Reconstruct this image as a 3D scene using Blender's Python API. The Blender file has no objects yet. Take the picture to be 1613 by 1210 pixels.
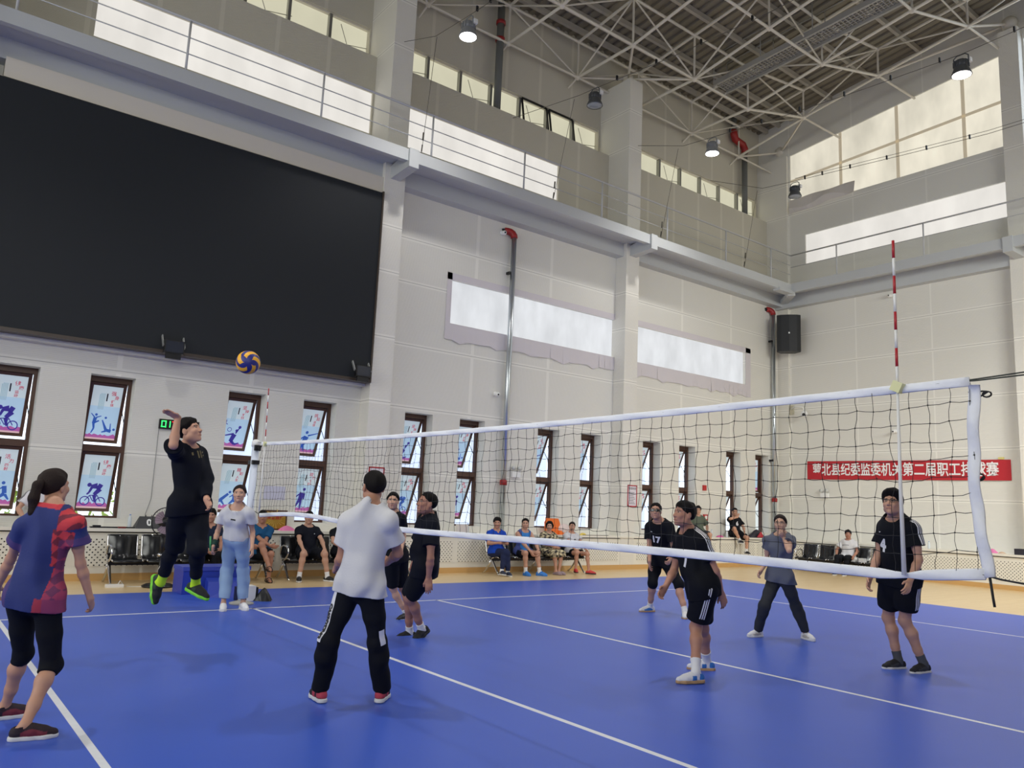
import bpy, bmesh, math, random
import numpy as np
from mathutils import Vector, Matrix
from mathutils.bvhtree import BVHTree
random.seed(7)
scene = bpy.context.scene
COL = scene.collection
# ------------------------------------------------------------------ camera, world, lights, exposure
cam_d = bpy.data.cameras.new('camera'); cam = bpy.data.objects.new('camera', cam_d); COL.objects.link(cam)
cam.location = (-4.160, -11.017, 1.579); cam.rotation_mode = 'XYZ'
cam.rotation_euler = (math.radians(98.71), math.radians(-2.4751), math.radians(-38.016))
cam_d.sensor_fit = 'HORIZONTAL'; cam_d.sensor_width = 36.0; cam_d.lens = 27.695; cam_d.clip_end = 300
scene.camera = cam
w = bpy.data.worlds.new('sky'); scene.world = w; w.use_nodes = True
bg = w.node_tree.nodes['Background']; bg.inputs[0].default_value = (0.78, 0.88, 1.0, 1); bg.inputs[1].default_value = 2.2
scene.view_settings.view_transform = 'Standard'; scene.view_settings.look = 'None'
scene.view_settings.gamma = 1.0; scene.view_settings.use_curve_mapping = False
scene.view_settings.exposure = 0.0
scene.cycles.use_denoising = True
scene.cycles.max_bounces = 8; scene.cycles.diffuse_bounces = 4; scene.cycles.glossy_bounces = 3
scene.cycles.transparent_max_bounces = 12; scene.cycles.sample_clamp_indirect = 4.0

def area_light(name, loc, target, sx, sy, power, color, spread=115):
    d = bpy.data.lights.new(name, 'AREA'); d.shape = 'RECTANGLE'; d.size = sx; d.size_y = sy; d.energy = power; d.color = color; d.spread = math.radians(spread)
    o = bpy.data.objects.new(name, d); COL.objects.link(o); o.location = loc
    o.rotation_euler = (Vector(target) - Vector(loc)).to_track_quat('-Z', 'Y').to_euler()
    return o
# unseen area lights added along the near and back walls to brighten the hall
area_light('added_fill_upper', (14, -13.2, 8.2), (19, -3, 3.0), 10, 2.4, 560, (0.985, 1.0, 0.95), 105)
area_light('added_fill_lower', (-4, -13.2, 6.0), (0, 4, 4.5), 16, 3.0, 330, (0.985, 1.0, 0.96), 120)
area_light('added_fill_end', (-17, -4, 7.6), (12, -3, 2.5), 14, 5.0, 640, (0.985, 1.0, 0.95))

# ------------------------------------------------------------------ helpers
MATS = {}
def srgb(c):
    return tuple(((x / 255.0) / 12.92 if x / 255.0 <= 0.04045 else ((x / 255.0 + 0.055) / 1.055) ** 2.4) for x in c)
def M(name, rgb, rough=0.6, metal=0.0, emit=0.0, noise=0.0, nscale=8.0, bump=0.0, spec=None, attr=None, coat=0.0):
    """principled material; rgb are display values 0-255; optional gentle colour noise and bump"""
    if name in MATS: return MATS[name]
    m = bpy.data.materials.new(name); m.use_nodes = True; MATS[name] = m
    nt = m.node_tree; b = nt.nodes['Principled BSDF']; c = srgb(rgb) + (1,)
    b.inputs['Base Color'].default_value = c; b.inputs['Roughness'].default_value = rough; b.inputs['Metallic'].default_value = metal
    if spec is not None: b.inputs['Specular IOR Level'].default_value = spec
    if coat: b.inputs['Coat Weight'].default_value = coat
    out = None
    if attr:
        a = nt.nodes.new('ShaderNodeAttribute'); a.attribute_name = attr; out = a.outputs['Color']
        nt.links.new(out, b.inputs['Base Color'])
    if noise or bump:
        tc = nt.nodes.new('ShaderNodeTexCoord'); n = nt.nodes.new('ShaderNodeTexNoise'); n.inputs['Scale'].default_value = nscale
        n.inputs['Detail'].default_value = 4; nt.links.new(tc.outputs['Object'], n.inputs['Vector'])
        if noise:
            mx = nt.nodes.new('ShaderNodeMix'); mx.data_type = 'RGBA'; mx.blend_type = 'MULTIPLY'; mx.inputs[0].default_value = 1.0
            r = nt.nodes.new('ShaderNodeMapRange'); r.inputs[3].default_value = 1 - noise; r.inputs[4].default_value = 1 + noise
            nt.links.new(n.outputs['Fac'], r.inputs[0]); nt.links.new(r.outputs[0], mx.inputs[7])
            if out: nt.links.new(out, mx.inputs[6])
            else: mx.inputs[6].default_value = c
            nt.links.new(mx.outputs[2], b.inputs['Base Color'])
        if bump:
            bp = nt.nodes.new('ShaderNodeBump'); bp.inputs['Strength'].default_value = bump; bp.inputs['Distance'].default_value = 0.02
            nt.links.new(n.outputs['Fac'], bp.inputs['Height']); nt.links.new(bp.outputs[0], b.inputs['Normal'])
    if emit:
        b.inputs['Emission Color'].default_value = c; b.inputs['Emission Strength'].default_value = emit
    return m

class MB:
    """collects simple solids into one mesh; build() links it as ONE object"""
    def __init__(s): s.v = []; s.f = []; s.m = []; s.cur = 0; s.sm = []; s.smooth = False
    def mat(s, i): s.cur = i; return s
    def add(s, vs, fs, smooth=None):
        o = len(s.v); s.v += [tuple(x) for x in vs]
        for f in fs: s.f.append(tuple(i + o for i in f)); s.m.append(s.cur); s.sm.append(s.smooth if smooth is None else smooth)
        return s
    def box(s, a, b):
        x0, y0, z0 = (min(a[i], b[i]) for i in range(3)); x1, y1, z1 = (max(a[i], b[i]) for i in range(3))
        return s.add([(x0,y0,z0),(x1,y0,z0),(x1,y1,z0),(x0,y1,z0),(x0,y0,z1),(x1,y0,z1),(x1,y1,z1),(x0,y1,z1)],
                     [(0,3,2,1),(4,5,6,7),(0,1,5,4),(1,2,6,5),(2,3,7,6),(3,0,4,7)], False)
    def obox(s, c, ax, ay, az):
        """oriented box: centre and three half-axis vectors"""
        c, ax, ay, az = (Vector(q) for q in (c, ax, ay, az)); vs = []
        for k in (-1, 1):
            for i, j in ((-1,-1),(1,-1),(1,1),(-1,1)): vs.append(c + ax*i + ay*j + az*k)
        return s.add(vs, [(0,3,2,1),(4,5,6,7),(0,1,5,4),(1,2,6,5),(2,3,7,6),(3,0,4,7)], False)
    def bar(s, a, b, w, h, up=(0,0,1)):
        a, b = Vector(a), Vector(b); d = (b - a); l = d.length; d.normalize(); u = Vector(up)
        x = d.cross(u)
        if x.length < 1e-4: x = d.cross(Vector((1,0,0)))
        x.normalize(); y = x.cross(d)
        return s.obox((a + b) / 2, d*l/2, x*w/2, y*h/2)
    def tube(s, pts, r, n=8, caps=True, closed=False):
        """swept tube along a polyline; r is a number or a list"""
        P = [Vector(q) for q in pts]; k = len(P); R = r if isinstance(r, (list, tuple)) else [r]*k
        vs = []; fs = []; prev = None
        for i in range(k):
            a = P[i-1] if (i > 0 or closed) else P[i]; b = P[(i+1) % k] if (i < k-1 or closed) else P[i]
            d = (b - a).normalized() if (b - a).length > 1e-9 else Vector((0,0,1))
            if prev is None:
                u = d.cross(Vector((0,0,1)))
                if u.length < 1e-3: u = d.cross(Vector((1,0,0)))
            else:
                u = prev - d*prev.dot(d)
                if u.length < 1e-4: u = d.orthogonal()
            u.normalize(); prev = u; w2 = d.cross(u)
            for j in range(n):
                t = 2*math.pi*j/n; vs.append(P[i] + (u*math.cos(t) + w2*math.sin(t))*R[i])
        m = k if closed else k-1
        for i in range(m):
            for j in range(n):
                a0 = i*n + j; a1 = i*n + (j+1) % n; b0 = ((i+1) % k)*n + j; b1 = ((i+1) % k)*n + (j+1) % n
                fs.append((a0, a1, b1, b0))
        if caps and not closed: fs.append(tuple(range(n-1, -1, -1))); fs.append(tuple((k-1)*n + j for j in range(n)))
        return s.add(vs, fs, True)
    def lathe(s, prof, c=(0,0,0), axis=(0,0,1), n=20):
        """revolve (radius, height) profile round an axis"""
        ax = Vector(axis).normalized(); u = ax.orthogonal().normalized(); w2 = ax.cross(u); c = Vector(c); vs = []; fs = []
        for r, h in prof:
            for j in range(n):
                t = 2*math.pi*j/n; vs.append(c + ax*h + (u*math.cos(t) + w2*math.sin(t))*r)
        for i in range(len(prof)-1):
            for j in range(n):
                fs.append((i*n+j, i*n+(j+1) % n, (i+1)*n+(j+1) % n, (i+1)*n+j))
        if prof[0][0] > 1e-6: fs.append(tuple(range(n-1, -1, -1)))
        if prof[-1][0] > 1e-6: fs.append(tuple((len(prof)-1)*n+j for j in range(n)))
        return s.add(vs, fs, True)
    def ball(s, c, r, n=14, m=9, sc=(1,1,1)):
        vs = []; fs = []; c = Vector(c)
        for i in range(m+1):
            ph = math.pi*i/m
            for j in range(n):
                t = 2*math.pi*j/n; vs.append((c.x + r*sc[0]*math.sin(ph)*math.cos(t), c.y + r*sc[1]*math.sin(ph)*math.sin(t), c.z + r*sc[2]*math.cos(ph)))
        for i in range(m):
            for j in range(n): fs.append((i*n+j, (i+1)*n+j, (i+1)*n+(j+1) % n, i*n+(j+1) % n))
        return s.add(vs, fs, True)
    def poly(s, pts, thick=0.0, nrm=None):
        """flat polygon; with thick, a prism along nrm"""
        P = [Vector(q) for q in pts]; n = len(P)
        if not thick: return s.add(P, [tuple(range(n))], False)
        d = Vector(nrm).normalized()*thick; Q = [q + d for q in P]
        return s.add(P + Q, [tuple(range(n-1,-1,-1)), tuple(range(n, 2*n))] + [(i, (i+1) % n, n+(i+1) % n, n+i) for i in range(n)], False)
    def build(s, name, mats, parent=None, kind=None):
        me = bpy.data.meshes.new(name); me.from_pydata(s.v, [], s.f)
        for m in (mats if isinstance(mats, (list, tuple)) else [mats]): me.materials.append(m)
        me.polygons.foreach_set('material_index', s.m); me.polygons.foreach_set('use_smooth', s.sm)
        me.update()
        o = bpy.data.objects.new(name, me); COL.objects.link(o)
        if parent is not None:
            o.parent = parent
            if parent.parent is None: o.matrix_parent_inverse = Matrix.LocRotScale(parent.location, parent.rotation_euler, None).inverted()
        if kind: o['kind'] = kind
        return o
def empty(name, loc=(0,0,0), rz=0.0):
    o = bpy.data.objects.new(name, None); COL.objects.link(o); o.location = loc; o.rotation_euler = (0, 0, rz); o.empty_display_size = 0.1
    return o
def tag(o, label=None, cat=None, group=None, kind=None):
    if label: o['label'] = label
    if cat: o['category'] = cat
    if group: o['group'] = group
    if kind: o['kind'] = kind
    return o
def copy_tree(root, loc=None, rz=None):
    """a copy of a thing with copies of its parts and sub-parts (built at the world origin, parented without inverse)"""
    r = root.copy(); COL.objects.link(r)
    if loc is not None: r.location = loc
    if rz is not None: r.rotation_euler = (0, 0, rz)
    def rec(src, dst):
        for ch in list(src.children):
            c = ch.copy(); COL.objects.link(c); c.parent = dst; c.matrix_parent_inverse = ch.matrix_parent_inverse.copy(); rec(ch, c)
    rec(root, r)
    return r
def text_mesh(body, size, align='CENTER', bold=0.0):
    """outline geometry of a piece of writing: (verts 2d, faces) in its own plane"""
    c = bpy.data.curves.new('lettering', 'FONT'); c.body = body; c.size = size; c.align_x = align; c.align_y = 'CENTER'; c.offset = bold
    c.resolution_u = 3
    o = bpy.data.objects.new('lettering', c); COL.objects.link(o)
    dg = bpy.context.evaluated_depsgraph_get(); dg.update(); me = o.evaluated_get(dg).to_mesh()
    vs = [tuple(v.co[:2]) for v in me.vertices]; fs = [tuple(p.vertices) for p in me.polygons]
    o.evaluated_get(dg).to_mesh_clear(); bpy.data.objects.remove(o); bpy.data.curves.remove(c)
    return vs, fs
def put_text(mb, body, size, origin, u, v, align='CENTER', bold=0.0):
    vs, fs = text_mesh(body, size, align, bold); O, u, v = Vector(origin), Vector(u), Vector(v)
    mb.add([O + u*a + v*b for a, b in vs], fs, False)
def slab_with_holes(mb, axis, c0, c1, u0, u1, v0, v1, holes):
    """wall slab between planes c0 and c1 of `axis` (0=x, 1=y) with rectangular openings (ua, ub, va, vb)"""
    us = sorted({u0, u1, *[h[0] for h in holes], *[h[1] for h in holes]}); vs = sorted({v0, v1, *[h[2] for h in holes], *[h[3] for h in holes]})
    us = [u for u in us if u0 <= u <= u1]; vs = [v for v in vs if v0 <= v <= v1]
    P = (lambda c, u, v: (c, u, v)) if axis == 0 else (lambda c, u, v: (u, c, v))
    hole = lambda u, v: any(h[0] < u < h[1] and h[2] < v < h[3] for h in holes)
    for i in range(len(us)-1):
        for j in range(len(vs)-1):
            if hole((us[i]+us[i+1])/2, (vs[j]+vs[j+1])/2): continue
            a, b, c, d = us[i], us[i+1], vs[j], vs[j+1]
            for cc in (c0, c1): mb.add([P(cc,a,c), P(cc,b,c), P(cc,b,d), P(cc,a,d)], [(0,1,2,3)], False)
    for h in list(holes) + [(u0, u1, v0, v1)]:
        a, b, c, d = max(h[0], u0), min(h[1], u1), max(h[2], v0), min(h[3], v1)
        for (p, q) in (((a,c),(b,c)), ((b,c),(b,d)), ((b,d),(a,d)), ((a,d),(a,c))):
            mb.add([P(c0,*p), P(c0,*q), P(c1,*q), P(c1,*p)], [(0,1,2,3)], False)
# ------------------------------------------------------------------ the hall
YW, YL, YG, YU, YR = 4.09, 4.50, 4.82, 4.90, 5.30       # column faces, lower wall, window frames, upper wall, recessed top wall
XC, XW = 19.10, 19.40                                    # end wall: column faces, wall
BAY = 7.73; COLX = [3.65 - BAY - 0.22, 3.65, 3.65 + BAY]; CW = 0.52
def joint_wall(name, rgb, vaxis, vper, voff, vlist, zlist, zband=0.05, rib=True):
    """perforated acoustic board: joints every few metres, fine horizontal ribs"""
    m = M(name, rgb, rough=0.75); nt = m.node_tree; b = nt.nodes['Principled BSDF']
    g = nt.nodes.new('ShaderNodeNewGeometry'); sp = nt.nodes.new('ShaderNodeSeparateXYZ'); nt.links.new(g.outputs['Position'], sp.inputs[0])
    def math_(op, a, b2=None):
        n = nt.nodes.new('ShaderNodeMath'); n.operation = op
        for i, q in enumerate((a, b2)):
            if q is None: continue
            if isinstance(q, (int, float)): n.inputs[i].default_value = q
            else: nt.links.new(q, n.inputs[i])
        return n.outputs[0]
    def near(src, val, w): return math_('LESS_THAN', math_('ABSOLUTE', math_('SUBTRACT', src, val)), w)
    U = math_('FLOORED_MODULO', math_('SUBTRACT', sp.outputs[vaxis], voff), vper); Z = sp.outputs[2]
    band = None; dark = None
    for v in vlist:
        q = near(U, v, 0.045); band = q if band is None else math_('MAXIMUM', band, q)
    for z in zlist:
        q = near(Z, z, zband); band = q if band is None else math_('MAXIMUM', band, q)
        d = near(Z, z, 0.006); dark = d if dark is None else math_('MAXIMUM', dark, d)
    mx = nt.nodes.new('ShaderNodeMix'); mx.data_type = 'RGBA'; nt.links.new(band, mx.inputs[0])
    c = srgb(rgb); hi = srgb(tuple(min(255, q + 11) for q in rgb)); lo = srgb(tuple(q*0.78 for q in rgb))
    mx.inputs[6].default_value = c + (1,); mx.inputs[7].default_value = hi + (1,); last = mx.outputs[2]
    if dark is not None:
        m2 = nt.nodes.new('ShaderNodeMix'); m2.data_type = 'RGBA'; nt.links.new(dark, m2.inputs[0]); nt.links.new(last, m2.inputs[6]); m2.inputs[7].default_value = lo + (1,); last = m2.outputs[2]
    nt.links.new(last, b.inputs['Base Color'])
    if rib:
        wv = math_('SINE', math_('MULTIPLY', Z, 2*math.pi/0.032)); keep = math_('SUBTRACT', 1.0, band)
        bp = nt.nodes.new('ShaderNodeBump'); bp.inputs['Strength'].default_value = 0.22; bp.inputs['Distance'].default_value = 0.006
        nt.links.new(math_('MULTIPLY', wv, keep), bp.inputs['Height']); nt.links.new(bp.outputs[0], b.inputs['Normal'])
    return m
WALLC = (226, 224, 216)
m_wall_l = joint_wall('acoustic_board_long_wall', WALLC, 0, BAY, 4.17, (2.38, 4.80), (2.20, 3.66, 5.09, 6.56, 7.60))
m_wall_u = joint_wall('board_upper_wall', (204, 199, 184), 0, BAY, 4.17, (1.2, 2.4, 3.6, 4.8, 6.0), ())
m_wall_e = joint_wall('acoustic_board_end_wall', WALLC, 1, 2.33, -0.62, (0.0,), (2.22, 3.66, 5.14, 6.60, 7.65, 12.0))
m_col = joint_wall('column_board', (228, 225, 216), 0, 100, 50, (), (2.2, 3.66, 5.09, 6.56, 7.6, 11.95, 13.1))
m_plain = M('painted_concrete', (222, 221, 216), 0.7)
m_plain_warm = M('painted_plaster_upper', (216, 209, 196), 0.8)
m_beam = M('painted_beam', (194, 197, 198), 0.6)
m_deck = M('roof_deck', (132, 125, 110), 0.6, noise=0.12, nscale=3)
m_steel_white = M('white_painted_steel', (222, 216, 202), 0.45)
m_steel_grey = M('grey_painted_steel', (168, 166, 160), 0.5)
m_rail = M('railing_paint', (196, 197, 198), 0.4)
m_frame = M('brown_window_frame', (84, 56, 42), 0.4)
m_alu = M('aluminium_frame', (150, 150, 146), 0.35, 0.6)
m_dark = M('black_plastic', (20, 20, 22), 0.4)
m_galv = M('galvanised_pipe', (196, 202, 206), 0.28, 0.9)
m_red = M('red_pipe_coupling', (158, 34, 34), 0.4)
m_greypipe = M('grey_painted_pipe', (104, 106, 104), 0.5)
m_white = M('white_plastic', (236, 236, 234), 0.4)
m_chrome = M('chrome', (222, 222, 224), 0.12, 1.0)

# floor: varnished maple boards
m_floor = M('maple_boards', (228, 202, 156), 0.28); nt = m_floor.node_tree; b = nt.nodes['Principled BSDF']
g = nt.nodes.new('ShaderNodeNewGeometry'); br = nt.nodes.new('ShaderNodeTexBrick'); mp = nt.nodes.new('ShaderNodeMapping')
mp.inputs['Scale'].default_value = (1, 1, 1); nt.links.new(g.outputs['Position'], mp.inputs[0]); nt.links.new(mp.outputs[0], br.inputs[0])
br.inputs['Color1'].default_value = srgb((228, 202, 156)) + (1,); br.inputs['Color2'].default_value = srgb((220, 192, 144)) + (1,); br.inputs['Mortar'].default_value = srgb((200, 168, 122)) + (1,)
br.inputs['Scale'].default_value = 1.0; br.inputs['Mortar Size'].default_value = 0.0015; br.inputs['Brick Width'].default_value = 1.6; br.inputs['Row Height'].default_value = 0.075
nt.links.new(br.outputs[0], b.inputs['Base Color'])
f = MB(); f.box((-19.6, -13.7, -0.2), (19.6, 5.3, 0.0)); f.build('floor', m_floor, kind='structure')
# blue roll-out sports flooring with the painted court
m_mat = M('blue_sports_vinyl', (62, 94, 196), 0.36, noise=0.05, nscale=1.3, bump=0.02, spec=0.28)
MATZ = 0.006
f = MB(); f.box((-12.1, -11.2, 0.0), (12.14, 2.2, MATZ)); court = f.build('court_floor', m_mat, kind='structure')
m_line = M('white_court_paint', (226, 228, 234), 0.4, noise=0.06, nscale=20)
def court_line(x0, y0, x1, y1):
    l = MB(); l.box((x0, y0, MATZ - 0.003), (x1, y1, MATZ + 0.0015)); l.build('line_marking', m_line, court)
for x in (-9, -3, 0, 3, 9): court_line(x - 0.025, -9.025, x + 0.025, 0.025)
for y in (0, -9): court_line(-9.025, y - 0.025, 9.025, y + 0.025)

# windows of the long wall
RIGHTS = [-2.40, -0.88, 1.56, 3.11, 5.53, 7.03, 9.45, 10.96, 13.37, 14.95, 17.20, 18.73]; WW = 0.74; WZ0, WZ1 = 1.03, 3.56
FILM_L = [(5.85, 11.50), (11.95, 17.47)]
holes = [(r - WW, r, WZ0, WZ1) for r in RIGHTS] + [(a, b2, 5.79, 6.88) for a, b2 in FILM_L]
f = MB(); slab_with_holes(f, 1, YL, 4.88, -19.5, 19.7, 0, 9.2, holes); f.build('wall_left', m_wall_l, kind='structure')
FILM_U = [(-9.9, -4.30), (-2.23, 3.60), (4.30, 9.44)]
f = MB(); slab_with_holes(f, 1, YU, YR + 0.25, -19.5, 19.9, 9.2, 11.95, [(a, b2, 10.0, 11.03) for a, b2 in FILM_U]); f.build('wall_left_upper', m_wall_u, kind='structure')
CLERE = [(-11.2, -4.3), (-3.40, 3.60), (4.30, 11.30), (12.05, 19.2)]
f = MB(); slab_with_holes(f, 1, YR, YR + 0.25, -19.5, 19.9, 11.95, 16.6, [(a, b2, 11.951, 12.87) for a, b2 in CLERE]); f.build('wall_left_top', m_wall_u, kind='structure')
# end wall with its strip of film, and the tall sloping film under the gable
f = MB(); slab_with_holes(f, 0, XW, XW + 0.3, -13.7, 5.5, 0, 12.2, [(-2.75, 3.46, 10.10, 11.16), (-10.4, -3.5, 10.10, 11.16)])
top = lambda y: 14.2 + 0.1137*(3.99 - y)
GA, GB = -2.74, 4.02
f.add([(XW, GB, 12.2), (XW, 5.5, 12.2), (XW, 5.5, 16.5), (XW, GB, 16.5)], [(0,1,2,3)], False)
f.add([(XW, GA, top(GA)), (XW, GB, top(GB)), (XW, GB, 17.5), (XW, GA, 17.5)], [(0,1,2,3)], False)
f.add([(XW, -3.4, 12.2), (XW, GA, 12.2), (XW, GA, 17.5), (XW, -3.4, 17.5)], [(0,1,2,3)], False)
f.add([(XW, -13.7, 12.2), (XW, -10.2, 12.2), (XW, -10.2, 17.5), (XW, -13.7, 17.5)], [(0,1,2,3)], False)
f.add([(XW, -10.2, 15.2), (XW, -3.4, 15.2), (XW, -3.4, 17.5), (XW, -10.2, 17.5)], [(0,1,2,3)], False)
for (p, q) in (((GA, 12.2), (GB, 12.2)), ((GB, 12.2), (GB, top(GB))), ((GB, top(GB)), (GA, top(GA))), ((GA, top(GA)), (GA, 12.2))):
    f.add([(XW, *p), (XW, *q), (XW + 0.3, *q), (XW + 0.3, *p)], [(0,1,2,3)], False)
f.build('wall_right', m_wall_e, kind='structure')
f = MB(); f.box((-19.6, -13.9, 0), (19.6, -13.6, 16.5)); f.build('wall_near', m_plain, kind='structure')
f = MB(); f.box((-19.7, -13.9, 0), (-19.4, 5.5, 17.5)); f.build('wall_back', m_plain, kind='structure')
# film over the openings: pale translucent sheeting lit by the day outside
def film_mat(name, rgb, e, noise=0.1, sc=1.2):
    m = M(name, rgb, 0.5, emit=e); nt = m.node_tree; b = nt.nodes['Principled BSDF']; b.inputs['Base Color'].default_value = srgb(tuple(q*0.45 for q in rgb)) + (1,)
    g = nt.nodes.new('ShaderNodeNewGeometry'); n = nt.nodes.new('ShaderNodeTexNoise'); n.inputs['Scale'].default_value = sc; n.inputs['Detail'].default_value = 5
    mp = nt.nodes.new('ShaderNodeMapping'); mp.inputs['Scale'].default_value = (1.0, 1.0, 0.45); nt.links.new(g.outputs['Position'], mp.inputs[0]); nt.links.new(mp.outputs[0], n.inputs[0])
    r = nt.nodes.new('ShaderNodeMapRange'); r.inputs[1].default_value = 0.3; r.inputs[2].default_value = 0.7; r.inputs[3].default_value = e*(1-noise); r.inputs[4].default_value = e*(1+noise)
    nt.links.new(n.outputs[0], r.inputs[0]); nt.links.new(r.outputs[0], b.inputs['Emission Strength']); return m
m_film = film_mat('window_film', (247, 243, 236), 0.82)
m_film_gable = film_mat('gable_window_film', (247, 240, 220), 0.76, 0.2)
m_film_clere = film_mat('clerestory_glass', (232, 228, 200), 0.72, 0.05)
def window(n, loc): return tag(empty('window_%d' % n, loc), kind='structure')
wn = 13
for a, b2 in FILM_U:
    r = window(wn, ((a+b2)/2, YU, 10.0)); wn += 1
    f = MB(); f.box((a, YU + 0.06, 10.0), (b2, YU + 0.08, 11.03)); f.build('film_pane', m_film, r)
r = window(wn, (XW, 0.35, 10.1)); wn += 1
f = MB(); f.box((XW + 0.06, -2.75, 10.1), (XW + 0.08, 3.46, 11.16)); f.build('film_pane', m_film, r)
r = window(wn, (XW, -7, 10.1)); wn += 1
f = MB(); f.box((XW + 0.06, -10.4, 10.1), (XW + 0.08, -3.5, 11.16)); f.build('film_pane', m_film, r)
r = window(wn, (XW, 0.6, 12.2)); wn += 1
f = MB(); f.poly([(XW + 0.05, GA, 12.2), (XW + 0.05, GB, 12.2), (XW + 0.05, GB, top(GB)), (XW + 0.05, GA, top(GA))], 0.02, (1,0,0)); f.build('film_pane', m_film_gable, r)
m_mull = M('mullion_behind_film', (196, 184, 160), 0.6, emit=0.42)  # bars given a glow of their own to look backlit
f = MB()
for z in (13.35,): f.bar((XW + 0.045, GA, z + 0.22), (XW + 0.045, GB, z - 0.1), 0.02, 0.09, (0,0,1))
for y in (-1.72, 0.25, 2.15): f.bar((XW + 0.045, y, 12.2), (XW + 0.045, y, top(y)), 0.02, 0.10, (0,1,0))
f.build('mullion', m_mull, r)
# film curled away along the foot of the gable window
m_sheet = M('loose_film', (222, 216, 212), 0.4)
f = MB(); pts = []
for i in range(15):
    y = 4.0 - i*0.17; s = 0.5 + 0.5*math.sin(i*0.9)
    pts.append([(XW - 0.03 - 0.05*s, y, 12.55 - 0.05*s), (XW - 0.10 - 0.08*s, y, 12.22 - 0.10*math.sin(i*0.55)), (XW - 0.05, y, 11.98 + 0.012*i + 0.05*s)])
for i in range(14):
    for k in range(2): f.add([pts[i][k], pts[i+1][k], pts[i+1][k+1], pts[i][k+1]], [(0,1,2,3)], True)
f.build('loose_film', m_sheet, r)
# clerestory rows
for a, b2 in CLERE:
    r = window(wn, ((a+b2)/2, YR, 11.95)); wn += 1; n = 7; p = (b2 - a)/n
    f = MB(); f.box((a, YR + 0.16, 11.95), (b2, YR + 0.18, 12.87)); f.build('glass_pane', m_film_clere, r)
    fr = MB(); fr.box((a, YR + 0.06, 12.83), (b2, YR + 0.14, 12.87)); fr.build('frame', m_steel_white, r)
    for i in range(1, n):
        x = a + p*i; fr = MB(); fr.box((x - 0.035, YR + 0.03, 11.95), (x + 0.035, YR + 0.15, 12.84)); fr.build('mullion', m_alu, r)
    for i in range(n):
        if i % 2 == 0:
            x = a + p*i; q = MB(); q.tube([(x + 0.3*p, YR + 0.14, 12.75), (x + 0.62*p, YR + 0.14, 11.97)], 0.009, 5); q.tube([(x - 0.05, YR + 0.14, 12.18), (x + 1.1*p, YR + 0.14, 12.42)], 0.009, 5); q.build('brace_rod', m_steel_grey, r)
    if a > 4 and a < 5:
        for i in (4, 5):
            x0, x1 = a + p*i + 0.05, a + p*(i+1) - 0.05; q = MB(); zt = 12.83; th = math.radians(10)
            P = lambda u, v: (x0 + u*(x1-x0), YR + 0.02 - v*0.86*math.sin(th), zt - v*0.86*math.cos(th))
            for (s0, s1) in (((0,0),(1,0)), ((1,0),(1,1)), ((1,1),(0,1)), ((0,1),(0,0))): q.bar(P(*s0), P(*s1), 0.05, 0.035, (0,1,0))
            q.build('sash', m_dark, r)
# lower windows: two top-hung sashes each, pushed out, posters on the glass
m_skyglow = M('daylit_screen_film', (205, 216, 236), 0.5, emit=0.80)
P_BLUE = M('poster_print_blue', (176, 204, 228), 0.4, emit=0.42); P_TOP = M('poster_print_pale', (200, 214, 222), 0.4, emit=0.42)  # prints glow by themselves, standing in for daylight through the glass
P_SIL = M('poster_print_violet', (62, 52, 150), 0.4, emit=0.3); P_SIL2 = M('poster_print_cobalt', (56, 98, 184), 0.4, emit=0.3)
P_PINK = M('poster_print_magenta', (176, 92, 160), 0.4, emit=0.35); P_PALE = M('poster_print_rose', (222, 184, 190), 0.4, emit=0.4)
P_RED = M('poster_print_red', (196, 84, 104), 0.4, emit=0.32); P_BLK = M('poster_print_black', (50, 52, 60), 0.4, emit=0.2); P_GREY = M('poster_print_grey', (150, 176, 186), 0.4, emit=0.5)
PM = [P_TOP, P_BLUE, P_SIL, P_SIL2, P_PINK, P_PALE, P_RED, P_BLK, P_GREY]
def limb(pts, ws):   # thick 2d stroke
    out = []
    for (a, b2), (w0, w1) in zip(zip(pts[:-1], pts[1:]), zip(ws[:-1], ws[1:])):
        d = Vector((b2[0]-a[0], b2[1]-a[1])); d = d.normalized() if d.length else Vector((1,0)); n2 = Vector((-d.y, d.x))
        out.append([(a[0]+n2.x*w0, a[1]+n2.y*w0), (b2[0]+n2.x*w1, b2[1]+n2.y*w1), (b2[0]-n2.x*w1, b2[1]-n2.y*w1), (a[0]-n2.x*w0, a[1]-n2.y*w0)])
    return out
def disc(c, r, n=12): return [[(c[0]+r*math.cos(2*math.pi*i/n), c[1]+r*math.sin(2*math.pi*i/n)) for i in range(n)]]
def ring(c, r, w, n=18):
    return [[(c[0]+q*math.cos(2*math.pi*(i+k)/n), c[1]+q*math.sin(2*math.pi*(i+k)/n)) for k, q in ((0,r-w),(1,r-w),(1,r+w),(0,r+w))] for i in range(n)]
def sil_cyclist():
    return ring((0.14,0.13),0.085,0.010) + ring((0.44,0.12),0.085,0.010) + limb([(0.14,0.13),(0.22,0.24),(0.36,0.25),(0.30,0.12),(0.22,0.24)],[.008]*5) + limb([(0.36,0.25),(0.44,0.12)],[.008]*2) + \
        limb([(0.42,0.40),(0.34,0.44),(0.22,0.42)],[.06,.06,.035]) + limb([(0.40,0.38),(0.30,0.26),(0.34,0.10)],[.05,.035,.018]) + limb([(0.24,0.41),(0.20,0.30),(0.16,0.26)],[.028,.02,.014]) + disc((0.185,0.455),0.042)
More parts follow.
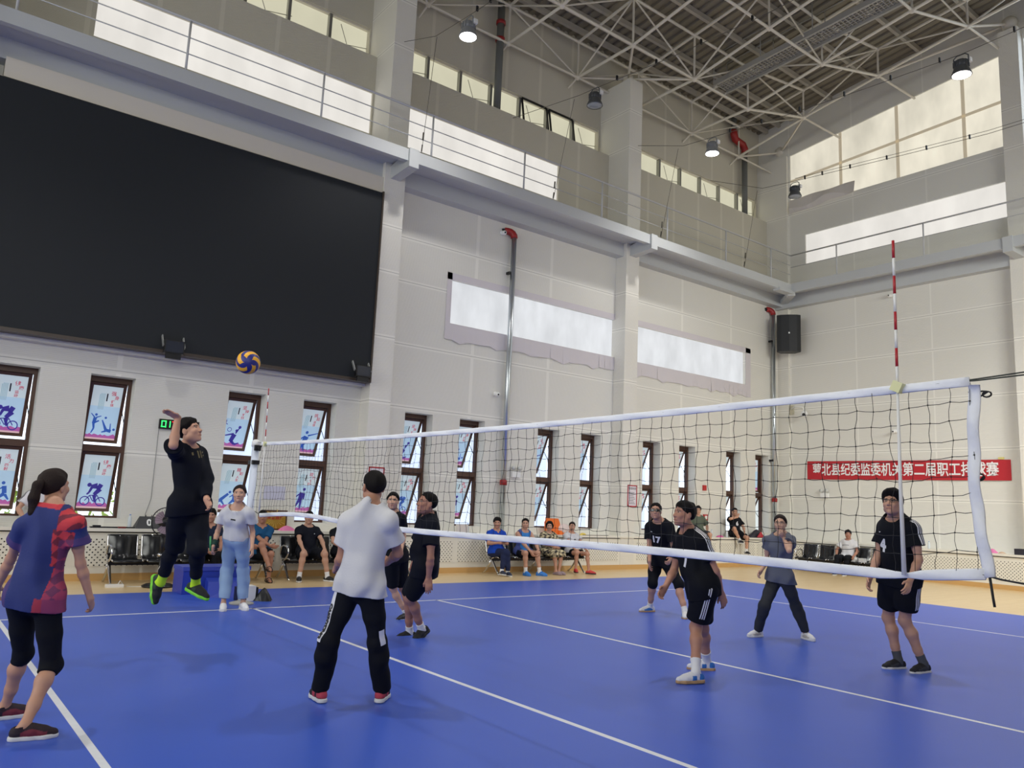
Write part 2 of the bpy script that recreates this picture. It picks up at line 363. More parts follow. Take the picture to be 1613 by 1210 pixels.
def sil_kick():
    return limb([(0.12,0.30),(0.14,0.42)],[.03,.035]) + disc((0.15,0.48),0.026) + limb([(0.13,0.42),(0.05,0.50)],[.013,.008]) + limb([(0.15,0.42),(0.25,0.46)],[.013,.008]) + limb([(0.12,0.31),(0.14,0.20),(0.10,0.10)],[.024,.018,.010]) + limb([(0.12,0.31),(0.22,0.36)],[.022,.012]) + \
        disc((0.34,0.43),0.024) + limb([(0.28,0.38),(0.38,0.18),(0.48,0.16)],[.010,.03,.032]) + limb([(0.38,0.16),(0.30,0.13)],[.022,.010]) + disc((0.53,0.20),0.026) + limb([(0.46,0.17),(0.45,0.32)],[.014,.008])
def sil_dunk():
    return limb([(0.26,0.12),(0.32,0.30)],[.045,.055]) + disc((0.355,0.385),0.034) + limb([(0.30,0.31),(0.12,0.26),(0.02,0.25)],[.02,.014,.008]) + limb([(0.34,0.32),(0.40,0.44)],[.018,.012]) + disc((0.41,0.47),0.035) + limb([(0.27,0.14),(0.36,0.06),(0.46,0.10)],[.035,.024,.012]) + \
        limb([(0.07,0.62),(0.05,0.32)],[.008,.008]) + limb([(0.0,0.55),(0.11,0.52)],[.008,.008]) + ring((0.18,0.40),0.045,0.006)
def sil_reach():
    return limb([(0.24,0.20),(0.30,0.40)],[.055,.065]) + disc((0.29,0.50),0.038) + limb([(0.33,0.42),(0.60,0.50)],[.02,.010]) + limb([(0.26,0.40),(0.12,0.30),(0.05,0.32)],[.022,.016,.01]) + limb([(0.26,0.22),(0.20,0.06)],[.035,.015]) + limb([(0.25,0.2),(0.30,0.04)],[.032,.014]) + ring((0.17,0.14),0.055,0.008)
def sil_lunge():
    return limb([(0.06,0.12),(0.16,0.22),(0.30,0.36)],[.018,.04,.03]) + disc((0.33,0.40),0.032) + limb([(0.16,0.2),(0.25,0.10)],[.028,.014]) + limb([(0.36,0.12),(0.46,0.22),(0.44,0.36)],[.016,.04,.04]) + disc((0.42,0.42),0.032) + limb([(0.47,0.20),(0.54,0.10)],[.028,.014]) + limb([(0.44,0.35),(0.34,0.28)],[.016,.01])
def sil_stand():
    return limb([(0.28,0.28),(0.30,0.46)],[.055,.07]) + disc((0.33,0.55),0.038) + limb([(0.26,0.45),(0.16,0.36),(0.10,0.28)],[.02,.016,.01]) + limb([(0.36,0.45),(0.37,0.30)],[.02,.014]) + limb([(0.27,0.3),(0.22,0.16),(0.16,0.03)],[.04,.025,.012]) + limb([(0.30,0.3),(0.33,0.05)],[.036,.014])
SIL = [sil_cyclist, sil_kick, sil_dunk, sil_reach, sil_lunge, sil_stand]
WORDS = [('健康运动','活力四射'), ('强身健体','健康运动'), ('坚持不懈','精彩人生'), ('挑起自信','给力飞翔'), ('坚持不懈','健康运动'), ('强身健体','挑起自信'),
         ('活力四射','坚持不懈'), ('精彩人生','活力四射'), ('健康运动','强身健体'), ('挑起自信','精彩人生'), ('给力飞翔','健康运动'), ('坚持不懈','活力四射')]
ART = [(0, 4), (1, 0), (2, 4), (3, 5), (2, 0), (1, 5), (3, 2), (4, 5), (0, 1), (5, 4), (2, 0), (2, 3)]
def make_window(i, right):
    x0, x1 = right - WW, right; r = window(i + 1, (right - WW/2, YG, WZ0)); fw = 0.055; zm0, zm1 = 2.20, 2.32
    f = MB()
    for q in (((x0, WZ0), (x0 + fw, WZ1)), ((x1 - fw, WZ0), (x1, WZ1)), ((x0 + fw, WZ1 - 0.10), (x1 - fw, WZ1)), ((x0 + fw, WZ0), (x1 - fw, WZ0 + 0.035)), ((x0 + fw, zm0), (x1 - fw, zm1))):
        f.box((q[0][0], YG - 0.05, q[0][1]), (q[1][0], YG + 0.05, q[1][1]))
    f.build('frame', m_frame, r)
    ang = math.radians(17 if i < 2 else 24)
    if i == 11: ang = math.radians(1.5)
    for k, (zb, zt) in enumerate(((zm1, WZ1 - 0.10), (WZ0 + 0.035, zm0))):
        h = zt - zb - 0.02; wv = x1 - x0 - 2*fw - 0.02; a2 = ang if not (i == 11 and k == 1) else math.radians(25)
        O = Vector((x0 + fw + 0.01, YG + 0.02, zt)); U = Vector((1,0,0)); V = Vector((0, math.sin(a2), -math.cos(a2))); N = Vector((0, -math.cos(a2), -math.sin(a2)))
        P = lambda u, v, d=0.0: O + U*u + V*v + N*d
        s = MB(); t = 0.055
        for (c, hu, hv) in (((wv/2, t/2), wv/2, t/2), ((wv/2, h - t/2), wv/2, t/2), ((t/2, h/2), t/2, h/2 - t), ((wv - t/2, h/2), t/2, h/2 - t)):
            s.obox(P(*c), U*hu, V*hv, N*0.022)
        sash = s.build('sash', m_frame, r)
        # the printed poster fills the glass: x right 0..pw, y up 0..ph
        pw, ph = wv - 2*t, h - 2*t; Q = lambda a, b2, d: P(t + a, h - t - b2, d); p = MB()
        fl = lambda pts, mi, d: p.mat(mi).add([Q(a, b2, d) for a, b2 in pts], [tuple(range(len(pts)))], False)
        fl([(0,0),(pw,0),(pw,ph*0.62),(0,ph*0.62)], 1, 0.004); fl([(0,ph*0.62),(pw,ph*0.62),(pw,ph),(0,ph)], 0, 0.004)
        fl([(0,0),(pw,0),(pw,0.03),(0,0.035)], 5, 0.006)
        rnd = random.Random(i*7 + k); top_e = [(pw*j/14, 0.075 + 0.05*rnd.random()) for j in range(15)]; fl([(pw,0.03),(0,0.035)][::-1] + top_e[::-1], 4, 0.0055)
        for q in SIL[ART[i][k]](): fl([(max(0.0, min(pw, a*pw/0.58)), b2*0.92 + 0.02) for a, b2 in q], 2 if (i + k) % 2 == 0 else 3, 0.007)
        wd = WORDS[i][k]; spots = [(0.72, 0.865, 0.088), (0.84, 0.79, 0.078), (0.72, 0.715, 0.062), (0.71, 0.65, 0.062)]; p.mat(6)
        for ch, (a, b2, sz) in zip(wd, spots): put_text(p, ch, sz, Q(a*pw, b2*ph, 0.008), U, -V, bold=0.001)
        p.mat(7); p.add([Q(0.49*pw, 0.72*ph, 0.007), Q(0.535*pw, 0.72*ph, 0.007), Q(0.535*pw, 0.86*ph, 0.007), Q(0.49*pw, 0.86*ph, 0.007)], [(0,1,2,3)], False)
        p.mat(8)
        for j in range(5): fl([(pw*(0.26 + j*0.04), 0.56*ph), (pw*(0.285 + j*0.04), 0.56*ph), (pw*(0.285 + j*0.04), ph*(0.86 - 0.02*(j == 0))), (pw*(0.26 + j*0.04), ph*(0.86 - 0.02*(j == 0)))], 8, 0.0065)
        p.build('poster', PM, sash)
        st = MB(); e = P(wv - 0.02, h*0.42, 0.0); st.tube([e, (x1 - fw, YG + 0.03, zt - h*0.62)], 0.008, 6); st.build('stay_arm', m_dark, r)
    if i >= 2:
        sc = MB(); n2 = 10
        for j in range(n2):
            ya = YG + 0.50 + 0.03*math.sin(j*1.7); yb = YG + 0.50 + 0.03*math.sin((j+1)*1.7); xa = x0 - 0.2 + j*(1.2/n2); xb = x0 - 0.2 + (j+1)*(1.2/n2)
            sc.add([(xa, ya, WZ0 - 0.02), (xb, yb, WZ0 - 0.02), (xb, yb, WZ1 + 0.1), (xa, ya, WZ1 + 0.1)], [(0,1,2,3)], True)
        sc.build('screen_film', m_skyglow, r)
for i, rt in enumerate(RIGHTS): make_window(i, rt)
# planting outside the first windows
m_hedge = M('hedge_leaves', (150, 172, 70), 0.6, noise=0.35, nscale=9)
rnd = random.Random(3); f = MB()
for i in range(900):
    c = Vector((-5.5 + 8*rnd.random(), 7.4 + 1.3*rnd.random(), 0.3 + 1.15*rnd.random()**0.8)); a = Vector((rnd.uniform(-1,1), rnd.uniform(-1,1), rnd.uniform(-1,1))).normalized()*0.11; b3 = a.orthogonal().normalized()*0.05
    f.add([c - a, c + b3, c + a, c - b3], [(0,1,2,3)], False)
tag(f.build('hedge', m_hedge), 'yellow green hedge outside the open windows on the left', 'hedge', kind='stuff')
f = MB(); f.box((-30, 5.0, -0.3), (30, 40, -0.1)); f.build('ground_outside', M('pale_paving', (190, 186, 172), 0.8), kind='structure')

# high windows papered over with white sheeting on the inside
m_paper = M('taped_white_sheet', (214, 208, 212), 0.55, bump=0.5, nscale=2.5)
for k, (a, b2) in enumerate(FILM_L):
    r = window(wn, ((a+b2)/2, YL, 5.79)); wn += 1
    f = MB(); f.box((a, YL + 0.10, 5.79), (b2, YL + 0.12, 6.88)); f.build('film_pane', film_mat('paper_lit_from_outside', (240, 243, 247), 0.74, 0.12, 2.0), r)
    # paper border hanging on the wall round the opening, with a ragged lower edge
    rnd = random.Random(11 + k); f = MB(); y = YL - 0.012; x0 = a - 0.14; x1 = b2 + (0.26 if k else -0.05); lo = [(x0 + (x1-x0)*j/26, 5.79 - 0.36 - 0.05*rnd.random() - (0.06 if j % 5 == 2 else 0)) for j in range(27)]
    for (p, q) in zip(lo[:-1], lo[1:]): f.add([(p[0], y - 0.02*rnd.random(), p[1]), (q[0], y - 0.02*rnd.random(), q[1]), (q[0], y, 5.80), (p[0], y, 5.80)], [(0,1,2,3)], True)
    f.poly([(x0, y, 6.87), (x1, y, 6.87), (x1, y, 7.04), (x0, y, 7.04)], 0.004, (0,1,0))
    if k == 0: f.poly([(x0, y, 5.6), (a, y, 5.6), (a, y, 7.04), (x0, y, 7.04)], 0.004, (0,1,0))
    else: f.poly([(b2, y, 5.5), (x1, y, 5.5), (x1, y, 7.02), (b2, y, 7.04)], 0.004, (0,1,0))
    f.build('paper_border', m_paper, r)

# columns, brackets, beams, gallery
def column(x, y0, y1, x1, ztop):
    f = MB(); f.box((x, y0, 0), (x1, y1, ztop)); return f.build('column', m_col, kind='structure')
for x in COLX:
    c = column(x, YW, YR, x + CW, 14.1)
    b = MB(); mx = x + CW/2; w2 = 0.12
    b.add([(mx-w2, YW, 8.70), (mx+w2, YW, 8.70), (mx+w2, YW, 9.0), (mx-w2, YW, 9.0), (mx-w2, 3.28, 8.74), (mx+w2, 3.28, 8.74), (mx+w2, 3.28, 9.16), (mx-w2, 3.28, 9.16)], [(0,1,2,3),(4,7,6,5),(0,4,5,1),(1,5,6,2),(2,6,7,3),(3,7,4,0)], False)
    b.build('bracket', m_beam, c)
column(19.3, YW, YR, 19.8, 14.2)
for y in (-2.85, -9.8):
    c = column(XC, y - 0.5, y, XW + 0.2, 15.5 if y > -5 else 15.4)
    b = MB(); b.box((18.30, y - 0.37, 8.76), (XC, y - 0.13, 9.18)); b.build('bracket', m_beam, c)
f = MB(); f.box((-19.4, YW + 0.12, 8.68), (19.4, YL + 0.02, 9.26)); f.build('beam_left', m_beam, kind='structure')
f = MB(); f.box((XC + 0.05, -13.6, 8.62), (XW + 0.02, YL, 9.26)); f.build('beam_right', m_beam, kind='structure')
f = MB(); f.box((-19.4, 3.47, 9.05), (19.3, YU + 0.02, 9.20)); f.box((-19.4, 3.34, 8.88), (18.35, 3.47, 9.15)); f.build('gallery_slab_beam', m_beam, kind='structure')
f = MB(); f.box((18.48, -13.6, 9.05), (XW + 0.1, 3.47, 9.20)); f.box((18.35, -13.6, 8.88), (18.48, 3.47, 9.17)); f.build('gallery_slab_beam_end', m_beam, kind='structure')
f = MB(); f.bar((18.35, 3.34, 8.83), (19.2, 4.2, 8.83), 0.24, 0.12); f.bar((17.6, 3.4, 8.86), (18.4, 3.4, 8.86), 0.24, 0.1); f.build('corner_beam', m_beam, kind='structure')
# LED video wall
m_led = M('led_panel_black', (37, 40, 44), 0.62, noise=0.05, nscale=60, spec=0.25); m_ledf = M('led_trim_brown', (72, 62, 54), 0.4)
t = tag(empty('video_wall', (0, 4.3, 4.05)), 'huge black led video screen filling the wall above the left windows', 'screen')
f = MB(); f.box((-3.75, 4.07, 4.09), (3.61, YL + 0.1, 8.30)); f.build('display_panel', m_led, t)
f = MB(); f.box((3.61, 4.04, 4.03), (3.645, YL, 8.33)); f.box((-3.75, 4.05, 4.03), (3.61, YL, 4.09)); f.build('frame', m_ledf, t)
f = MB(); f.box((-3.55, YL - 0.2, 3.97), (3.645, YL + 0.02, 4.03)); f.build('bottom_ledge', m_plain, t)
f = MB(); f.box((-3.55, YW + 0.05, 8.34), (3.645, YL + 0.02, 8.70)); f.build('trim_1', m_plain_warm, kind='structure')
# gallery railings: one run along the long side, one along the end
def railing(name, label, pts, posts, mids):
    r = tag(empty(name, (pts[0][0], pts[0][1], 9.15)), label, 'railing')
    f = MB(); f.tube([(x, y, 10.16) for x, y in pts], 0.025, 8); f.build('top_rail', m_rail, r)
    for z in mids: f = MB(); f.tube([(x, y, z) for x, y in pts], 0.011, 6); f.build('mid_rail', m_rail, r)
    for x, y in posts: f = MB(); f.tube([(x, y, 9.12), (x, y, 10.15)], 0.022, 8); f.build('post', m_rail, r)
railing('gallery_railing', 'white pipe railing along the gallery over the long wall', [(-9, 3.40), (18.40, 3.40)], [(x, 3.40) for x in (-8.84, -6.19, -3.54, -0.89, 1.76, 4.40, 7.05, 9.70, 12.29, 14.97, 17.3)], (9.82, 9.50))
railing('gallery_railing', 'white pipe railing along the gallery on the end wall', [(18.42, 3.40), (18.42, -13)], [(18.42, y) for y in (1.78, -0.90, -3.58, -6.3, -9.0, -11.7)], (9.75,))
# radiator boxing under the windows with a perforated front
m_box = M('boxing_paint', (232, 229, 218), 0.5); m_skirt = M('pine_skirting', (206, 164, 104), 0.4)
def dots_mat(name, ax):
    m = M(name, (232, 229, 218), 0.5); nt = m.node_tree; b = nt.nodes['Principled BSDF']; g = nt.nodes.new('ShaderNodeNewGeometry'); sp = nt.nodes.new('ShaderNodeSeparateXYZ'); nt.links.new(g.outputs['Position'], sp.inputs[0])
    def mt(op, a, b2=None):
        n = nt.nodes.new('ShaderNodeMath'); n.operation = op
        for i, q in enumerate((a, b2)):
            if q is None: continue
            if isinstance(q, (int, float)): n.inputs[i].default_value = q
            else: nt.links.new(q, n.inputs[i])
        return n.outputs[0]
    def lat(off):
        u = mt('SUBTRACT', mt('FLOORED_MODULO', mt('ADD', sp.outputs[ax], off), 0.086), 0.043); v = mt('SUBTRACT', mt('FLOORED_MODULO', mt('ADD', sp.outputs[2], off), 0.086), 0.043)
        return mt('LESS_THAN', mt('ADD', mt('MULTIPLY', u, u), mt('MULTIPLY', v, v)), 0.0125**2)
    k = mt('MAXIMUM', lat(0.0), lat(0.043)); mx = nt.nodes.new('ShaderNodeMix'); mx.data_type = 'RGBA'; nt.links.new(k, mx.inputs[0])
    mx.inputs[6].default_value = srgb((232, 229, 218)) + (1,); mx.inputs[7].default_value = srgb((34, 32, 30)) + (1,); nt.links.new(mx.outputs[2], b.inputs['Base Color']); return m
m_dots_x = dots_mat('perforated_sheet_long', 0); m_dots_y = dots_mat('perforated_sheet_end', 1)
f = MB(); f.box((-19.4, YW + 0.012, 0.115), (18.26, YL + 0.02, 0.80)); f.build('radiator_boxing_wall', m_box, kind='structure')
f = MB(); f.box((-19.4, YW - 0.035, 0.825), (18.26, YL + 0.34, 0.88)); f.build('window_ledge_sill', m_box, kind='structure')
f = MB(); f.box((-19.4, YW + 0.03, 0.79), (18.3, YL, 0.826)); f.build('gap_shade_strip', M('painted_gap_shade', (70, 66, 60), 0.7), kind='structure')  # dark strip painted for the shade in the gap under the ledge
f = MB(); f.box((-19.4, YW - 0.008, 0.0), (18.26, YW + 0.2, 0.12)); f.build('baseboard_left', m_skirt, kind='structure')
for i in range(-5, 5):
    base = 4.17 + BAY*(i//2) + (0.12 if i % 2 == 0 else 3.72)
    for (a, b2) in ((base, base + 1.72), (base + 1.86, base + 3.4)):
        if b2 > 18.0: b2 = 18.0
        if b2 - a < 0.3 or b2 < -6: continue
        f = MB(); f.box((a, YW, 0.24), (b2, YW + 0.014, 0.70)); f.build('grille_trim', m_dots_x, kind='structure')
XE = 18.25
f = MB(); f.box((XE + 0.012, -13.5, 0.115), (XW + 0.02, YW + 0.02, 0.80)); f.build('radiator_boxing_wall_end', m_box, kind='structure')
f = MB(); f.box((XE - 0.03, -13.5, 0.825), (XW + 0.02, YW - 0.03, 0.88)); f.build('end_ledge_sill', m_box, kind='structure')
f = MB(); f.box((XE + 0.03, -13.5, 0.79), (XW, YW, 0.826)); f.build('gap_shade_strip', MATS['painted_gap_shade'], kind='structure')
f = MB(); f.box((XE - 0.008, -13.5, 0.0), (XE + 0.2, YW, 0.12)); f.build('baseboard_right', m_skirt, kind='structure')
for k in range(8):
    a = 3.4 - k*1.95; f = MB(); f.box((XE, a - 1.8, 0.22), (XE + 0.014, a, 0.72)); f.build('grille_trim', m_dots_y, kind='structure')

# ------------------------------------------------------------------ roof: deck, purlins, two-way steel truss
def deck_z(y): return 15.45 + 0.12*(5.3 - y) if y > -4.2 else 15.45 + 0.12*9.5 - 0.12*(-4.2 - y)
f = MB(); n = 0
ys = [5.3, -4.2, -13.9]
for i in range(2):
    for a in range(130):
        x0 = -19.6 + a*0.3015; x1 = x0 + 0.15; x2 = x0 + 0.3015
        for (xa, xb, za, zb) in ((x0, x1, 0.0, 0.0), (x1, x1 + 0.03, 0.0, 0.06), (x1 + 0.03, x2 - 0.03, 0.06, 0.06), (x2 - 0.03, x2, 0.06, 0.0)):
            f.add([(xa, ys[i], deck_z(ys[i]) + za), (xb, ys[i], deck_z(ys[i]) + zb), (xb, ys[i+1], deck_z(ys[i+1]) + zb), (xa, ys[i+1], deck_z(ys[i+1]) + za)], [(0,1,2,3)], False)
f.build('ceiling', m_deck, kind='structure')
f = MB()
for y in (4.9, 4.4, 3.9, 2.4, 1.0, -0.6, -2.3, -4.2, -6.2, -8.2, -10.2, -12.2): f.box((-19.4, y - 0.05, deck_z(y) - 0.16), (19.35, y + 0.05, deck_z(y) - 0.005))
f.build('roof_purlin_beam', M('purlin_paint', (178, 172, 160), 0.55), kind='structure')
truss = tag(empty('roof_truss', (6, -4, 14.0)), 'white steel space truss of tubes and ball nodes under the roof', 'roof truss')
XS = [5.0 + 2.56*i for i in range(-3, 6)]; ROW = [(5.0, 14.0), (2.8, 14.0), (0.3, 14.40), (-2.25, 14.78), (-4.8, 15.1), (-7.4, 14.8), (-9.9, 14.5)]
def bn(i, j):
    x = XS[i]; y, z = ROW[j]
    if i == len(XS) - 1 and j > 0: x, y, z = 17.75, y - 0.35, z + 0.47
    return Vector((x, y, z))
def tn(i, j):
    b = bn(i, j); return Vector((b.x, b.y, deck_z(b.y) - 0.36))
struts = []; balls = []
for j in range(len(ROW)):
    for i in range(len(XS)):
        balls.append((bn(i, j), 0.085)); balls.append((tn(i, j), 0.07)); struts.append((bn(i, j), tn(i, j), 0.032))
        if i: struts.append((bn(i-1, j), bn(i, j), 0.042)); struts.append((tn(i-1, j), tn(i, j), 0.045))
        if j: struts.append((bn(i, j-1), bn(i, j), 0.042)); struts.append((tn(i, j-1), tn(i, j), 0.045))
        if i and (i + j) % 2: struts.append((bn(i, j), tn(i-1, j), 0.026))
        elif i: struts.append((bn(i-1, j), tn(i, j), 0.026))
        if j and (i + j) % 2: struts.append((bn(i, j), tn(i, j-1), 0.026))
        elif j: struts.append((bn(i, j-1), tn(i, j), 0.026))
        if i == len(XS) - 1: struts.append((bn(i, j), Vector((XW, bn(i, j).y - 0.3, bn(i, j).z - 0.25)), 0.035))
        if j == 0: struts.append((bn(i, j), Vector((XS[i] - 0.1, YR, 13.75)), 0.03))
for cx in (COLX[0] + .26, COLX[1] + .26, COLX[2] + .26):
    b = Vector((cx, 4.45, 14.3)); balls.append((b, 0.17))
    for i in range(len(XS)):
        if abs(XS[i] - cx) < 1.9:
            for j in (0, 1): struts.append((b, bn(i, j), 0.036))
for b in (Vector((19.5, 4.45, 14.5)), Vector((19.3, -3.1, 15.75))):
    balls.append((b, 0.22)); struts.append((b, bn(len(XS)-1, 0 if b.y > 0 else 3), 0.04)); struts.append((b, bn(len(XS)-1, 1 if b.y > 0 else 2), 0.04))
camp = Vector(cam.location)
struts.sort(key=lambda s: ((s[0]+s[1])/2 - camp).length); balls.sort(key=lambda s: (s[0] - camp).length)
vis = lambda p: (Vector(p) - camp).normalized().dot(Vector((.609, .777, .15)).normalized()) > 0.5 and p[2] < 99
sv = [s for s in struts if vis((s[0]+s[1])/2)][:100]; so = [s for s in struts if s not in sv]
bv = [s for s in balls if vis(s[0])][:100]; bo = [s for s in balls if s not in bv]
for a, b, r in sv: f = MB(); f.tube([a, b], r, 8, caps=False); f.build('strut', m_steel_white, truss)
f = MB()
for a, b, r in so: f.tube([a, b], r, 6, caps=False)
tag(f.build('other_struts', m_steel_white, truss), kind='stuff')
for c, r in bv: f = MB(); f.ball(c, r, 12, 8); f.build('ball_node', m_steel_white, truss)
if bo:
    f = MB()
    for c, r in bo: f.ball(c, r, 8, 6)
    tag(f.build('other_ball_nodes', m_steel_white, truss), kind='stuff')
# catwalk of open grating slung under the roof
def catwalk(x0, x1, ya, yb, za, zb, label):
    t = tag(empty('catwalk', ((x0+x1)/2, ya, za)), label, 'catwalk'); g = MB(); n = int(abs(yb - ya)/0.11)
    for i in range(n):
        q = i/n; y = ya + (yb-ya)*q; z = za + (zb-za)*q; g.box((x0, y - 0.012, z), (x1, y + 0.012, z + 0.03))
    for k in range(7):
        x = x0 + (x1-x0)*k/6; g.bar((x, ya, za + 0.015), (x, yb, zb + 0.015), 0.02, 0.03)
    tag(g.build('grating', m_steel_grey, t))
    for x in (x0, x1):
        f = MB(); f.bar((x, ya, za), (x, yb, zb), 0.07, 0.16); f.build('side_beam', m_steel_grey, t)
    for x in (x0, x1):
        f = MB(); f.tube([(x, ya, za + 0.95), (x, yb, zb + 0.95)], 0.02, 6)
        for i in range(9): y = ya + (yb-ya)*i/8; z = za + (zb-za)*i/8; f.tube([(x, y, z), (x, y, z + 0.95)], 0.016, 6)
        f.build('handrail', m_steel_grey, t)
catwalk(14.35, 15.0, 3.4, -10, 14.75, 15.3, 'long grating catwalk slung under the roof trusses')

# ------------------------------------------------------------------ pipes on the long wall
def fire_pipe(x, y, label, zb, zt, mat, side):
    t = tag(empty('fire_pipe', (x, y, zb)), label, 'pipe')
    f = MB(); f.tube([(x, y, zb), (x, y, zt)], 0.068, 16); f.build('pipe', mat, t)
    f = MB(); pts = [(x, y, zt - 0.02)] + [(x - 0.16*(1 - math.cos(a))*side, y + 0.10*(1 - math.cos(a)), zt + 0.16*math.sin(a)) for a in (0.3, 0.7, 1.1, 1.45)] + [(x - 0.22*side, y + 0.12, zt + 0.155)]
    f.tube(pts, 0.088, 14); f.build('elbow', m_red, t)
    f = MB(); f.tube([(x - 0.24*side, y + 0.12, zt + 0.155), (x - 0.3*side, YL + 0.02, zt + 0.14)], 0.06, 12); f.build('wall_stub', m_dark, t)
    for z in (zt - 0.95, 3.4):
        f = MB(); f.box((x - 0.12, y - 0.02, z - 0.03), (x - 0.05, YL + 0.01, z + 0.03)); f.build('wall_clamp', m_dark, t)
    f = MB(); f.lathe([(0.09, -0.06), (0.09, 0.06)], (x, y, 2.1)); f.build('coupling', m_red, t)
fire_pipe(7.58, 4.38, 'galvanised fire pipe with red elbow beside the papered window in the middle bay', 0.88, 8.33, m_galv, 1)
fire_pipe(18.87, 4.38, 'galvanised fire pipe with red elbow in the far corner beside the loudspeaker', 0.88, 8.40, m_galv, 1)
def roof_pipe(x, label, zt, elbow):
    t = tag(empty('roof_drain_pipe', (x, 5.08, 11.95)), label, 'pipe'); y = 5.08
    f = MB(); f.tube([(x, y, 11.95), (x, y, zt)], 0.10, 14); f.build('pipe', m_greypipe, t)
    if elbow:
        f = MB(); f.tube([(x, y, zt - 0.05), (x, y, zt + 0.1), (x - 0.12, y, zt + 0.24), (x - 0.35, y, zt + 0.26), (x - 0.55, y, zt + 0.3), (x - 0.62, y, zt + 0.45), (x - 0.62, y, zt + 0.6)], 0.125, 12); f.build('elbow', m_red, t)
        f = MB(); f.tube([(x - 0.62, y, zt + 0.55), (x - 0.62, y, deck_z(5.0))], 0.10, 12); f.build('pipe', m_greypipe, t)
    else:
        for z in (14.05, 14.55): f = MB(); f.lathe([(0.13, -0.05), (0.13, 0.05)], (x, y, z), n=14); f.build('coupling', m_red, t)
roof_pipe(7.33, 'dark grey roof pipe with two red couplings beside the clerestory', 15.2, False)
roof_pipe(18.25, 'grey roof pipe with red double elbow near the far corner', 14.35, True)
# ------------------------------------------------------------------ net, antennas, post, ball
m_band = M('net_band_canvas', (238, 241, 248), 0.6, noise=0.05, nscale=14, bump=0.3)
m_cord = M('net_cord', (30, 30, 32), 0.7)
net = tag(empty('volleyball_net', (0, -4.5, 1.3)), 'long black mesh volleyball net with white bands strung across the court', 'volleyball net')
Y0, Y1 = 0.26, -9.35
def net_top(y):
    t = (y - Y1)/(Y0 - Y1); return 2.295 + 0.015*t - 0.055*4*t*(1 - t)*0.95
def net_bot(y):
    if y < -8.98: return 1.305 + (-8.98 - y)*0.11
    t = (y + 8.98)/(0.05 + 8.98); return 1.305 - 0.03*max(0, t) + 0.045*math.sin(min(1, max(0, (1 - t)*3.3))*math.pi)*(1 if t > 0.68 else 0) + 0.01*math.sin(t*9)
rnd = random.Random(5); NC, NR = 96, 10
grid = []
for i in range(NC + 1):
    y = Y0 + (Y1 - Y0)*i/NC; row = []
    for j in range(NR + 1):
        t = j/NR; zt, zb = net_top(y) - 0.02, net_bot(y) + 0.02
        pinch = 0.03*math.exp(-((y + 9.0)/0.12)**2)*t
        jit = 0 if j in (0, NR) else 1
        row.append(Vector((jit*0.012*math.sin(i*0.7 + j*1.3) + 0.004*rnd.uniform(-1,1), y + jit*rnd.uniform(-.009,.009) + (0.16*t if i == 0 else 0.10*t*math.exp(-i/4.0)), zt + (zb - zt)*t + jit*rnd.uniform(-.008,.008) - pinch*0.4)))
    grid.append(row)
f = MB()
def sagged(a, b, k):
    m = (a + b)/2; return [a, m + Vector((0, 0.004*math.sin(k*2.1), -0.004 + 0.003*math.sin(k*1.7))), b]
for i in range(NC + 1):
    pts = []
    for j in range(NR): pts += [grid[i][j], (grid[i][j] + grid[i][j+1])/2 + Vector((0, 0.006*math.sin(i*1.9 + j*2.7), 0))]
    f.tube(pts + [grid[i][NR]], 0.0017, 4, caps=False)
for j in range(1, NR):
    pts = []
    for i in range(NC): pts += [grid[i][j], (grid[i][j] + grid[i+1][j])/2 + Vector((0, 0, -0.004 + 0.003*math.sin(i*2.3 + j)))]
    f.tube(pts + [grid[NC][j]], 0.0017, 4, caps=False)
    for i in range(NC + 1): f.ball(grid[i][j], 0.0045, 5, 4)
f.build('mesh', m_cord, net)
def band(name, pts, h, th, up, wob=0.006, mat=m_band):
    """soft canvas band folded over a cord: flattened tube along pts"""
    f = MB(); n = len(pts); ring_n = 10; vs = []; fs = []
    for k, p in enumerate(pts):
        d = (pts[min(k+1, n-1)] - pts[max(k-1, 0)]).normalized(); u = Vector(up); u = (u - d*u.dot(d)).normalized(); s = d.cross(u); hh = h[k] if isinstance(h, list) else h
        for j in range(ring_n):
            a = 2*math.pi*j/ring_n; vs.append(p + u*(math.cos(a)*hh/2) + s*(math.sin(a)*th/2 + wob*math.sin(k*1.1 + math.cos(a)*2)))
    for k in range(n-1):
        for j in range(ring_n): fs.append((k*ring_n + j, k*ring_n + (j+1) % ring_n, (k+1)*ring_n + (j+1) % ring_n, (k+1)*ring_n + j))
    fs.append(tuple(range(ring_n))); fs.append(tuple((n-1)*ring_n + j for j in range(ring_n)))
    f.add(vs, fs, True); return f.build(name, mat, net)
ys = [Y0 + (Y1 - Y0)*k/120 for k in range(121)]
band('top_band', [Vector((0, y, net_top(y) - 0.012)) for y in ys], 0.048, 0.016, (0,0,1), 0.004)
ysb = [0.10 + (Y1 - 0.03 - 0.10)*k/130 for k in range(131)]
hb = [0.055 if y > -8.7 else (0.055 - 0.03*math.exp(-((y + 9.0)/0.07)**2)) for y in ysb]
band('bottom_band', [Vector((0, y, net_bot(y))) for y in ysb], hb, 0.016, (0,0,1), 0.004)
band('side_band', [Vector((0.01*math.sin(k), Y1 - 0.02 - (0.028*max(0, (k-13)/9.0)) + 0.018*math.sin(k/22*math.pi), net_top(Y1) - 0.03 - 0.93*k/22)) for k in range(23)], 0.058, 0.02, (0,1,0), 0.004)
f = MB(); top_c = [Vector((0, 0.42, 2.325)), Vector((0, Y0, net_top(Y0)))] + [Vector((0, y, net_top(y) - 0.006)) for y in ys[1:-1]] + [Vector((0, Y1, net_top(Y1) - 0.004)), Vector((0, -10.2, 2.34))]
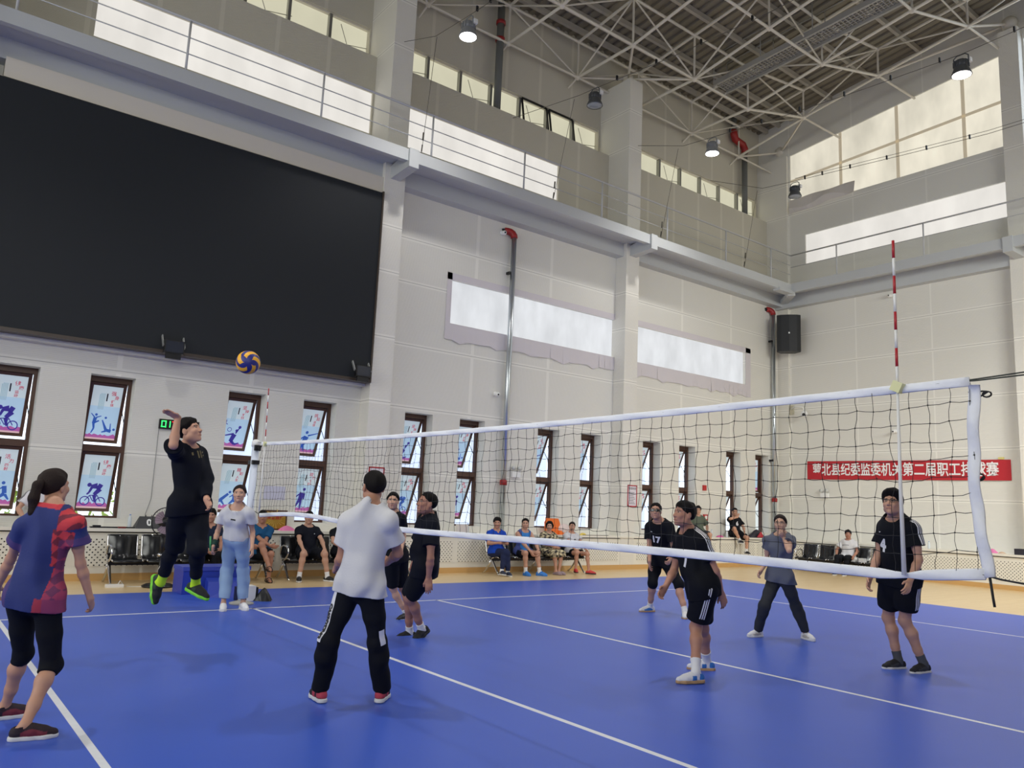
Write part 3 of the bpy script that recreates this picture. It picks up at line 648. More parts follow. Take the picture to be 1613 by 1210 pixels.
f.tube(top_c, 0.004, 6); f.tube([(0, Y1 + 0.02, 2.287), (0, Y1 - 0.03, 2.285), (0, -9.62, 2.293), (0, -10.1, 2.25)], 0.004, 6); f.build('head_cable', M('steel_cable', (70, 74, 66), 0.5, 0.5), net)
def tie(pts, r): f = MB(); f.tube(pts, r, 6); f.build('tie_cord', m_cord, net)
tie([(0, Y1 - 0.02, net_bot(Y1)), (0, -9.45, 1.33), (0, -9.55, 1.32), (0, -9.75, 1.35), (0, -10.1, 1.38)], 0.005)
tie([(0, Y1 - 0.05, net_bot(Y1) - 0.01), (0, Y1 - 0.06, 1.24), (0, Y1 - 0.065, 1.20)], 0.006)
arc = lambda c, r, a0, a1, n=10: [(0.016 if k % 2 else 0.014, c[0] + r*math.cos(math.radians(a0 + (a1-a0)*k/n)), c[1] + 0.7*r*math.sin(math.radians(a0 + (a1-a0)*k/n))) for k in range(n + 1)]
tie([(0.016, -9.335, 2.232), (0.016, -9.40, 2.232)] + arc((-9.42, 2.215), 0.02, 90, -250) + [(0.02, -9.375, 2.20), (0.02, -9.345, 2.14), (0.02, -9.335, 2.05)], 0.0045)
tie(arc((-9.368, 1.81), 0.024, -200, 160) + [(0.02, -9.345, 1.77), (0.02, -9.34, 1.72)], 0.0045)
tie([(0, 0.40, 2.25), (0, 0.33, 2.19), (0, 0.26, 2.27)], 0.005); tie([(0, 0.46, 1.36), (0, 0.32, 1.33), (0, 0.12, 1.29)], 0.005)
m_ared = M('antenna_red', (176, 40, 48), 0.35); m_awht = M('antenna_white', (232, 232, 230), 0.35)
def antenna(y, label, lean, zb):
    t = tag(empty('net_antenna', (-0.02, y, zb)), label, 'net antenna'); zt = 3.095
    f = MB()
    for k in range(8):
        f.mat(0 if k % 2 == 0 else 1); a, b = zt - 0.1*k, zt - 0.1*(k+1); f.tube([(-0.02, y + lean*(a - 2.2), a), (-0.02, y + lean*(b - 2.2), b)], 0.0075, 10)
    f.build('rod', [m_ared, m_awht], t)
    f = MB(); f.tube([(-0.022, y + lean*0.1, 2.295), (-0.022, y, 1.8), (-0.022, y - 0.005, zb)], [0.007, 0.009, 0.012], 10); f.build('sleeve', m_awht, t)
    f = MB(); f.obox((-0.02, y, 2.285), (0.02, 0, 0), (0, 0.024, 0.012), (0, -0.012, 0.024)); f.build('clamp', M('clamp_pale_yellow', (222, 222, 168), 0.4), t)
antenna(-9.0, 'red and white striped antenna clipped to the near end of the net', 0.0, 1.31)
antenna(0.08, 'red and white striped antenna clipped to the far end of the net', 0.06, 1.33)
t = tag(empty('net_post', (0.0, 0.50, 0.0)), 'white padded net post standing beyond the far sideline', 'net post')
f = MB(); f.tube([(0, 0.50, 0.0), (0, 0.50, 2.30)], 0.052, 14); f.build('pole', M('net_post_paint', (214, 222, 236), 0.4), t)
f = MB(); f.lathe([(0.062, -0.02), (0.062, 0.06), (0.03, 0.085), (0.0, 0.09)], (0, 0.50, 2.28)); f.build('cap', m_white, t)
f = MB(); f.box((-0.045, 0.40, 2.20), (0.045, 0.44, 2.28)); f.box((-0.05, 0.42, 2.0), (0.05, 0.62, 2.06)); f.build('winch', m_dark, t)
f = MB(); f.lathe([(0.17, 0.0), (0.17, 0.02), (0.06, 0.05)], (0, 0.50, MATZ)); f.build('base_plate', m_steel_grey, t)

# ball: blue with yellow swirled panels
def volleyball():
    t = tag(empty('volleyball', (-1.636, -3.620, 2.808)), 'blue and yellow volleyball in the air above the jumping player', 'ball')
    R = 0.112; c = Vector(t.location); view = (camp - c).normalized(); u = view.orthogonal().normalized(); w2 = view.cross(u); f = MB(); n, m = 72, 48; vs = []; fs = []; mi = []
    for i in range(m + 1):
        ph = math.pi*i/m
        for j in range(n):
            th = 2*math.pi*j/n; vs.append(c + (view*math.cos(ph) + (u*math.cos(th) + w2*math.sin(th))*math.sin(ph))*R)
    f.v = [tuple(q) for q in vs]
    for i in range(m):
        for j in range(n):
            ph = math.pi*(i + .5)/m; th = 2*math.pi*(j + .5)/n
            q = ph if ph < math.pi/2 else math.pi - ph; a = (th*5/(2*math.pi) + (q*1.05 if ph < math.pi/2 else -q*1.05 + 0.5) + 0.15) % 1.0
            wdt = min(0.56, max(0.0, (q - 0.34)*1.5)); yel = a < wdt
            f.f.append((i*n + j, (i+1)*n + j, (i+1)*n + (j+1) % n, i*n + (j+1) % n)); f.m.append(1 if yel else 0); f.sm.append(True)
    f.build('panels', [M('ball_blue', (34, 38, 120), 0.45, bump=0.15, nscale=90), M('ball_yellow', (238, 176, 40), 0.45, bump=0.15, nscale=90)], t)
volleyball()
# ------------------------------------------------------------------ lamps and their cables
m_lampgrey = M('lamp_housing_grey', (128, 130, 132), 0.45); m_lampdark = M('lamp_housing_dark', (74, 76, 78), 0.45); m_lens = M('lamp_lens_off', (150, 156, 160), 0.15)
m_lamp_on = M('lamp_lens_lit', (255, 252, 244), 0.3, emit=14.0); m_wire = M('catenary_wire', (96, 92, 82), 0.5, 0.3); m_wire2 = M('pale_wire', (190, 184, 168), 0.5)
WIRES = {3.9: [(4.09, 12.08), (2.68, 11.55), (1.4, 11.40), (0.5, 11.31), (-4.5, 11.1), (-10, 11.4), (-13.6, 12.1)],
         7.75: [(4.92, 11.86), (2.27, 11.44), (1.71, 11.39), (-0.67, 11.13), (-3.13, 10.96), (-7, 10.95), (-11, 11.4), (-13.6, 12.0)],
         11.75: [(4.09, 12.10), (2.40, 11.50), (1.42, 11.40), (-0.46, 11.20), (-2.71, 11.05), (-4.75, 10.96), (-8, 11.1), (-11, 11.5), (-13.6, 12.0)],
         15.6: [(4.5, 12.3), (2.54, 11.44), (1.44, 11.33), (0.35, 11.24), (-1.70, 11.07), (-3.76, 10.92), (-7, 10.9), (-11, 11.4), (-13.6, 12.0)]}
for x, pts in WIRES.items():
    nm = {3.9: 'the first column', 7.75: 'the wall between the columns', 11.75: 'the second column', 15.6: 'the wall near the corner'}[x]
    t = tag(empty('catenary_cable', (x, pts[0][0], pts[0][1])), 'thin lamp cable crossing the hall from ' + nm, 'cable')
    f = MB(); f.tube([(x, y, z) for y, z in pts], 0.007, 5)
    if x == 15.6: f.tube([(x + 0.02, y, z + 0.09) for y, z in pts[2:]], 0.006, 5)
    f.build('cable', m_wire, t)
    f = MB()
    for (ya, za), (yb, zb) in zip(pts[2:-2], pts[3:-1]):
        for s in (0.3, 0.8): f.box((x - 0.015, ya + (yb-ya)*s - 0.015, za + (zb-za)*s - 0.01), (x + 0.03, ya + (yb-ya)*s + 0.015, za + (zb-za)*s + 0.10))
    f.build('clips', m_dark, t)
    b = pts[1]; xs = x + 0.22
    f = MB(); f.tube([(xs, 3.36, 9.14), (x + 0.03, b[0] + (0.2 if x != 3.9 else 0.0), b[1])], 0.006, 5); f.tube([(xs, 3.36, 9.2), (xs, 3.34, 9.35)], 0.016, 6); f.tube([(xs - .005, 3.32, 9.45), (xs - .01, 3.30, 9.62)], 0.02, 6); f.build('stay', m_wire, t)
def high_bay(x, y, z, lit, label, dark):
    t = tag(empty('high_bay_lamp', (x, y, z)), label, 'lamp', 'high bay lamps'); hm = m_lampdark if dark else m_lampgrey
    f = MB(); f.lathe([(0.19, 0.0), (0.185, 0.03), (0.125, 0.17), (0.12, 0.19)], (x, y, z - 0.17), n=24); f.build('reflector', hm, t)
    f = MB(); f.lathe([(0.13, 0.0), (0.135, 0.05), (0.135, 0.12), (0.09, 0.15), (0.0, 0.155)], (x, y, z), n=20)
    for k in range(12): a = 2*math.pi*k/12; f.obox((x + 0.13*math.cos(a), y + 0.13*math.sin(a), z + 0.06), (0.02*math.cos(a), 0.02*math.sin(a), 0), (-0.004*math.sin(a), 0.004*math.cos(a), 0), (0, 0, 0.06))
    f.build('housing', hm, t)
    f = MB(); f.tube([(x, y - 0.14, z + 0.1), (x, y - 0.14, z + 0.22), (x, y - 0.08, z + 0.27), (x, y + 0.08, z + 0.27), (x, y + 0.14, z + 0.22), (x, y + 0.14, z + 0.1)], 0.012, 6); f.build('yoke', hm, t)
    f = MB(); f.box((x + 0.02, y - 0.17, z + 0.09), (x + 0.11, y - 0.08, z + 0.18)); f.build('driver_box', m_white, t)
    f = MB(); f.lathe([(0.0, -0.03), (0.1, -0.025), (0.178, 0.0), (0.178, 0.005)], (x, y, z - 0.168), n=24); f.build('lens', m_lamp_on if lit else m_lens, t)
    if lit:
        d = bpy.data.lights.new('lamp_light', 'SPOT'); d.energy = 400 if y > 0 else 900; d.spot_size = math.radians(132); d.spot_blend = 0.6; d.shadow_soft_size = 0.18; d.color = (1, 0.98, 0.95)
        o = bpy.data.objects.new('lamp_light', d); COL.objects.link(o); o.location = (x, y, z - 0.24)
high_bay(3.9, 1.40, 11.09, True, 'lit high bay lamp hanging just right of the first column', False)
high_bay(7.75, 1.71, 11.12, False, 'unlit high bay lamp hanging left of the second column', True)
high_bay(11.75, 1.42, 11.11, True, 'lit high bay lamp hanging just right of the second column', False)
high_bay(15.6, 1.44, 11.02, False, 'small unlit high bay lamp in front of the corner of the gable window', True)
high_bay(11.75, -4.75, 10.68, True, 'lit high bay lamp before the gable window on the end wall', True)

high_bay(3.9, -4.75, 10.85, True, 'added unseen lit high bay lamp on the cable from the first column above the net', False)  # these three lamps are added out of view for more light from above
high_bay(-3.8, -3.0, 10.85, True, 'added unseen lit high bay lamp overhead behind the photographer', False)
high_bay(15.6, -8.5, 10.65, True, 'added unseen lit high bay lamp overhead at the far right of the hall', False)

# ------------------------------------------------------------------ waiting benches
m_blk_steel = M('black_bench_leather', (26, 27, 30), 0.22); m_blk_frame = M('black_steel_beam', (22, 22, 24), 0.4)
def bench(n, name='waiting_bench', sw=0.56):
    """airport bench built along +x from 0, front towards -y, at the world origin"""
    r = empty(name); L = n*sw
    for i in range(n):
        x0 = i*sw + 0.05; x1 = (i+1)*sw - 0.05; s = MB(); prof = [(-0.30, 0.385), (-0.26, 0.40), (-0.05, 0.385), (0.08, 0.38), (0.13, 0.405), (0.16, 0.47), (0.20, 0.62), (0.225, 0.76), (0.24, 0.79)]
        for th in (0.0,):
            up = [(x0, y, z) for y, z in prof] + [(x1, y, z) for y, z in prof]; k = len(prof)
            lo = [(x0, y + (0.0 if z < 0.41 else 0.03), z - (0.035 if z < 0.41 else 0.005)) for y, z in prof] + [(x1, y + (0.0 if z < 0.41 else 0.03), z - (0.035 if z < 0.41 else 0.005)) for y, z in prof]
            fs = [(j, j+1, k+j+1, k+j) for j in range(k-1)] + [(2*k+j, 3*k+j, 3*k+j+1, 2*k+j+1) for j in range(k-1)] + [(j, 2*k+j, 2*k+j+1, j+1) for j in range(k-1)] + [(k+j, k+j+1, 3*k+j+1, 3*k+j) for j in range(k-1)] + [(0, k, 3*k, 2*k), (k-1, 3*k-1, 4*k-1, 2*k-1)]
            s.add(up + lo, fs, True)
        s.build('seat', m_blk_steel, r)
        e = MB()
        for x in (x0 - 0.012, x1 + 0.012): e.tube([(x, y + 0.012, z) for y, z in prof], 0.014, 6)
        e.tube([(x0 - 0.01, 0.252, 0.785), (x1 + 0.01, 0.252, 0.785)], 0.013, 6); e.build('chrome_edge', m_chrome, r)
    b = MB(); b.box((0.02, -0.06, 0.30), (L - 0.02, 0.03, 0.36)); b.build('beam', m_blk_frame, r)
    for x in ([0.04, L - 0.04] if n < 4 else [0.04, L/2, L - 0.04]):
        g = MB(); g.tube([(x, -0.02, 0.33), (x, -0.12, 0.22), (x, -0.22, 0.10), (x, -0.29, 0.02), (x, -0.33, 0.018)], [0.03, 0.026, 0.022, 0.02, 0.018], 8); g.tube([(x, 0.0, 0.33), (x, 0.08, 0.20), (x, 0.18, 0.09), (x, 0.27, 0.02), (x, 0.30, 0.018)], [0.03, 0.026, 0.022, 0.02, 0.018], 8)
        g.build('leg', m_chrome, r)
    for x in (0.03, L - 0.03):
        g = MB(); g.tube([(x, 0.15, 0.46), (x, 0.12, 0.60), (x, 0.02, 0.63), (x, -0.14, 0.61), (x, -0.22, 0.55), (x, -0.20, 0.46), (x, -0.10, 0.38), (x, -0.02, 0.34)], 0.018, 8); g.build('armrest', m_chrome, r)
    return r
b4 = bench(5, sw=0.54); b4.location = (-1.20, 3.62, 0)
tag(b4, 'black and chrome waiting bench behind the jumping player', 'bench')
for (x, y, rz, lab) in ((1.82, 3.62, 0, 'black waiting bench under the man in a plain black t-shirt'), (6.74, 3.66, 0, 'black waiting bench carrying the row of four spectators'), (17.78, 2.82, -math.pi/2, 'black waiting bench along the end wall under the red banner')):
    c = copy_tree(b4, (x, y, 0), rz); c['label'] = lab

# ------------------------------------------------------------------ things on and by the long wall
def sign(name, label, cat, x0, x1, z0, z1, y, border, face, bw=0.03):
    t = tag(empty(name, ((x0+x1)/2, y, z0)), label, cat)
    f = MB(); f.box((x0, y - 0.012, z0), (x1, y, z1)); f.build('board', face, t)
    f = MB()
    for q in (((x0, z0), (x1, z0 + bw)), ((x0, z1 - bw), (x1, z1)), ((x0, z0), (x0 + bw, z1)), ((x1 - bw, z0), (x1, z1))): f.box((q[0][0], y - 0.018, q[0][1]), (q[1][0], y - 0.010, q[1][1]))
    f.build('border', border, t); return t
m_signred = M('sign_red', (176, 30, 44), 0.4); m_signwht = M('sign_white', (230, 224, 232), 0.4); m_ink = M('printing_ink', (44, 42, 48), 0.5)
t = sign('no_smoking_sign', 'red framed no smoking sign on the first column behind the white shirted player', 'sign', 3.75, 4.13, 1.80, 2.25, YW - 0.002, m_signred, m_signwht, 0.028)
f = MB(); c0 = (3.94, 2.06); yy = YW - 0.016
for q in ring(c0, 0.105, 0.013, 28): f.add([(a, yy, z) for a, z in q], [(0,1,2,3)], False)
f.add([(c0[0] - 0.08, yy - .001, c0[1] + 0.065), (c0[0] - 0.065, yy - .001, c0[1] + 0.08), (c0[0] + 0.08, yy - .001, c0[1] - 0.065), (c0[0] + 0.065, yy - .001, c0[1] - 0.08)], [(0,1,2,3)], False)
f.mat(1); f.add([(c0[0] - 0.07, yy, c0[1] - 0.012), (c0[0] + 0.06, yy, c0[1] - 0.012), (c0[0] + 0.06, yy, c0[1] + 0.012), (c0[0] - 0.07, yy, c0[1] + 0.012)], [(0,1,2,3)], False)
put_text(f, '禁止吸烟', 0.075, (3.94, yy, 1.88), (1,0,0), (0,0,1)); f.build('print', [m_signred, m_ink], t)
t = sign('notice_board', 'red framed white notice with lines of text on the second column', 'notice', 11.60, 11.97, 1.66, 2.25, YW - 0.002, m_signred, m_signwht, 0.03)
f = MB(); put_text(f, '管理制度', 0.075, (11.785, YW - 0.016, 2.15), (1,0,0), (0,0,1))
for k in range(8): f.box((11.67, YW - 0.0155, 1.74 + k*0.043), (11.90 - (k % 3)*0.03, YW - 0.0145, 1.752 + k*0.043))
f.build('print', m_ink, t)
f = MB(); f.box((1.69, YL - 0.006, 1.47), (2.13, YL - 0.002, 1.74)); tag(f.build('paper_notice', M('lilac_paper', (206, 206, 224), 0.6)), 'pale lilac sheet of paper taped to the wall behind the net', 'paper')
t = tag(empty('gold_plaque', (1.88, 4.25, 0.88)), 'gold rayed plaque in a brown frame standing on the ledge by the teal polo man', 'plaque')
f = MB(); f.box((1.62, 4.28, 0.88), (2.13, 4.31, 1.27)); f.build('frame', m_frame, t)
f = MB(); f.box((1.655, 4.272, 0.915), (2.095, 4.282, 1.235)); f.build('gold_sheet', M('gold_foil', (196, 158, 66), 0.3, 0.6, noise=0.3, nscale=12), t)
f = MB()
for k in range(22):
    a = math.pi*2*k/22; cx, cz = 1.88, 1.10; r0, r1 = 0.05, 0.15 + 0.05*(k % 3); f.add([(cx + r0*math.cos(a - .03), 4.2705, cz + r0*0.8*math.sin(a - .03)), (cx + r1*math.cos(a - .04), 4.2705, cz + r1*0.75*math.sin(a - .04)), (cx + r1*math.cos(a + .04), 4.2705, cz + r1*0.75*math.sin(a + .04)), (cx + r0*math.cos(a + .03), 4.2705, cz + r0*0.8*math.sin(a + .03))], [(0,1,2,3)], False)
f.build('rays', M('gold_ray', (232, 200, 110), 0.3, 0.5), t)
f = MB(); put_text(f, '荣誉集体', 0.085, (1.88, 4.268, 1.12), (1,0,0), (0,0,1), bold=0.003); f.build('lettering', M('plaque_red', (170, 70, 40), 0.4), t)
def cloth_heap(name, label, cat, c, sx, sy, sz, mat, seed):
    rnd = random.Random(seed); f = MB(); n, m = 18, 9; vs = []; fs = []
    for i in range(m + 1):
        t2 = i/m
        for j in range(n):
            a = 2*math.pi*j/n; r = (1 - t2)**0.6*(1 + 0.22*math.sin(a*3 + seed) + 0.14*math.sin(a*5 + t2*4)) + 1e-3
            vs.append((c[0] + sx*r*math.cos(a), c[1] + sy*r*math.sin(a), c[2] + sz*t2*(1 + 0.3*math.sin(a*2 + seed)*(1 - t2))))
    for i in range(m):
        for j in range(n): fs.append((i*n+j, i*n+(j+1) % n, (i+1)*n+(j+1) % n, (i+1)*n+j))
    f.add(vs, fs, True); return tag(f.build(name, mat), label, cat)
m_pink = M('pink_cloth', (226, 128, 176), 0.7); LZ = 0.88
cloth_heap('pink_cloth', 'bright pink cloth crumpled on the ledge beside the gold plaque', 'cloth', (2.08, 4.16, LZ), 0.15, 0.08, 0.10, m_pink, 1)
cloth_heap('pink_packet', 'small pink packet on the ledge beside the man in the numbered shirt', 'packet', (15.73, 4.18, LZ), 0.16, 0.08, 0.06, M('hot_pink_wrap', (216, 96, 160), 0.5), 2)
cloth_heap('pink_hat', 'pink cap lying on the far end ledge beyond the net', 'cap', (18.55, -2.28, LZ), 0.09, 0.13, 0.11, m_pink, 3)
cloth_heap('beige_cloth', 'small beige cloth beside the pink cap on the end ledge', 'cloth', (18.55, -2.50, LZ), 0.07, 0.08, 0.05, M('beige_cloth', (204, 176, 150), 0.7), 4)
t = tag(cloth_heap('shoulder_bag', 'black bag under a red cloth on the ledge near the corner', 'bag', (17.72, 4.28, LZ), 0.36, 0.14, 0.26, M('black_nylon', (34, 32, 44), 0.5), 5))
cloth_heap('red_cloth', 'red cloth lying on the black bag on the ledge', 'cloth', (17.70, 4.10, LZ + 0.02), 0.14, 0.05, 0.17, M('red_cloth', (176, 36, 50), 0.6), 6)
cloth_heap('white_towel', 'white towel bundled in front of the black bag on the ledge', 'towel', (17.98, 4.10, LZ), 0.16, 0.05, 0.10, M('white_towel', (226, 226, 230), 0.8), 7)
f = MB(); f.box((18.35, -3.4, LZ), (18.7, -2.86, LZ + 0.15)); tag(f.build('black_bag', M('black_nylon', (34, 32, 44), 0.5)), 'black bag at the end of the far ledge beyond the pink cap', 'bag')
def bottle(x, y, z, label, h=0.22, r=0.032, cap=(120, 160, 210)):
    t = tag(empty('water_bottle', (x, y, z)), label, 'bottle')
    f = MB(); f.lathe([(r*0.9, 0), (r, 0.01), (r, h*0.55), (r*0.92, h*0.6), (r, h*0.66), (r*0.85, h*0.78), (r*0.4, h*0.9), (r*0.4, h*0.94)], (x, y, z), n=14); f.build('body', M('clear_bottle', (214, 222, 226), 0.15), t)
    f = MB(); f.lathe([(r*0.45, 0), (r*0.45, h*0.07), (0, h*0.075)], (x, y, z + h*0.93), n=12); f.build('cap', M('bottle_cap_%d' % cap[0], cap, 0.4), t)
bottle(15.31, 4.15, LZ, 'clear water bottle on the ledge left of the pink packet'); bottle(17.2, 3.05, 0.0, 'clear water bottle on the floor in front of the end wall bench'); bottle(-0.78, 4.20, LZ, 'clear bottle on the ledge left of the flip scoreboard', 0.24)
bottle(18.4, -0.75, LZ, 'clear bottle on the end ledge behind the player numbered four', 0.2); bottle(6.43, 4.16, LZ, 'tall clear bottle on the ledge below the middle bay windows', 0.22)
bottle(16.05, 4.16, LZ, 'clear bottle on the ledge right of the pink packet', 0.20)
f = MB(); f.box((6.0, 4.05, LZ), (6.62, 4.30, LZ + 0.02)); tag(f.build('magazine', M('grey_magazine', (120, 122, 116), 0.5)), 'grey folder lying on the ledge below the middle bay windows', 'folder')
f = MB(); f.box((6.12, 4.10, LZ + 0.02), (6.40, 4.18, LZ + 0.20)); tag(f.build('paper_carton', M('white_carton', (226, 218, 212), 0.5)), 'small white carton standing on the grey folder', 'carton')
# clutter at the left end of the ledge
f = MB(); f.obox((-1.75, 4.20, LZ + 0.07), (0.22, 0.05, 0.0), (-0.02, 0.1, 0.0), (0.0, 0.0, 0.012)); f.box((-1.9, 4.12, LZ), (-1.6, 4.28, LZ + 0.058)); tag(f.build('laptop', M('laptop_grey', (110, 112, 104), 0.4)), 'grey folder on a box at the left end of the ledge', 'folder')
cloth_heap('white_paper', 'white papers on the ledge beside the woman in navy', 'papers', (-1.62, 4.10, LZ), 0.14, 0.04, 0.05, M('white_paper', (228, 228, 228), 0.7), 8)
f = MB(); f.box((-1.40, 4.14, LZ), (-0.70, 4.24, LZ + 0.022)); f.box((-1.36, 4.15, LZ + 0.022), (-1.24, 4.22, LZ + 0.045)); tag(f.build('keyboard', m_dark), 'black keyboard lying on the ledge left of the flip scoreboard', 'keyboard')
f = MB(); f.box((-0.98, 4.06, LZ), (-0.86, 4.12, LZ + 0.03)); tag(f.build('red_box', M('dull_red', (120, 50, 46), 0.5)), 'small dull red box on the ledge in front of the keyboard', 'box')
# flip scoreboard
t = tag(empty('flip_scoreboard', (-0.5, 4.22, LZ)), 'black flip scoreboard reading white zero on the ledge beside the fan', 'scoreboard')
f = MB(); f.add([(-0.70, 4.10, LZ), (-0.08, 4.10, LZ), (-0.08, 4.34, LZ), (-0.70, 4.34, LZ), (-0.62, 4.20, LZ + 0.21), (-0.10, 4.20, LZ + 0.21), (-0.10, 4.24, LZ + 0.21), (-0.62, 4.24, LZ + 0.21)], [(0,3,2,1),(4,5,6,7),(0,1,5,4),(1,2,6,5),(2,3,7,6),(3,0,4,7)], False); f.build('stand', M('scoreboard_black', (30, 32, 38), 0.4), t)
nn = Vector((0, -0.21, 0.10)).normalized(); f = MB(); put_text(f, '0', 0.17, Vector((-0.47, 4.145, LZ + 0.10)) + nn*0.004, (1,0,0), (0, 0.43, 0.90), bold=0.006); put_text(f, '1', 0.17, Vector((-0.27, 4.145, LZ + 0.10)) + nn*0.004, (1,0,0), (0, 0.43, 0.90), bold=0.006); f.build('numeral', m_white, t)
f = MB()
for x in (-0.52, -0.42, -0.30, -0.20): f.tube([(x, 4.19, LZ + 0.20), (x, 4.22, LZ + 0.235), (x, 4.25, LZ + 0.20)], 0.006, 6)
f.build('flip_rings', m_dark, t)
# led clock
t = tag(empty('led_score_clock', (-0.1, YL - 0.03, 2.69)), 'small black led display with green and red digits behind the jumping player', 'display')
f = MB(); f.box((-0.41, YL - 0.05, 2.69), (0.30, YL - 0.002, 2.87)); f.build('case', m_dark, t)
SEG = {'0': 'abcdef', '1': 'bc', '7': 'abc'}
def seg(mb, ch, x, z, w2, h2, y):
    th = 0.016; S = {'a': (x, x+w2, z+h2-th, z+h2), 'd': (x, x+w2, z, z+th), 'g': (x, x+w2, z+h2/2-th/2, z+h2/2+th/2), 'f': (x, x+th, z+h2/2, z+h2), 'b': (x+w2-th, x+w2, z+h2/2, z+h2), 'e': (x, x+th, z, z+h2/2), 'c': (x+w2-th, x+w2, z, z+h2/2)}
    for k in SEG[ch]: a, b2, c2, d2 = S[k]; mb.box((a, y - 0.004, c2), (b2, y, d2))
f = MB(); seg(f, '0', -0.375, 2.72, 0.085, 0.12, YL - 0.05); seg(f, '1', -0.30, 2.72, 0.085, 0.12, YL - 0.05); f.mat(1); seg(f, '7', -0.19, 2.72, 0.085, 0.12, YL - 0.05); f.mat(0); seg(f, '7', 0.14, 2.72, 0.085, 0.12, YL - 0.05)
f.build('digits', [M('led_green', (60, 255, 120), 0.4, emit=1.6), M('led_red', (255, 50, 50), 0.4, emit=1.2)], t)
f = MB(); f.tube([(-0.40, YL - 0.006, 2.69), (-0.40, YL - 0.006, 1.4), (-0.47, YL - 0.006, 1.12), (-0.46, YL - 0.006, 0.9)], 0.006, 5); tag(f.build('power_cable', M('grey_cable', (150, 150, 150), 0.5)), 'thin grey cable hanging down the wall from the led display', 'cable')
# small wall devices
def dome_camera(x, y, z, label, n, nm='security_camera'):
    t = tag(empty(nm, (x, y, z)), label, 'camera'); n = Vector(n); u = n.orthogonal().normalized()
    f = MB(); f.lathe([(0.06, 0), (0.06, 0.03), (0.045, 0.06)], (x, y, z), n, n=14); f.build('mount', m_white, t)
    f = MB(); c = Vector((x, y, z)) + n*0.12; f.tube([Vector((x, y, z)) + n*0.05, c], 0.022, 8); f.ball(c + Vector((0, 0, -0.02)), 0.06, 14, 9); f.build('body', m_white, t)
    f = MB(); e = c + n*0.055 + Vector((-0.02, -0.01, -0.03)); f.ball(e, 0.022, 10, 7); f.build('lens', m_dark, t)
dome_camera(7.28, YL, 4.26, 'small white camera on the long wall left of the galvanised pipe', (0, -1, 0)); dome_camera(7.26, YL, 8.40, 'small white camera high on the long wall beside the red elbow', (0, -1, 0))
dome_camera(XW, 0.57, 8.46, 'small white camera high on the end wall behind the antenna', (-1, 0, 0)); dome_camera(XW, 0.56, 4.26, 'small white camera on the end wall above the red banner', (-1, 0, 0))
t = tag(empty('bullet_camera', (19.3, 4.05, 5.05)), 'white bracket camera in the far corner under the loudspeaker', 'camera')
f = MB(); f.box((19.30, 3.95, 4.98), (19.42, 4.08, 5.28)); f.build('junction_box', M('beige_box', (190, 184, 162), 0.5), t)
f = MB(); f.tube([(19.3, 4.0, 5.15), (19.15, 3.75, 5.2), (19.1, 3.45, 5.15), (19.1, 3.40, 5.05)], 0.025, 8); f.ball((19.1, 3.40, 4.93), 0.12, 14, 9, (1, 1, 0.9)); f.build('body', m_white, t)
f = MB(); f.ball((19.0, 3.36, 4.90), 0.05, 10, 7); f.build('lens', m_dark, t)
f = MB(); f.box((15.30, YL - 0.05, 2.26), (15.44, YL - 0.001, 2.42)); tag(f.build('fire_alarm_sounder', M('alarm_red', (186, 40, 44), 0.4)), 'red fire alarm sounder high on the wall left of the corner windows', 'alarm')
t = tag(empty('fire_alarm_button', (15.42, YL, 1.36)), 'red fire alarm button low on the wall behind the man in olive', 'alarm')
f = MB(); f.box((15.33, YL - 0.05, 1.36), (15.51, YL - 0.001, 1.54)); f.build('case', MATS['alarm_red'], t)
f = MB(); f.box((15.37, YL - 0.056, 1.40), (15.47, YL - 0.048, 1.50)); f.build('window', m_white, t)
def emergency(c, du, n, label):
    t = tag(empty('emergency_light', c), label, 'emergency light'); c = Vector(c); du = Vector(du); n = Vector(n)
    f = MB(); f.obox(c + n*0.04, du*0.13, n*0.04, Vector((0,0,0.08))); f.build('case', m_white, t)
    for s in (-1, 1):
        f = MB(); f.lathe([(0.03, 0), (0.06, 0.05), (0.06, 0.07), (0.0, 0.075)], c + du*0.1*s + Vector((0,0,0.15)) + n*0.03, n, n=14); f.build('lamp_head', M('emergency_lens', (206, 208, 204), 0.2), t)
emergency((8.01, YL, 2.33), (1, 0, 0), (0, -1, 0), 'twin headed emergency light on the long wall right of the galvanised pipe')
emergency((XW, 2.88, 2.30), (0, 1, 0), (-1, 0, 0), 'twin headed emergency light on the end wall under the banner')
# floodlights on the foot of the video wall
def flood(x, z, label, mat2):
    t = tag(empty('floodlight', (x, 3.95, z)), label, 'floodlight')
    f = MB(); f.box((x - 0.17, 3.86, z), (x + 0.17, 3.95, z + 0.24)); f.obox((x, 3.9, z - 0.04), (0.13, 0, 0), (0, 0.03, 0), (0, 0, 0.06)); f.build('housing', m_dark, t)
    f = MB(); f.box((x - 0.15, 3.852, z + 0.02), (x + 0.15, 3.862, z + 0.22)); f.build('glass', M('floodlight_glass', (44, 48, 58), 0.15), t)
    f = MB()
    for s in (-1, 1): f.bar((x + 0.185*s, 3.9, z + 0.12), (x + 0.185*s, 4.05, z + 0.33), 0.02, 0.05)
    f.build('bracket', M('bracket_metal', (176, 178, 176), 0.35, 0.5), t)
flood(-0.44, 4.02, 'black floodlight on the foot of the video screen left of the ball', None); flood(3.36, 4.10, 'black floodlight at the right foot of the video screen', None)
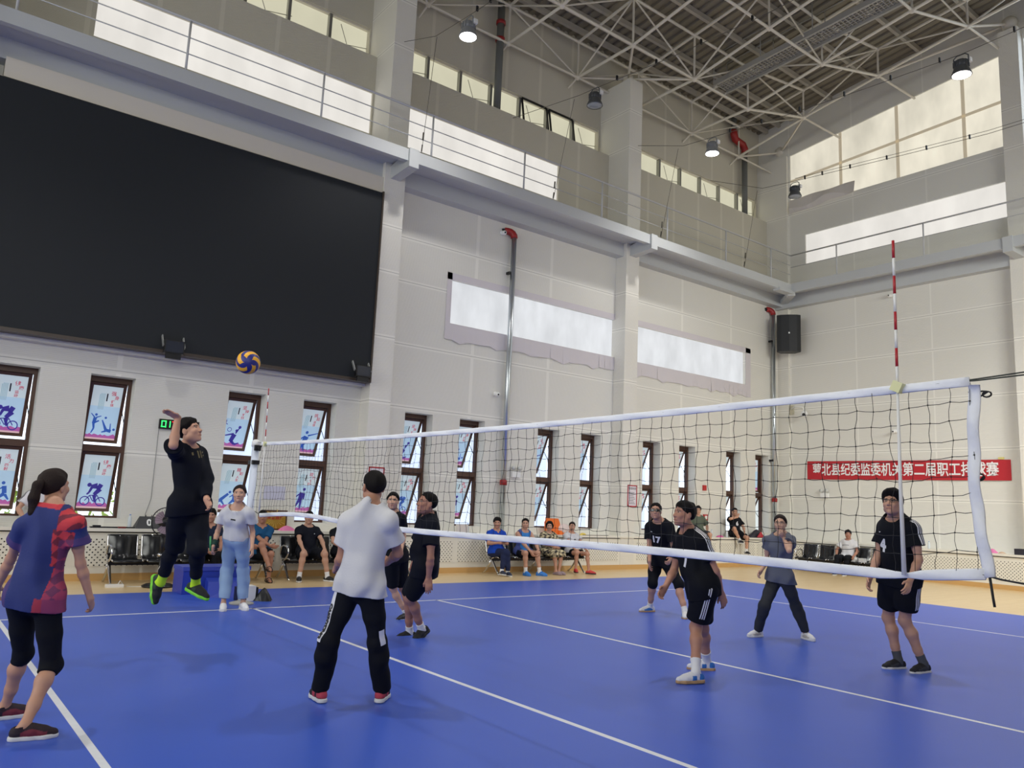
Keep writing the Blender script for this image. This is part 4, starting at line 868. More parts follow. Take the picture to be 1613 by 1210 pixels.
# loudspeaker in the corner
t = tag(empty('loudspeaker', (18.75, 3.72, 6.97)), 'tall black loudspeaker hung in the far corner under the gallery', 'loudspeaker')
u = Vector((0.616, -0.787*0 - 0.788, 0)).normalized(); n = Vector((-0.788, -0.616, 0)).normalized()
c = Vector((18.75, 3.72, 7.60)); f = MB(); prof = [(-0.375, 0.0), (-0.375, 0.10), (-0.25, 0.17), (0.0, 0.20), (0.25, 0.17), (0.375, 0.10), (0.375, 0.0), (0.22, -0.26), (-0.22, -0.26)]
f.poly([c + u*a + n*b2 + Vector((0, 0, -0.62)) for a, b2 in prof], 1.24, (0, 0, 1)); f.build('cabinet', M('loudspeaker_black', (24, 26, 30), 0.5, bump=0.2, nscale=120), t)
f = MB(); f.obox(c + n*0.202, u*0.022, n*0.004, Vector((0, 0, 0.026))); f.build('badge', m_white, t)
f = MB(); f.bar(c - n*0.2, c - n*0.75 + Vector((0, 0, 0.1)), 0.08, 0.3); f.build('wall_bracket', m_dark, t)
# red banner on the end wall
t = tag(empty('banner', (XW - 0.02, 0.5, 2.79)), 'long red cloth banner with white lettering across the end wall', 'banner')
f = MB(); N = 40
for k in range(N):
    ya, yb = 3.48 - 6.0*k/N, 3.48 - 6.0*(k+1)/N; za, zb = -0.05*k/N, -0.05*(k+1)/N; xa, xb = XW - 0.03 - 0.008*math.sin(k*0.9), XW - 0.03 - 0.008*math.sin((k+1)*0.9)
    f.add([(xa, ya, 2.81 + za*0.4), (xb, yb, 2.81 + zb*0.4), (xb, yb, 3.40 + zb), (xa, ya, 3.40 + za)], [(0,1,2,3)], True)
f.build('cloth', M('banner_red', (188, 34, 46), 0.6), t)
f = MB(); put_text(f, '萝北县纪委监委机关第二届职工排球赛', 0.325, (XW - 0.045, 0.53, 3.085), (0, -1, -0.006), (0, 0, 1.28), bold=0.006); f.build('lettering', M('banner_white', (244, 240, 240), 0.6), t)
f = MB(); f.box((XW - 0.04, -2.36, 3.36), (XW - 0.005, -2.22, 3.42)); f.build('tape', M('yellow_tape', (220, 206, 130), 0.5), t)
# orange plastic things on the ledge behind the four spectators
f = MB(); prof = [(8.92, LZ), (8.90, LZ + 0.30), (8.95, LZ + 0.40), (9.30, LZ + 0.40), (9.36, LZ + 0.28), (9.34, LZ)]
f.poly([(x, 4.26, z) for x, z in prof], 0.08, (0, 1, 0)); tag(f.build('orange_bag', M('orange_plastic', (240, 118, 44), 0.4)), 'bright orange bag standing on the ledge behind the woman in the patterned dress', 'bag')
t = tag(empty('snack_bag', (9.5, 4.24, LZ)), 'clear plastic bag of orange packets on the ledge between two seated women', 'bag')
f = MB(); f.box((9.30, 4.2, LZ), (9.68, 4.34, LZ + 0.10)); f.build('packets', MATS['orange_plastic'], t)
f = MB(); f.ball((9.5, 4.27, LZ + 0.14), 0.2, 14, 9, (1, 0.5, 0.7)); f.build('film', M('plastic_film', (222, 204, 200), 0.25), t)
cloth_heap('yellow_cord', 'yellow ribbon lying on the ledge right of the seated women', 'ribbon', (10.05, 4.15, LZ), 0.12, 0.05, 0.06, M('yellow_ribbon', (226, 200, 90), 0.6), 9)
f = MB(); f.box((10.0, 4.06, LZ), (10.9, 4.1, LZ + 0.012)); tag(f.build('black_stick', m_dark), 'thin black stick along the ledge right of the seated women', 'stick')
# standing fan
def fan():
    t = tag(empty('pedestal_fan', (-0.52, 2.95, 0)), 'black pedestal fan with a clear round head behind the jumping player', 'fan'); x, y = -0.52, 2.95; zc = 1.05
    f = MB(); f.lathe([(0.25, 0), (0.25, 0.025), (0.20, 0.05), (0.06, 0.07), (0.035, 0.10)], (x, y, 0), n=28); f.build('base', m_dark, t)
    f = MB(); f.tube([(x, y, 0.08), (x, y, 0.5)], 0.022, 10); f.tube([(x, y, 0.5), (x, y, 0.88)], [0.045, 0.04], 12); f.build('pole', m_dark, t)
    f = MB(); f.lathe([(0.05, -0.03), (0.07, 0), (0.05, 0.02)], (x, y, 0.52), n=16); f.build('collar', m_chrome, t)
    d = Vector((0.12, -0.98, 0.05)).normalized(); c = Vector((x, y - 0.08, zc)); u = d.orthogonal().normalized(); w2 = d.cross(u)
    f = MB(); f.lathe([(0.05, -0.05), (0.085, 0.02), (0.085, 0.14), (0.05, 0.19), (0, 0.2)], c, -d, n=18); f.tube([(x, y, 0.86), c - d*0.06], 0.035, 10); f.build('motor', m_dark, t)
    f = MB(); R = 0.235; f.tube([c + (u*math.cos(2*math.pi*k/36) + w2*math.sin(2*math.pi*k/36))*R for k in range(36)], 0.009, 6, closed=True)
    for k in range(28):
        a = 2*math.pi*k/28; q = u*math.cos(a) + w2*math.sin(a)
        f.tube([c + q*R, c + q*R*0.75 + d*0.06, c + q*0.05 + d*0.08], 0.0016, 4); f.tube([c + q*R, c + q*R*0.75 - d*0.06, c + q*0.07 - d*0.08], 0.0016, 4)
    f.build('guard', m_dark, t)
    f = MB()
    for k in range(3):
        a0 = 2*math.pi*k/3
        for s in range(8):
            a, b2 = a0 + s*0.19, a0 + (s+1)*0.19; tw = lambda s: (s/8 - 0.5)*0.06
            f.add([c + (u*math.cos(a) + w2*math.sin(a))*0.05 + d*tw(s), c + (u*math.cos(b2) + w2*math.sin(b2))*0.05 + d*tw(s+1), c + (u*math.cos(b2) + w2*math.sin(b2))*(0.2 - 0.02*abs(s+1-4)/4) + d*tw(s+1), c + (u*math.cos(a) + w2*math.sin(a))*(0.2 - 0.02*abs(s-4)/4) + d*tw(s)], [(0,1,2,3)], True)
    f.build('blade', M('smoky_violet_plastic', (150, 128, 140), 0.3), t)
    f = MB(); f.tube([(x + 0.02, y - 0.03, 0.5), (x + 0.0, y - 0.06, 0.36), (x - 0.04, y - 0.05, 0.28)], 0.006, 5); f.tube([(x + 0.05, y, 0.25), (x + 0.03, y - 0.06, 0.12), (x - 0.15, y - 0.05, 0.01), (x - 0.45, y + 0.1, 0.008)], 0.005, 5); f.build('cord', m_white, t)
fan()
f = MB(); f.box((-1.28, 3.02, 0.0), (-1.02, 3.12, 0.045)); f.tube([(-1.1, 3.1, 0.03), (-1.05, 3.16, 0.09), (-0.98, 3.2, 0.01)], 0.006, 5); tag(f.build('power_strip', m_white), 'white power strip on the wooden floor in front of the bench', 'power strip')
# blue gym blocks behind the woman in jeans
m_gym = M('blue_gym_vinyl', (40, 62, 168), 0.4); m_gym2 = M('blue_gym_cover', (58, 74, 172), 0.5)
t = tag(empty('gym_block', (0.03, 2.0, 0)), 'large blue vinyl gym block on the floor behind the woman in jeans', 'gym block')
f = MB(); f.box((-0.48, 1.76, MATZ), (0.55, 2.26, 0.36)); f.build('body', m_gym, t)
f = MB(); f.box((-0.49, 1.75, 0.36), (0.56, 2.27, 0.42)); f.build('lid', m_gym2, t)
t = tag(empty('step_box', (0.1, 1.4, 0)), 'low blue wedge block in front of the large gym block', 'gym block')
f = MB(); f.add([(-0.24, 1.30, MATZ), (0.30, 1.12, MATZ), (0.38, 1.66, MATZ), (-0.16, 1.70, MATZ), (-0.20, 1.42, 0.22), (0.32, 1.30, 0.22), (0.38, 1.66, 0.26), (-0.16, 1.70, 0.26)], [(0,3,2,1),(4,5,6,7),(0,1,5,4),(1,2,6,5),(2,3,7,6),(3,0,4,7)], False); f.build('body', m_gym, t)
t = tag(empty('tote_bag', (0.31, 0.72, 0)), 'black and white bag on the mat behind the heels of the woman in jeans', 'bag')
f = MB(); f.box((0.05, 0.78, MATZ), (0.17, 0.98, 0.20)); f.box((0.30, 0.78, MATZ), (0.34, 0.98, 0.20)); f.build('side', m_dark, t)
f = MB(); f.box((0.17, 0.77, MATZ), (0.30, 0.98, 0.22)); f.build('front', m_white, t)
cloth_heap('black_pouch', 'black pouch on the mat right of the woman in jeans', 'bag', (0.42, 0.75, MATZ), 0.13, 0.10, 0.19, m_dark, 12)
# on the floor and seats by the end wall
t = tag(empty('paper_bag', (17.9, 3.05, 0)), 'white carrier bag with a red print on the floor at the end bench', 'bag')
f = MB(); f.box((17.78, 2.92, 0), (17.94, 3.22, 0.27)); f.build('sack', m_white, t)
f = MB(); f.box((17.772, 2.96, 0.05), (17.781, 3.10, 0.16)); f.build('print', m_signred, t)
f = MB(); f.box((17.55, 0.92, 0.40), (17.75, 1.08, 0.52)); tag(f.build('tissue_box', m_white), 'white carton on the end bench beside the seated man', 'box')
f = MB(); f.box((17.55, 0.68, 0.40), (17.75, 0.84, 0.51)); tag(f.build('tissue_box', M('grey_carton', (206, 208, 210), 0.5)), 'greyish carton on the end bench right of the white carton', 'box')
# ------------------------------------------------------------------ people: bodies and clothes as smooth blended solids
def A3(v): return np.array(v, dtype=np.float64)
def nrm(v): v = A3(v); return v/max(1e-9, np.linalg.norm(v))
UP = np.array([0, 0, 1.0])
class Solid:
    """distance grid; parts are blended in with a smooth minimum and polygonised to one closed surface"""
    def __init__(s, lo, hi, h):
        s.h = h; s.lo = A3(lo) - 3*h; n = np.ceil((A3(hi) + 3*h - s.lo)/h).astype(int) + 1; s.n = n; s.d = np.full(tuple(n), 0.5, np.float32)
    def win(s, lo, hi, m):
        a = np.maximum(0, np.floor((A3(lo) - m - s.lo)/s.h).astype(int)); b = np.minimum(s.n, np.ceil((A3(hi) + m - s.lo)/s.h).astype(int) + 1)
        if np.any(b <= a): return None
        ax = [(s.lo[i] + np.arange(a[i], b[i])*s.h).astype(np.float32) for i in range(3)]
        return tuple(slice(a[i], b[i]) for i in range(3)), np.stack(np.meshgrid(*ax, indexing='ij'), -1)
    def put(s, fn, lo, hi, k=0.02, m=0.05):
        w_ = s.win(lo, hi, m + k)
        if w_ is None: return
        sl, P = w_; e = fn(P); d = s.d[sl]
        if k > 0:
            q = np.maximum(k - np.abs(d - e), 0)/k; s.d[sl] = np.minimum(d, e) - q*q*k*0.25
        else: s.d[sl] = np.minimum(d, e)
    def cut(s, fn, lo=None, hi=None, k=0.0):
        """keep only where fn < 0"""
        lo = s.lo if lo is None else lo; hi = s.lo + s.n*s.h if hi is None else hi
        w_ = s.win(lo, hi, 0.0)
        if w_ is None: return
        sl, P = w_; e = fn(P); d = s.d[sl]
        if k > 0:
            q = np.maximum(k - np.abs(d - e), 0)/k; s.d[sl] = np.maximum(d, e) + q*q*k*0.25
        else: s.d[sl] = np.maximum(d, e)
    def carve(s, fn, lo, hi, k=0.01):
        w_ = s.win(lo, hi, 0.03)
        if w_ is None: return
        sl, P = w_; e = -fn(P); d = s.d[sl]; q = np.maximum(k - np.abs(d - e), 0)/k; s.d[sl] = np.maximum(d, e) + q*q*k*0.25
    def mesh(s):
        d = s.d; S = d < 0; nx, ny, nz = d.shape
        cn = np.zeros((nx-1, ny-1, nz-1), np.int8)
        for i in (0,1):
            for j in (0,1):
                for k in (0,1): cn += S[i:nx-1+i, j:ny-1+j, k:nz-1+k]
        act = (cn > 0) & (cn < 8); cells = np.argwhere(act); idx = np.full(act.shape, -1, np.int64); idx[act] = np.arange(len(cells))
        acc = np.zeros((len(cells), 3)); num = np.zeros(len(cells)); cr = [(i,j,k) for i in (0,1) for j in (0,1) for k in (0,1)]
        for a in cr:
            for ax in range(3):
                if a[ax]: continue
                b = list(a); b[ax] = 1; ca = cells + A3(a).astype(int); cb = cells + A3(b).astype(int)
                da = d[tuple(ca.T)]; db = d[tuple(cb.T)]; m = (da < 0) != (db < 0)
                t = da[m]/(da[m] - db[m]); pos = np.tile(A3(a), (m.sum(), 1)); pos[:, ax] = t; acc[m] += pos; num[m] += 1
        V = s.lo + (cells + acc/num[:, None])*s.h
        F = []
        for ax in range(3):
            o = [0,0,0]; o[ax] = 1
            A_ = S[:nx-o[0], :ny-o[1], :nz-o[2]]; B_ = S[o[0]:, o[1]:, o[2]:]
            e = np.argwhere(A_ != B_); u, v = [q for q in range(3) if q != ax]
            ok = (e[:, u] > 0) & (e[:, v] > 0) & (e[:, u] < d.shape[u]-1) & (e[:, v] < d.shape[v]-1); e = e[ok]
            q = []
            for du, dv in ((-1,-1),(0,-1),(0,0),(-1,0)):
                c = e.copy(); c[:, u] += du; c[:, v] += dv; q.append(idx[tuple(c.T)])
            q = np.stack(q, 1); inside = S[tuple(e.T)]; flip = inside if ax != 1 else ~inside
            q[~flip] = q[~flip][:, ::-1]; F.append(q)
        F = np.concatenate(F); F = F[(F >= 0).all(1)]
        return V, F
def link_mesh(name, V, F, mats, parent, col=None, mi=None):
    me = bpy.data.meshes.new(name); me.vertices.add(len(V)); me.vertices.foreach_set('co', np.ascontiguousarray(V, np.float32).ravel())
    me.loops.add(len(F)*4); me.loops.foreach_set('vertex_index', np.ascontiguousarray(F, np.int32).ravel())
    me.polygons.add(len(F)); me.polygons.foreach_set('loop_start', np.arange(0, len(F)*4, 4, dtype=np.int32))
    me.polygons.foreach_set('use_smooth', np.ones(len(F), bool)); me.update(calc_edges=True); me.validate()
    for m in (mats if isinstance(mats, list) else [mats]): me.materials.append(m)
    if col is not None:
        at = me.color_attributes.new('tint', 'FLOAT_COLOR', 'POINT'); c4 = np.ones((len(V), 4), np.float32); c4[:, :3] = col; at.data.foreach_set('color', c4.ravel())
    if mi is not None: me.polygons.foreach_set('material_index', mi.astype(np.int32))
    o = bpy.data.objects.new(name, me); COL.objects.link(o); o.parent = parent
    if parent.parent is None: o.matrix_parent_inverse = Matrix.LocRotScale(parent.location, parent.rotation_euler, None).inverted()
    return o
# primitives: each returns (fn, lo, hi)
def cone(a, b, ra, rb, flat=None):
    a, b = A3(a), A3(b); R = max(ra, rb)
    def fn(P):
        p = P; A_, B_ = a, b; q = 1.0
        if flat is not None:
            n, q = flat; n = A3(n); g = (1/q - 1); p = P + (((P - a) @ n)*g)[..., None]*n; B_ = b + n*((b - a) @ n)*g
        ab = B_ - A_; L = ab @ ab + 1e-12; t = np.clip(((p - A_) @ ab)/L, 0, 1)
        d = np.linalg.norm(p - A_ - t[..., None]*ab, axis=-1) - (ra + (rb - ra)*t)
        return (d*(0.5 + 0.5*q)).astype(np.float32)
    return fn, np.minimum(a, b) - R, np.maximum(a, b) + R
def ell(c, axes, rad):
    c = A3(c); Rm = np.stack([nrm(x) for x in axes], 1); r = A3(rad)
    def fn(P):
        q = (P - c) @ Rm; k0 = np.linalg.norm(q/r, axis=-1); k1 = np.linalg.norm(q/(r*r), axis=-1)
        return (k0*(k0 - 1)/np.maximum(k1, 1e-6)).astype(np.float32)
    e = np.abs(Rm) @ r
    return fn, c - e, c + e
def clip(pr, p, n):
    fn, lo, hi = pr; p, n = A3(p), nrm(n)
    return (lambda P: np.maximum(fn(P), ((P - p) @ n)).astype(np.float32)), lo, hi
def ball(c, r): return cone(c, A3(c) + 1e-5, r, r)
def plane(p, n): p, n = A3(p), nrm(n); return lambda P: ((P - p) @ n).astype(np.float32)
def solid(prims, h, pad=0.0):
    lo = np.min([p[0][1] for p in prims], 0) - pad; hi = np.max([p[0][2] for p in prims], 0) + pad; s = Solid(lo, hi, h)
    for p, k in prims: s.put(*p, k)
    return s
def lerp(a, b, t): return A3(a) + (A3(b) - A3(a))*t
def ik(a, c, l1, l2, pole):
    a, c = A3(a), A3(c); v = c - a; L = np.linalg.norm(v)
    if L > (l1 + l2)*0.995: c = a + v/L*(l1 + l2)*0.995; v = c - a; L = np.linalg.norm(v)
    x = (l1*l1 - l2*l2 + L*L)/(2*L); y = math.sqrt(max(0, l1*l1 - x*x)); d = v/L; p = A3(pole); p = nrm(p - d*(p @ d)); return a + d*x + p*y, c
m_skin = M('skin', (200, 152, 124), 0.55, attr='tint'); m_cloth_attr = M('printed_cloth', (255, 255, 255), 0.8, attr='tint', bump=0.12, nscale=60)
HAIRM = M('black_hair', (20, 17, 17), 0.7, bump=0.4, nscale=140, spec=0.15); HAIRB = M('dark_brown_hair', (38, 27, 24), 0.65, bump=0.4, nscale=140, spec=0.2)
def fabric(name, rgb, rough=0.85): return M(name, rgb, rough, bump=0.10, nscale=70, spec=0.2)
m_eye = None
def head_frame(hd, face, roll=0.0):
    f = nrm(face); l = nrm(np.cross(UP, f)); u = np.cross(f, l); return f, l, u
def folds(P, seed, amp, fr=26.0):
    rs = np.random.RandomState(seed); out = np.zeros(P.shape[:-1], np.float32)
    for i in range(4):
        w = nrm(rs.uniform(-1, 1, 3)*A3((1, 1, 0.40)))*fr*(0.6 + 0.5*rs.rand()); out += np.sin(P @ w + rs.rand()*6.28 + 1.3*np.sin(P @ (rs.uniform(-1, 1, 3)*9))).astype(np.float32)
    return out*(amp/1.6)
def make_person(label, J, H, face, h=0.006, female=False, skin=(198, 150, 122), shirt=None, bottom=None, shoes=None, socks=None, hair='short', hairm=None, glasses=None,
                hands=None, feet=None, belly=0.0, group=None, sit=False, hood=None, wide=1.0, extras=None):
    """J: joints in metres. shirt = dict(mat, sl=sleeve length 0..2, hem=metres below hip, ease), bottom = dict(mat, len 0..2, ease, skirt)"""
    J = {k: A3(v) for k, v in J.items()}; s = H/1.78; fm = 0.90 if female else 1.0; s_ = s*fm*wide
    for S in 'LR': J['s'+S] = lerp(J['nk'], J['s'+S], 0.93) - UP*0.012*s
    pel, nk, hd = J['pel'], J['nk'], J['hd']; tr = nrm(nk - pel); lat = nrm(J['sL'] - J['sR']); lat = nrm(lat - tr*(lat @ tr)); fwd = np.cross(lat, tr); lath = nrm(J['hL'] - J['hR']); lath = nrm(lath - tr*(lath @ tr)); fwdh = np.cross(lath, tr)
    base = A3((pel[0], pel[1], 0 if not sit else 0)); root = empty('person', tuple(base)); tag(root, label, 'person', group)
    f, l, u = head_frame(hd, face); hs = H/1.83*(0.96 if female else 1.0)
    X = lambda a, b, c: hd + (f*a + l*b + u*c)*hs
    L_ = lambda v: v*hs
    # ---- body
    torso = []
    up = tr; T = np.linalg.norm(nk - pel)
    torso += [(ell(pel + up*0.045*s, (lath, fwdh, up), (0.172*s_*(1.06 if female else 1), 0.115*s_, 0.135*s)), 0.05), (ell(lerp(pel, nk, 0.36), (lat, fwd, up), ((0.135 + belly*0.3)*s_, (0.098 + belly)*s_, 0.17*s)), 0.06),
              (ell(lerp(pel, nk, 0.70) + fwd*0.006, (lat, fwd, up), (0.160*s_, 0.110*s_, 0.185*s)), 0.06)]
    for S in 'LR': torso.append((cone(lerp(nk, J['s'+S], 0.30) - up*0.02*s, J['s'+S] - up*0.014*s, 0.056*s_, 0.046*s_), 0.05)); torso.append((cone(nk + up*0.03*s, lerp(nk, J['s'+S], 0.72), 0.046*s_, 0.028*s_), 0.05))
    if female:
        for S in (1, -1): torso.append((ball(lerp(pel, nk, 0.66) + fwd*0.082*s_ + lat*0.072*s_*S, 0.056*s_), 0.05))
    if belly: torso.append((ball(lerp(pel, nk, 0.30) + fwd*(0.03 + belly*0.6)*s_, (0.085 + belly*0.5)*s_), 0.06))
    def arm(S, e0=0.0, part=2.0):
        a, b, c = J['s'+S], J['e'+S], J['w'+S]; sa = s_*(0.87 if female else 0.93); r = [(ball(a - UP*0.008*s, (0.050 + e0)*s_), 0.035), (cone(a, b, 0.049*sa, 0.039*sa), 0.025), (cone(lerp(a, b, 0.35) , lerp(a, b, 0.6), 0.049*sa, 0.046*sa), 0.025)]
        if part > 1: m = lerp(b, c, 0.28); r += [(cone(b, m, 0.040*sa, 0.042*sa), 0.02), (cone(m, c, 0.042*sa, 0.027*sa), 0.02)]
        return r
    def leg(S, e0=0.0, e1=None, part=2.0):
        e1 = e0 if e1 is None else e1; a, b, c = J['h'+S], J['k'+S], J['a'+S]; bk = nrm(np.cross(np.cross(b - a, c - b), c - b)) if np.linalg.norm(np.cross(b - a, c - b)) > 1e-3 else -fwdh
        if bk @ fwdh > 0.3: bk = -bk
        r = [(cone(a, lerp(a, b, 0.5), (0.086 + e0)*s_, (0.069 + e0)*s_), 0.04), (cone(lerp(a, b, 0.5), b, (0.069 + e0)*s_, (0.052 + e0)*s_), 0.025)]
        if part > 1: m = lerp(b, c, 0.30) + bk*0.012*s; r += [(ball(b, (0.053 + e0)*s_), 0.03), (cone(b, m, (0.050 + e1)*s_, (0.055 + e1)*s_), 0.03), (cone(m, lerp(b, c, 0.68), (0.055 + e1)*s_, (0.040 + e1)*s_), 0.03), (cone(lerp(b, c, 0.68), c, (0.040 + e1)*s_, (0.034 + e1)*s_), 0.03)]
        return r
    body = list(torso)
    for S in 'LR': body += arm(S) + leg(S)
    body.append((cone(nk - up*0.02*s, X(-0.012, 0, -0.045), 0.060*s_, 0.054*s_), 0.03))
    # feet, inside the shoes
    FT = {}
    for S in 'LR':
        a = J['a'+S]; fd = (feet or {}).get(S); fd = nrm(A3(fd)) if fd is not None else nrm(fwdh*A3((1,1,0))); side = nrm(np.cross(UP, fd)) if abs(fd[2]) < 0.9 else lath; fu = np.cross(fd, side); FT[S] = (a, fd, side, fu)
        body += [(cone(a - fu*0.045*s - fd*0.02*s, a - fu*0.05*s + fd*0.07*s, 0.036*s, 0.034*s), 0.02), (cone(a - fu*0.052*s + fd*0.07*s, a - fu*0.062*s + fd*0.155*s, 0.034*s, 0.022*s), 0.02), (cone(a, a - fu*0.04*s - fd*0.03*s, 0.034*s, 0.032*s), 0.02)]
    # hands: palm, four fingers of different length, thumb from the side of the palm
    for S in 'LR':
        w0, fp = J['w'+S], J['f'+S]; hdv = nrm(fp - w0); opt = (hands or {}).get(S, {}); curl = opt.get('curl', 0.35); sg = 1 if S == 'L' else -1
        pn = A3(opt.get('palm', lat*(-sg)*0.9 - fwd*0.25)); pn = nrm(pn - hdv*(pn @ hdv)); th = np.cross(pn, hdv)*sg; q = s*(0.93 if female else 1.0)
        body.append((cone(w0, w0 + hdv*0.03*q, 0.027*s_, 0.030*q, (pn, 0.62)), 0.02)); body.append((cone(w0 + hdv*0.035*q, w0 + hdv*0.078*q, 0.037*q, 0.040*q, (pn, 0.40)), 0.015))
        for i, (off, ln, fwdo) in enumerate(((0.030, 0.072, 0.092), (0.010, 0.080, 0.095), (-0.010, 0.075, 0.091), (-0.029, 0.058, 0.083))):
            p = w0 + hdv*fwdo*q + th*off*q; spread = (off*1.6); c = curl*(1 + 0.12*i); ang = 0.35*c
            for sgm, (fr, r0, r1) in enumerate(((0.42, 0.0092, 0.0086), (0.32, 0.0086, 0.0078), (0.26, 0.0078, 0.0066))):
                dv = nrm(hdv*math.cos(ang) + pn*math.sin(ang) + th*spread); p2 = p + dv*ln*fr*q; body.append((cone(p, p2, r0*q, r1*q), 0.004 if sgm else 0.008)); p = p2; ang += 0.95*c
        p = w0 + hdv*0.032*q + th*0.028*q; d1 = nrm(hdv*0.72 + th*0.62 + pn*(0.15 + 0.3*curl)); p2 = p + d1*0.036*q; d2 = nrm(hdv*0.95 + th*0.12 + pn*(0.15 + 0.6*curl)); body += [(cone(w0 + hdv*0.02*q + th*0.012*q, p, 0.016*q, 0.0125*q), 0.015), (cone(p, p2, 0.0125*q, 0.0105*q), 0.01), (cone(p2, p2 + d2*0.03*q, 0.0105*q, 0.008*q), 0.005)]
    # head
    head = [(ell(X(-0.012, 0, 0.036), (f, l, u), A3((0.098, 0.078, 0.091))*hs), 0.02), (ell(X(0.024, 0, -0.034), (f, l, u), A3((0.070, 0.061, 0.084))*hs), 0.03), (ball(X(0.070, 0, -0.097), 0.021*hs), 0.025)]
    for S in (1, -1):
        head += [(ball(X(0.004, (0.046 if not female else 0.040)*S, -0.060), (0.027 if not female else 0.024)*hs), 0.03), (ball(X(0.066, 0.038*S, -0.022), 0.024*hs), 0.02), (cone(X(0.086 if not female else 0.083, 0.012*S, 0.031), X(0.072, 0.048*S, 0.030), 0.009*hs, 0.008*hs), 0.018), (ell(X(-0.010, 0.078*S, -0.004), (nrm(f - l*0.5*S), nrm(l*S + f*0.3), u), A3((0.022, 0.009, 0.033))*hs), 0.008)]
    nz = 0.84 if female else 0.95
    head += [(cone(X(0.086, 0, 0.012), X(0.098 + 0.013*nz, 0, -0.026), 0.008*hs*nz, 0.0125*hs*nz), 0.014), (cone(X(0.100, 0.012, -0.031), X(0.100, -0.012, -0.031), 0.009*hs, 0.009*hs), 0.008), (cone(X(0.089, 0.019, -0.063), X(0.089, -0.019, -0.063), 0.0075*hs, 0.0075*hs), 0.008)]
    B = solid(body, h)
    lo = B.lo; hi = B.lo + B.n*B.h
    Bh = Solid(np.minimum(lo, hd - 0.2), np.maximum(hi, hd + 0.2), h); 
    for p, k in body: Bh.put(*p, k)
    for p, k in head: Bh.put(*p, k)
    for S in (1, -1): Bh.carve(*ball(X(0.099, 0.031*S, 0.012), 0.0115*hs), 0.012); Bh.put(*ball(X(0.0775, 0.031*S, 0.011), 0.0125*hs), 0.002)
    Bh.carve(*cone(X(0.101, 0.02, -0.0635), X(0.101, -0.02, -0.0635), 0.0035*hs, 0.0035*hs), 0.004)
    V, F = Bh.mesh()
    sk = A3(srgb(skin)); col = np.tile(sk, (len(V), 1)); q = (V - hd)/hs; pf, pl, pu = q @ f, q @ l, q @ u; apl = np.abs(pl)
    def paint(mask, rgb, a=1.0): col[mask] = col[mask]*(1 - a) + A3(srgb(rgb))*a
    near = (np.abs(pf) < 0.14) & (apl < 0.1) & (np.abs(pu) < 0.15)
    lip = near & (pf > 0.075) & (((pu + 0.0635)/0.0095)**2 + (apl/0.024)**2 < 1); paint(lip, (158, 92, 84) if female else (166, 108, 94), 0.75)
    paint(near & (pf > 0.06) & (np.abs(pu - 0.031 + 0.12*np.maximum(0, apl - 0.035)) < 0.0052) & (apl > 0.013) & (apl < 0.052), (40, 30, 28), 0.9)
    paint(near & (pf > 0.07) & (((apl - 0.031)/0.0155)**2 + ((pu - 0.0115)/0.0055)**2 < 1), (196, 180, 170), 0.8)
    paint(near & (pf > 0.07) & (((apl - 0.031)/0.0085)**2 + ((pu - 0.0115)/0.0062)**2 < 1), (30, 22, 20), 0.95)
    paint(near & (pf > 0.07) & (((apl - 0.031)/0.019)**2 + ((pu - 0.0195)/0.0026)**2 < 1), (52, 36, 32), 0.8)
    paint(near & (pf > 0.09) & (np.abs(apl - 0.006) < 0.0035) & (np.abs(pu + 0.041) < 0.003), (96, 58, 50), 0.7)
    link_mesh('body', V, F, m_skin, root, col)
    # ---- hair
    hm = hairm or HAIRM
    if hair != 'none':
        t0 = {'short': 0.017, 'crew': 0.010, 'bushy': 0.022, 'back': 0.013, 'tail': 0.015, 'bun': 0.014, 'bob': 0.018}[hair]
        hp = [head[0], head[1]]
        if hair == 'bushy': hp += [(ell(X(0.030, 0.012, 0.092), (f, l, u), A3((0.066, 0.062, 0.036))*hs), 0.02)]
        if hair == 'bob': hp += [(ell(X(-0.02, 0, 0.0), (f, l, u), A3((0.094, 0.088, 0.10))*hs), 0.02)]
        Hs = solid(hp, min(h, 0.006), 0.03)
        if hair in ('tail', 'back', 'bun'): g1, g0 = 0.92, 0.006
        elif hair == 'bob': g1, g0 = 1.2, -0.03
        elif hair == 'crew': g1, g0 = 0.80, 0.012
        else: g1, g0 = 0.68, 0.000
        P = Hs.win(Hs.lo, Hs.lo + Hs.n*Hs.h, 0)[1]; q = (P - hd)/hs; a_, c_, b_ = q @ f, q @ u, np.abs(q @ l)
        line = g0 + g1*np.clip(a_, -0.09, 0.075)
        if hair in ('short', 'crew', 'bushy'): line = np.where((a_ > -0.03) & (a_ < 0.035), np.maximum(line, 0.004 + 0.016*(a_ < 0.005)), line)
        line = line + np.where(a_ > 0.055, (a_ - 0.055)*0.4, 0) + 0.004*np.sin((q @ l)*150 + 2)*(a_ > 0.04)
        w_t = np.clip((c_ - line)/(0.045 if hair not in ('crew',) else 0.06), 0, 1); w_t = w_t*w_t*(3 - 2*w_t)
        strands = folds(P, int(abs(hd[0])*37) % 90, 0.0035 if hair in ('short', 'bushy', 'bob') else 0.0018, 95.0)
        off = np.where(c_ > line, (0.0035 + t0*w_t)*hs + strands*w_t, -0.02*hs*np.clip((line - c_)/0.006, 0, 1) + 0.0035*hs)
        Hs.d = (Hs.d - off).astype(np.float32); Hs.cut(lambda P: ((-0.085 if hair != 'bob' else -0.11)*hs - (P - hd) @ u).astype(np.float32))
        V2, F2 = Hs.mesh(); ho = link_mesh('hair', V2, F2, hm, root)
        tail = None
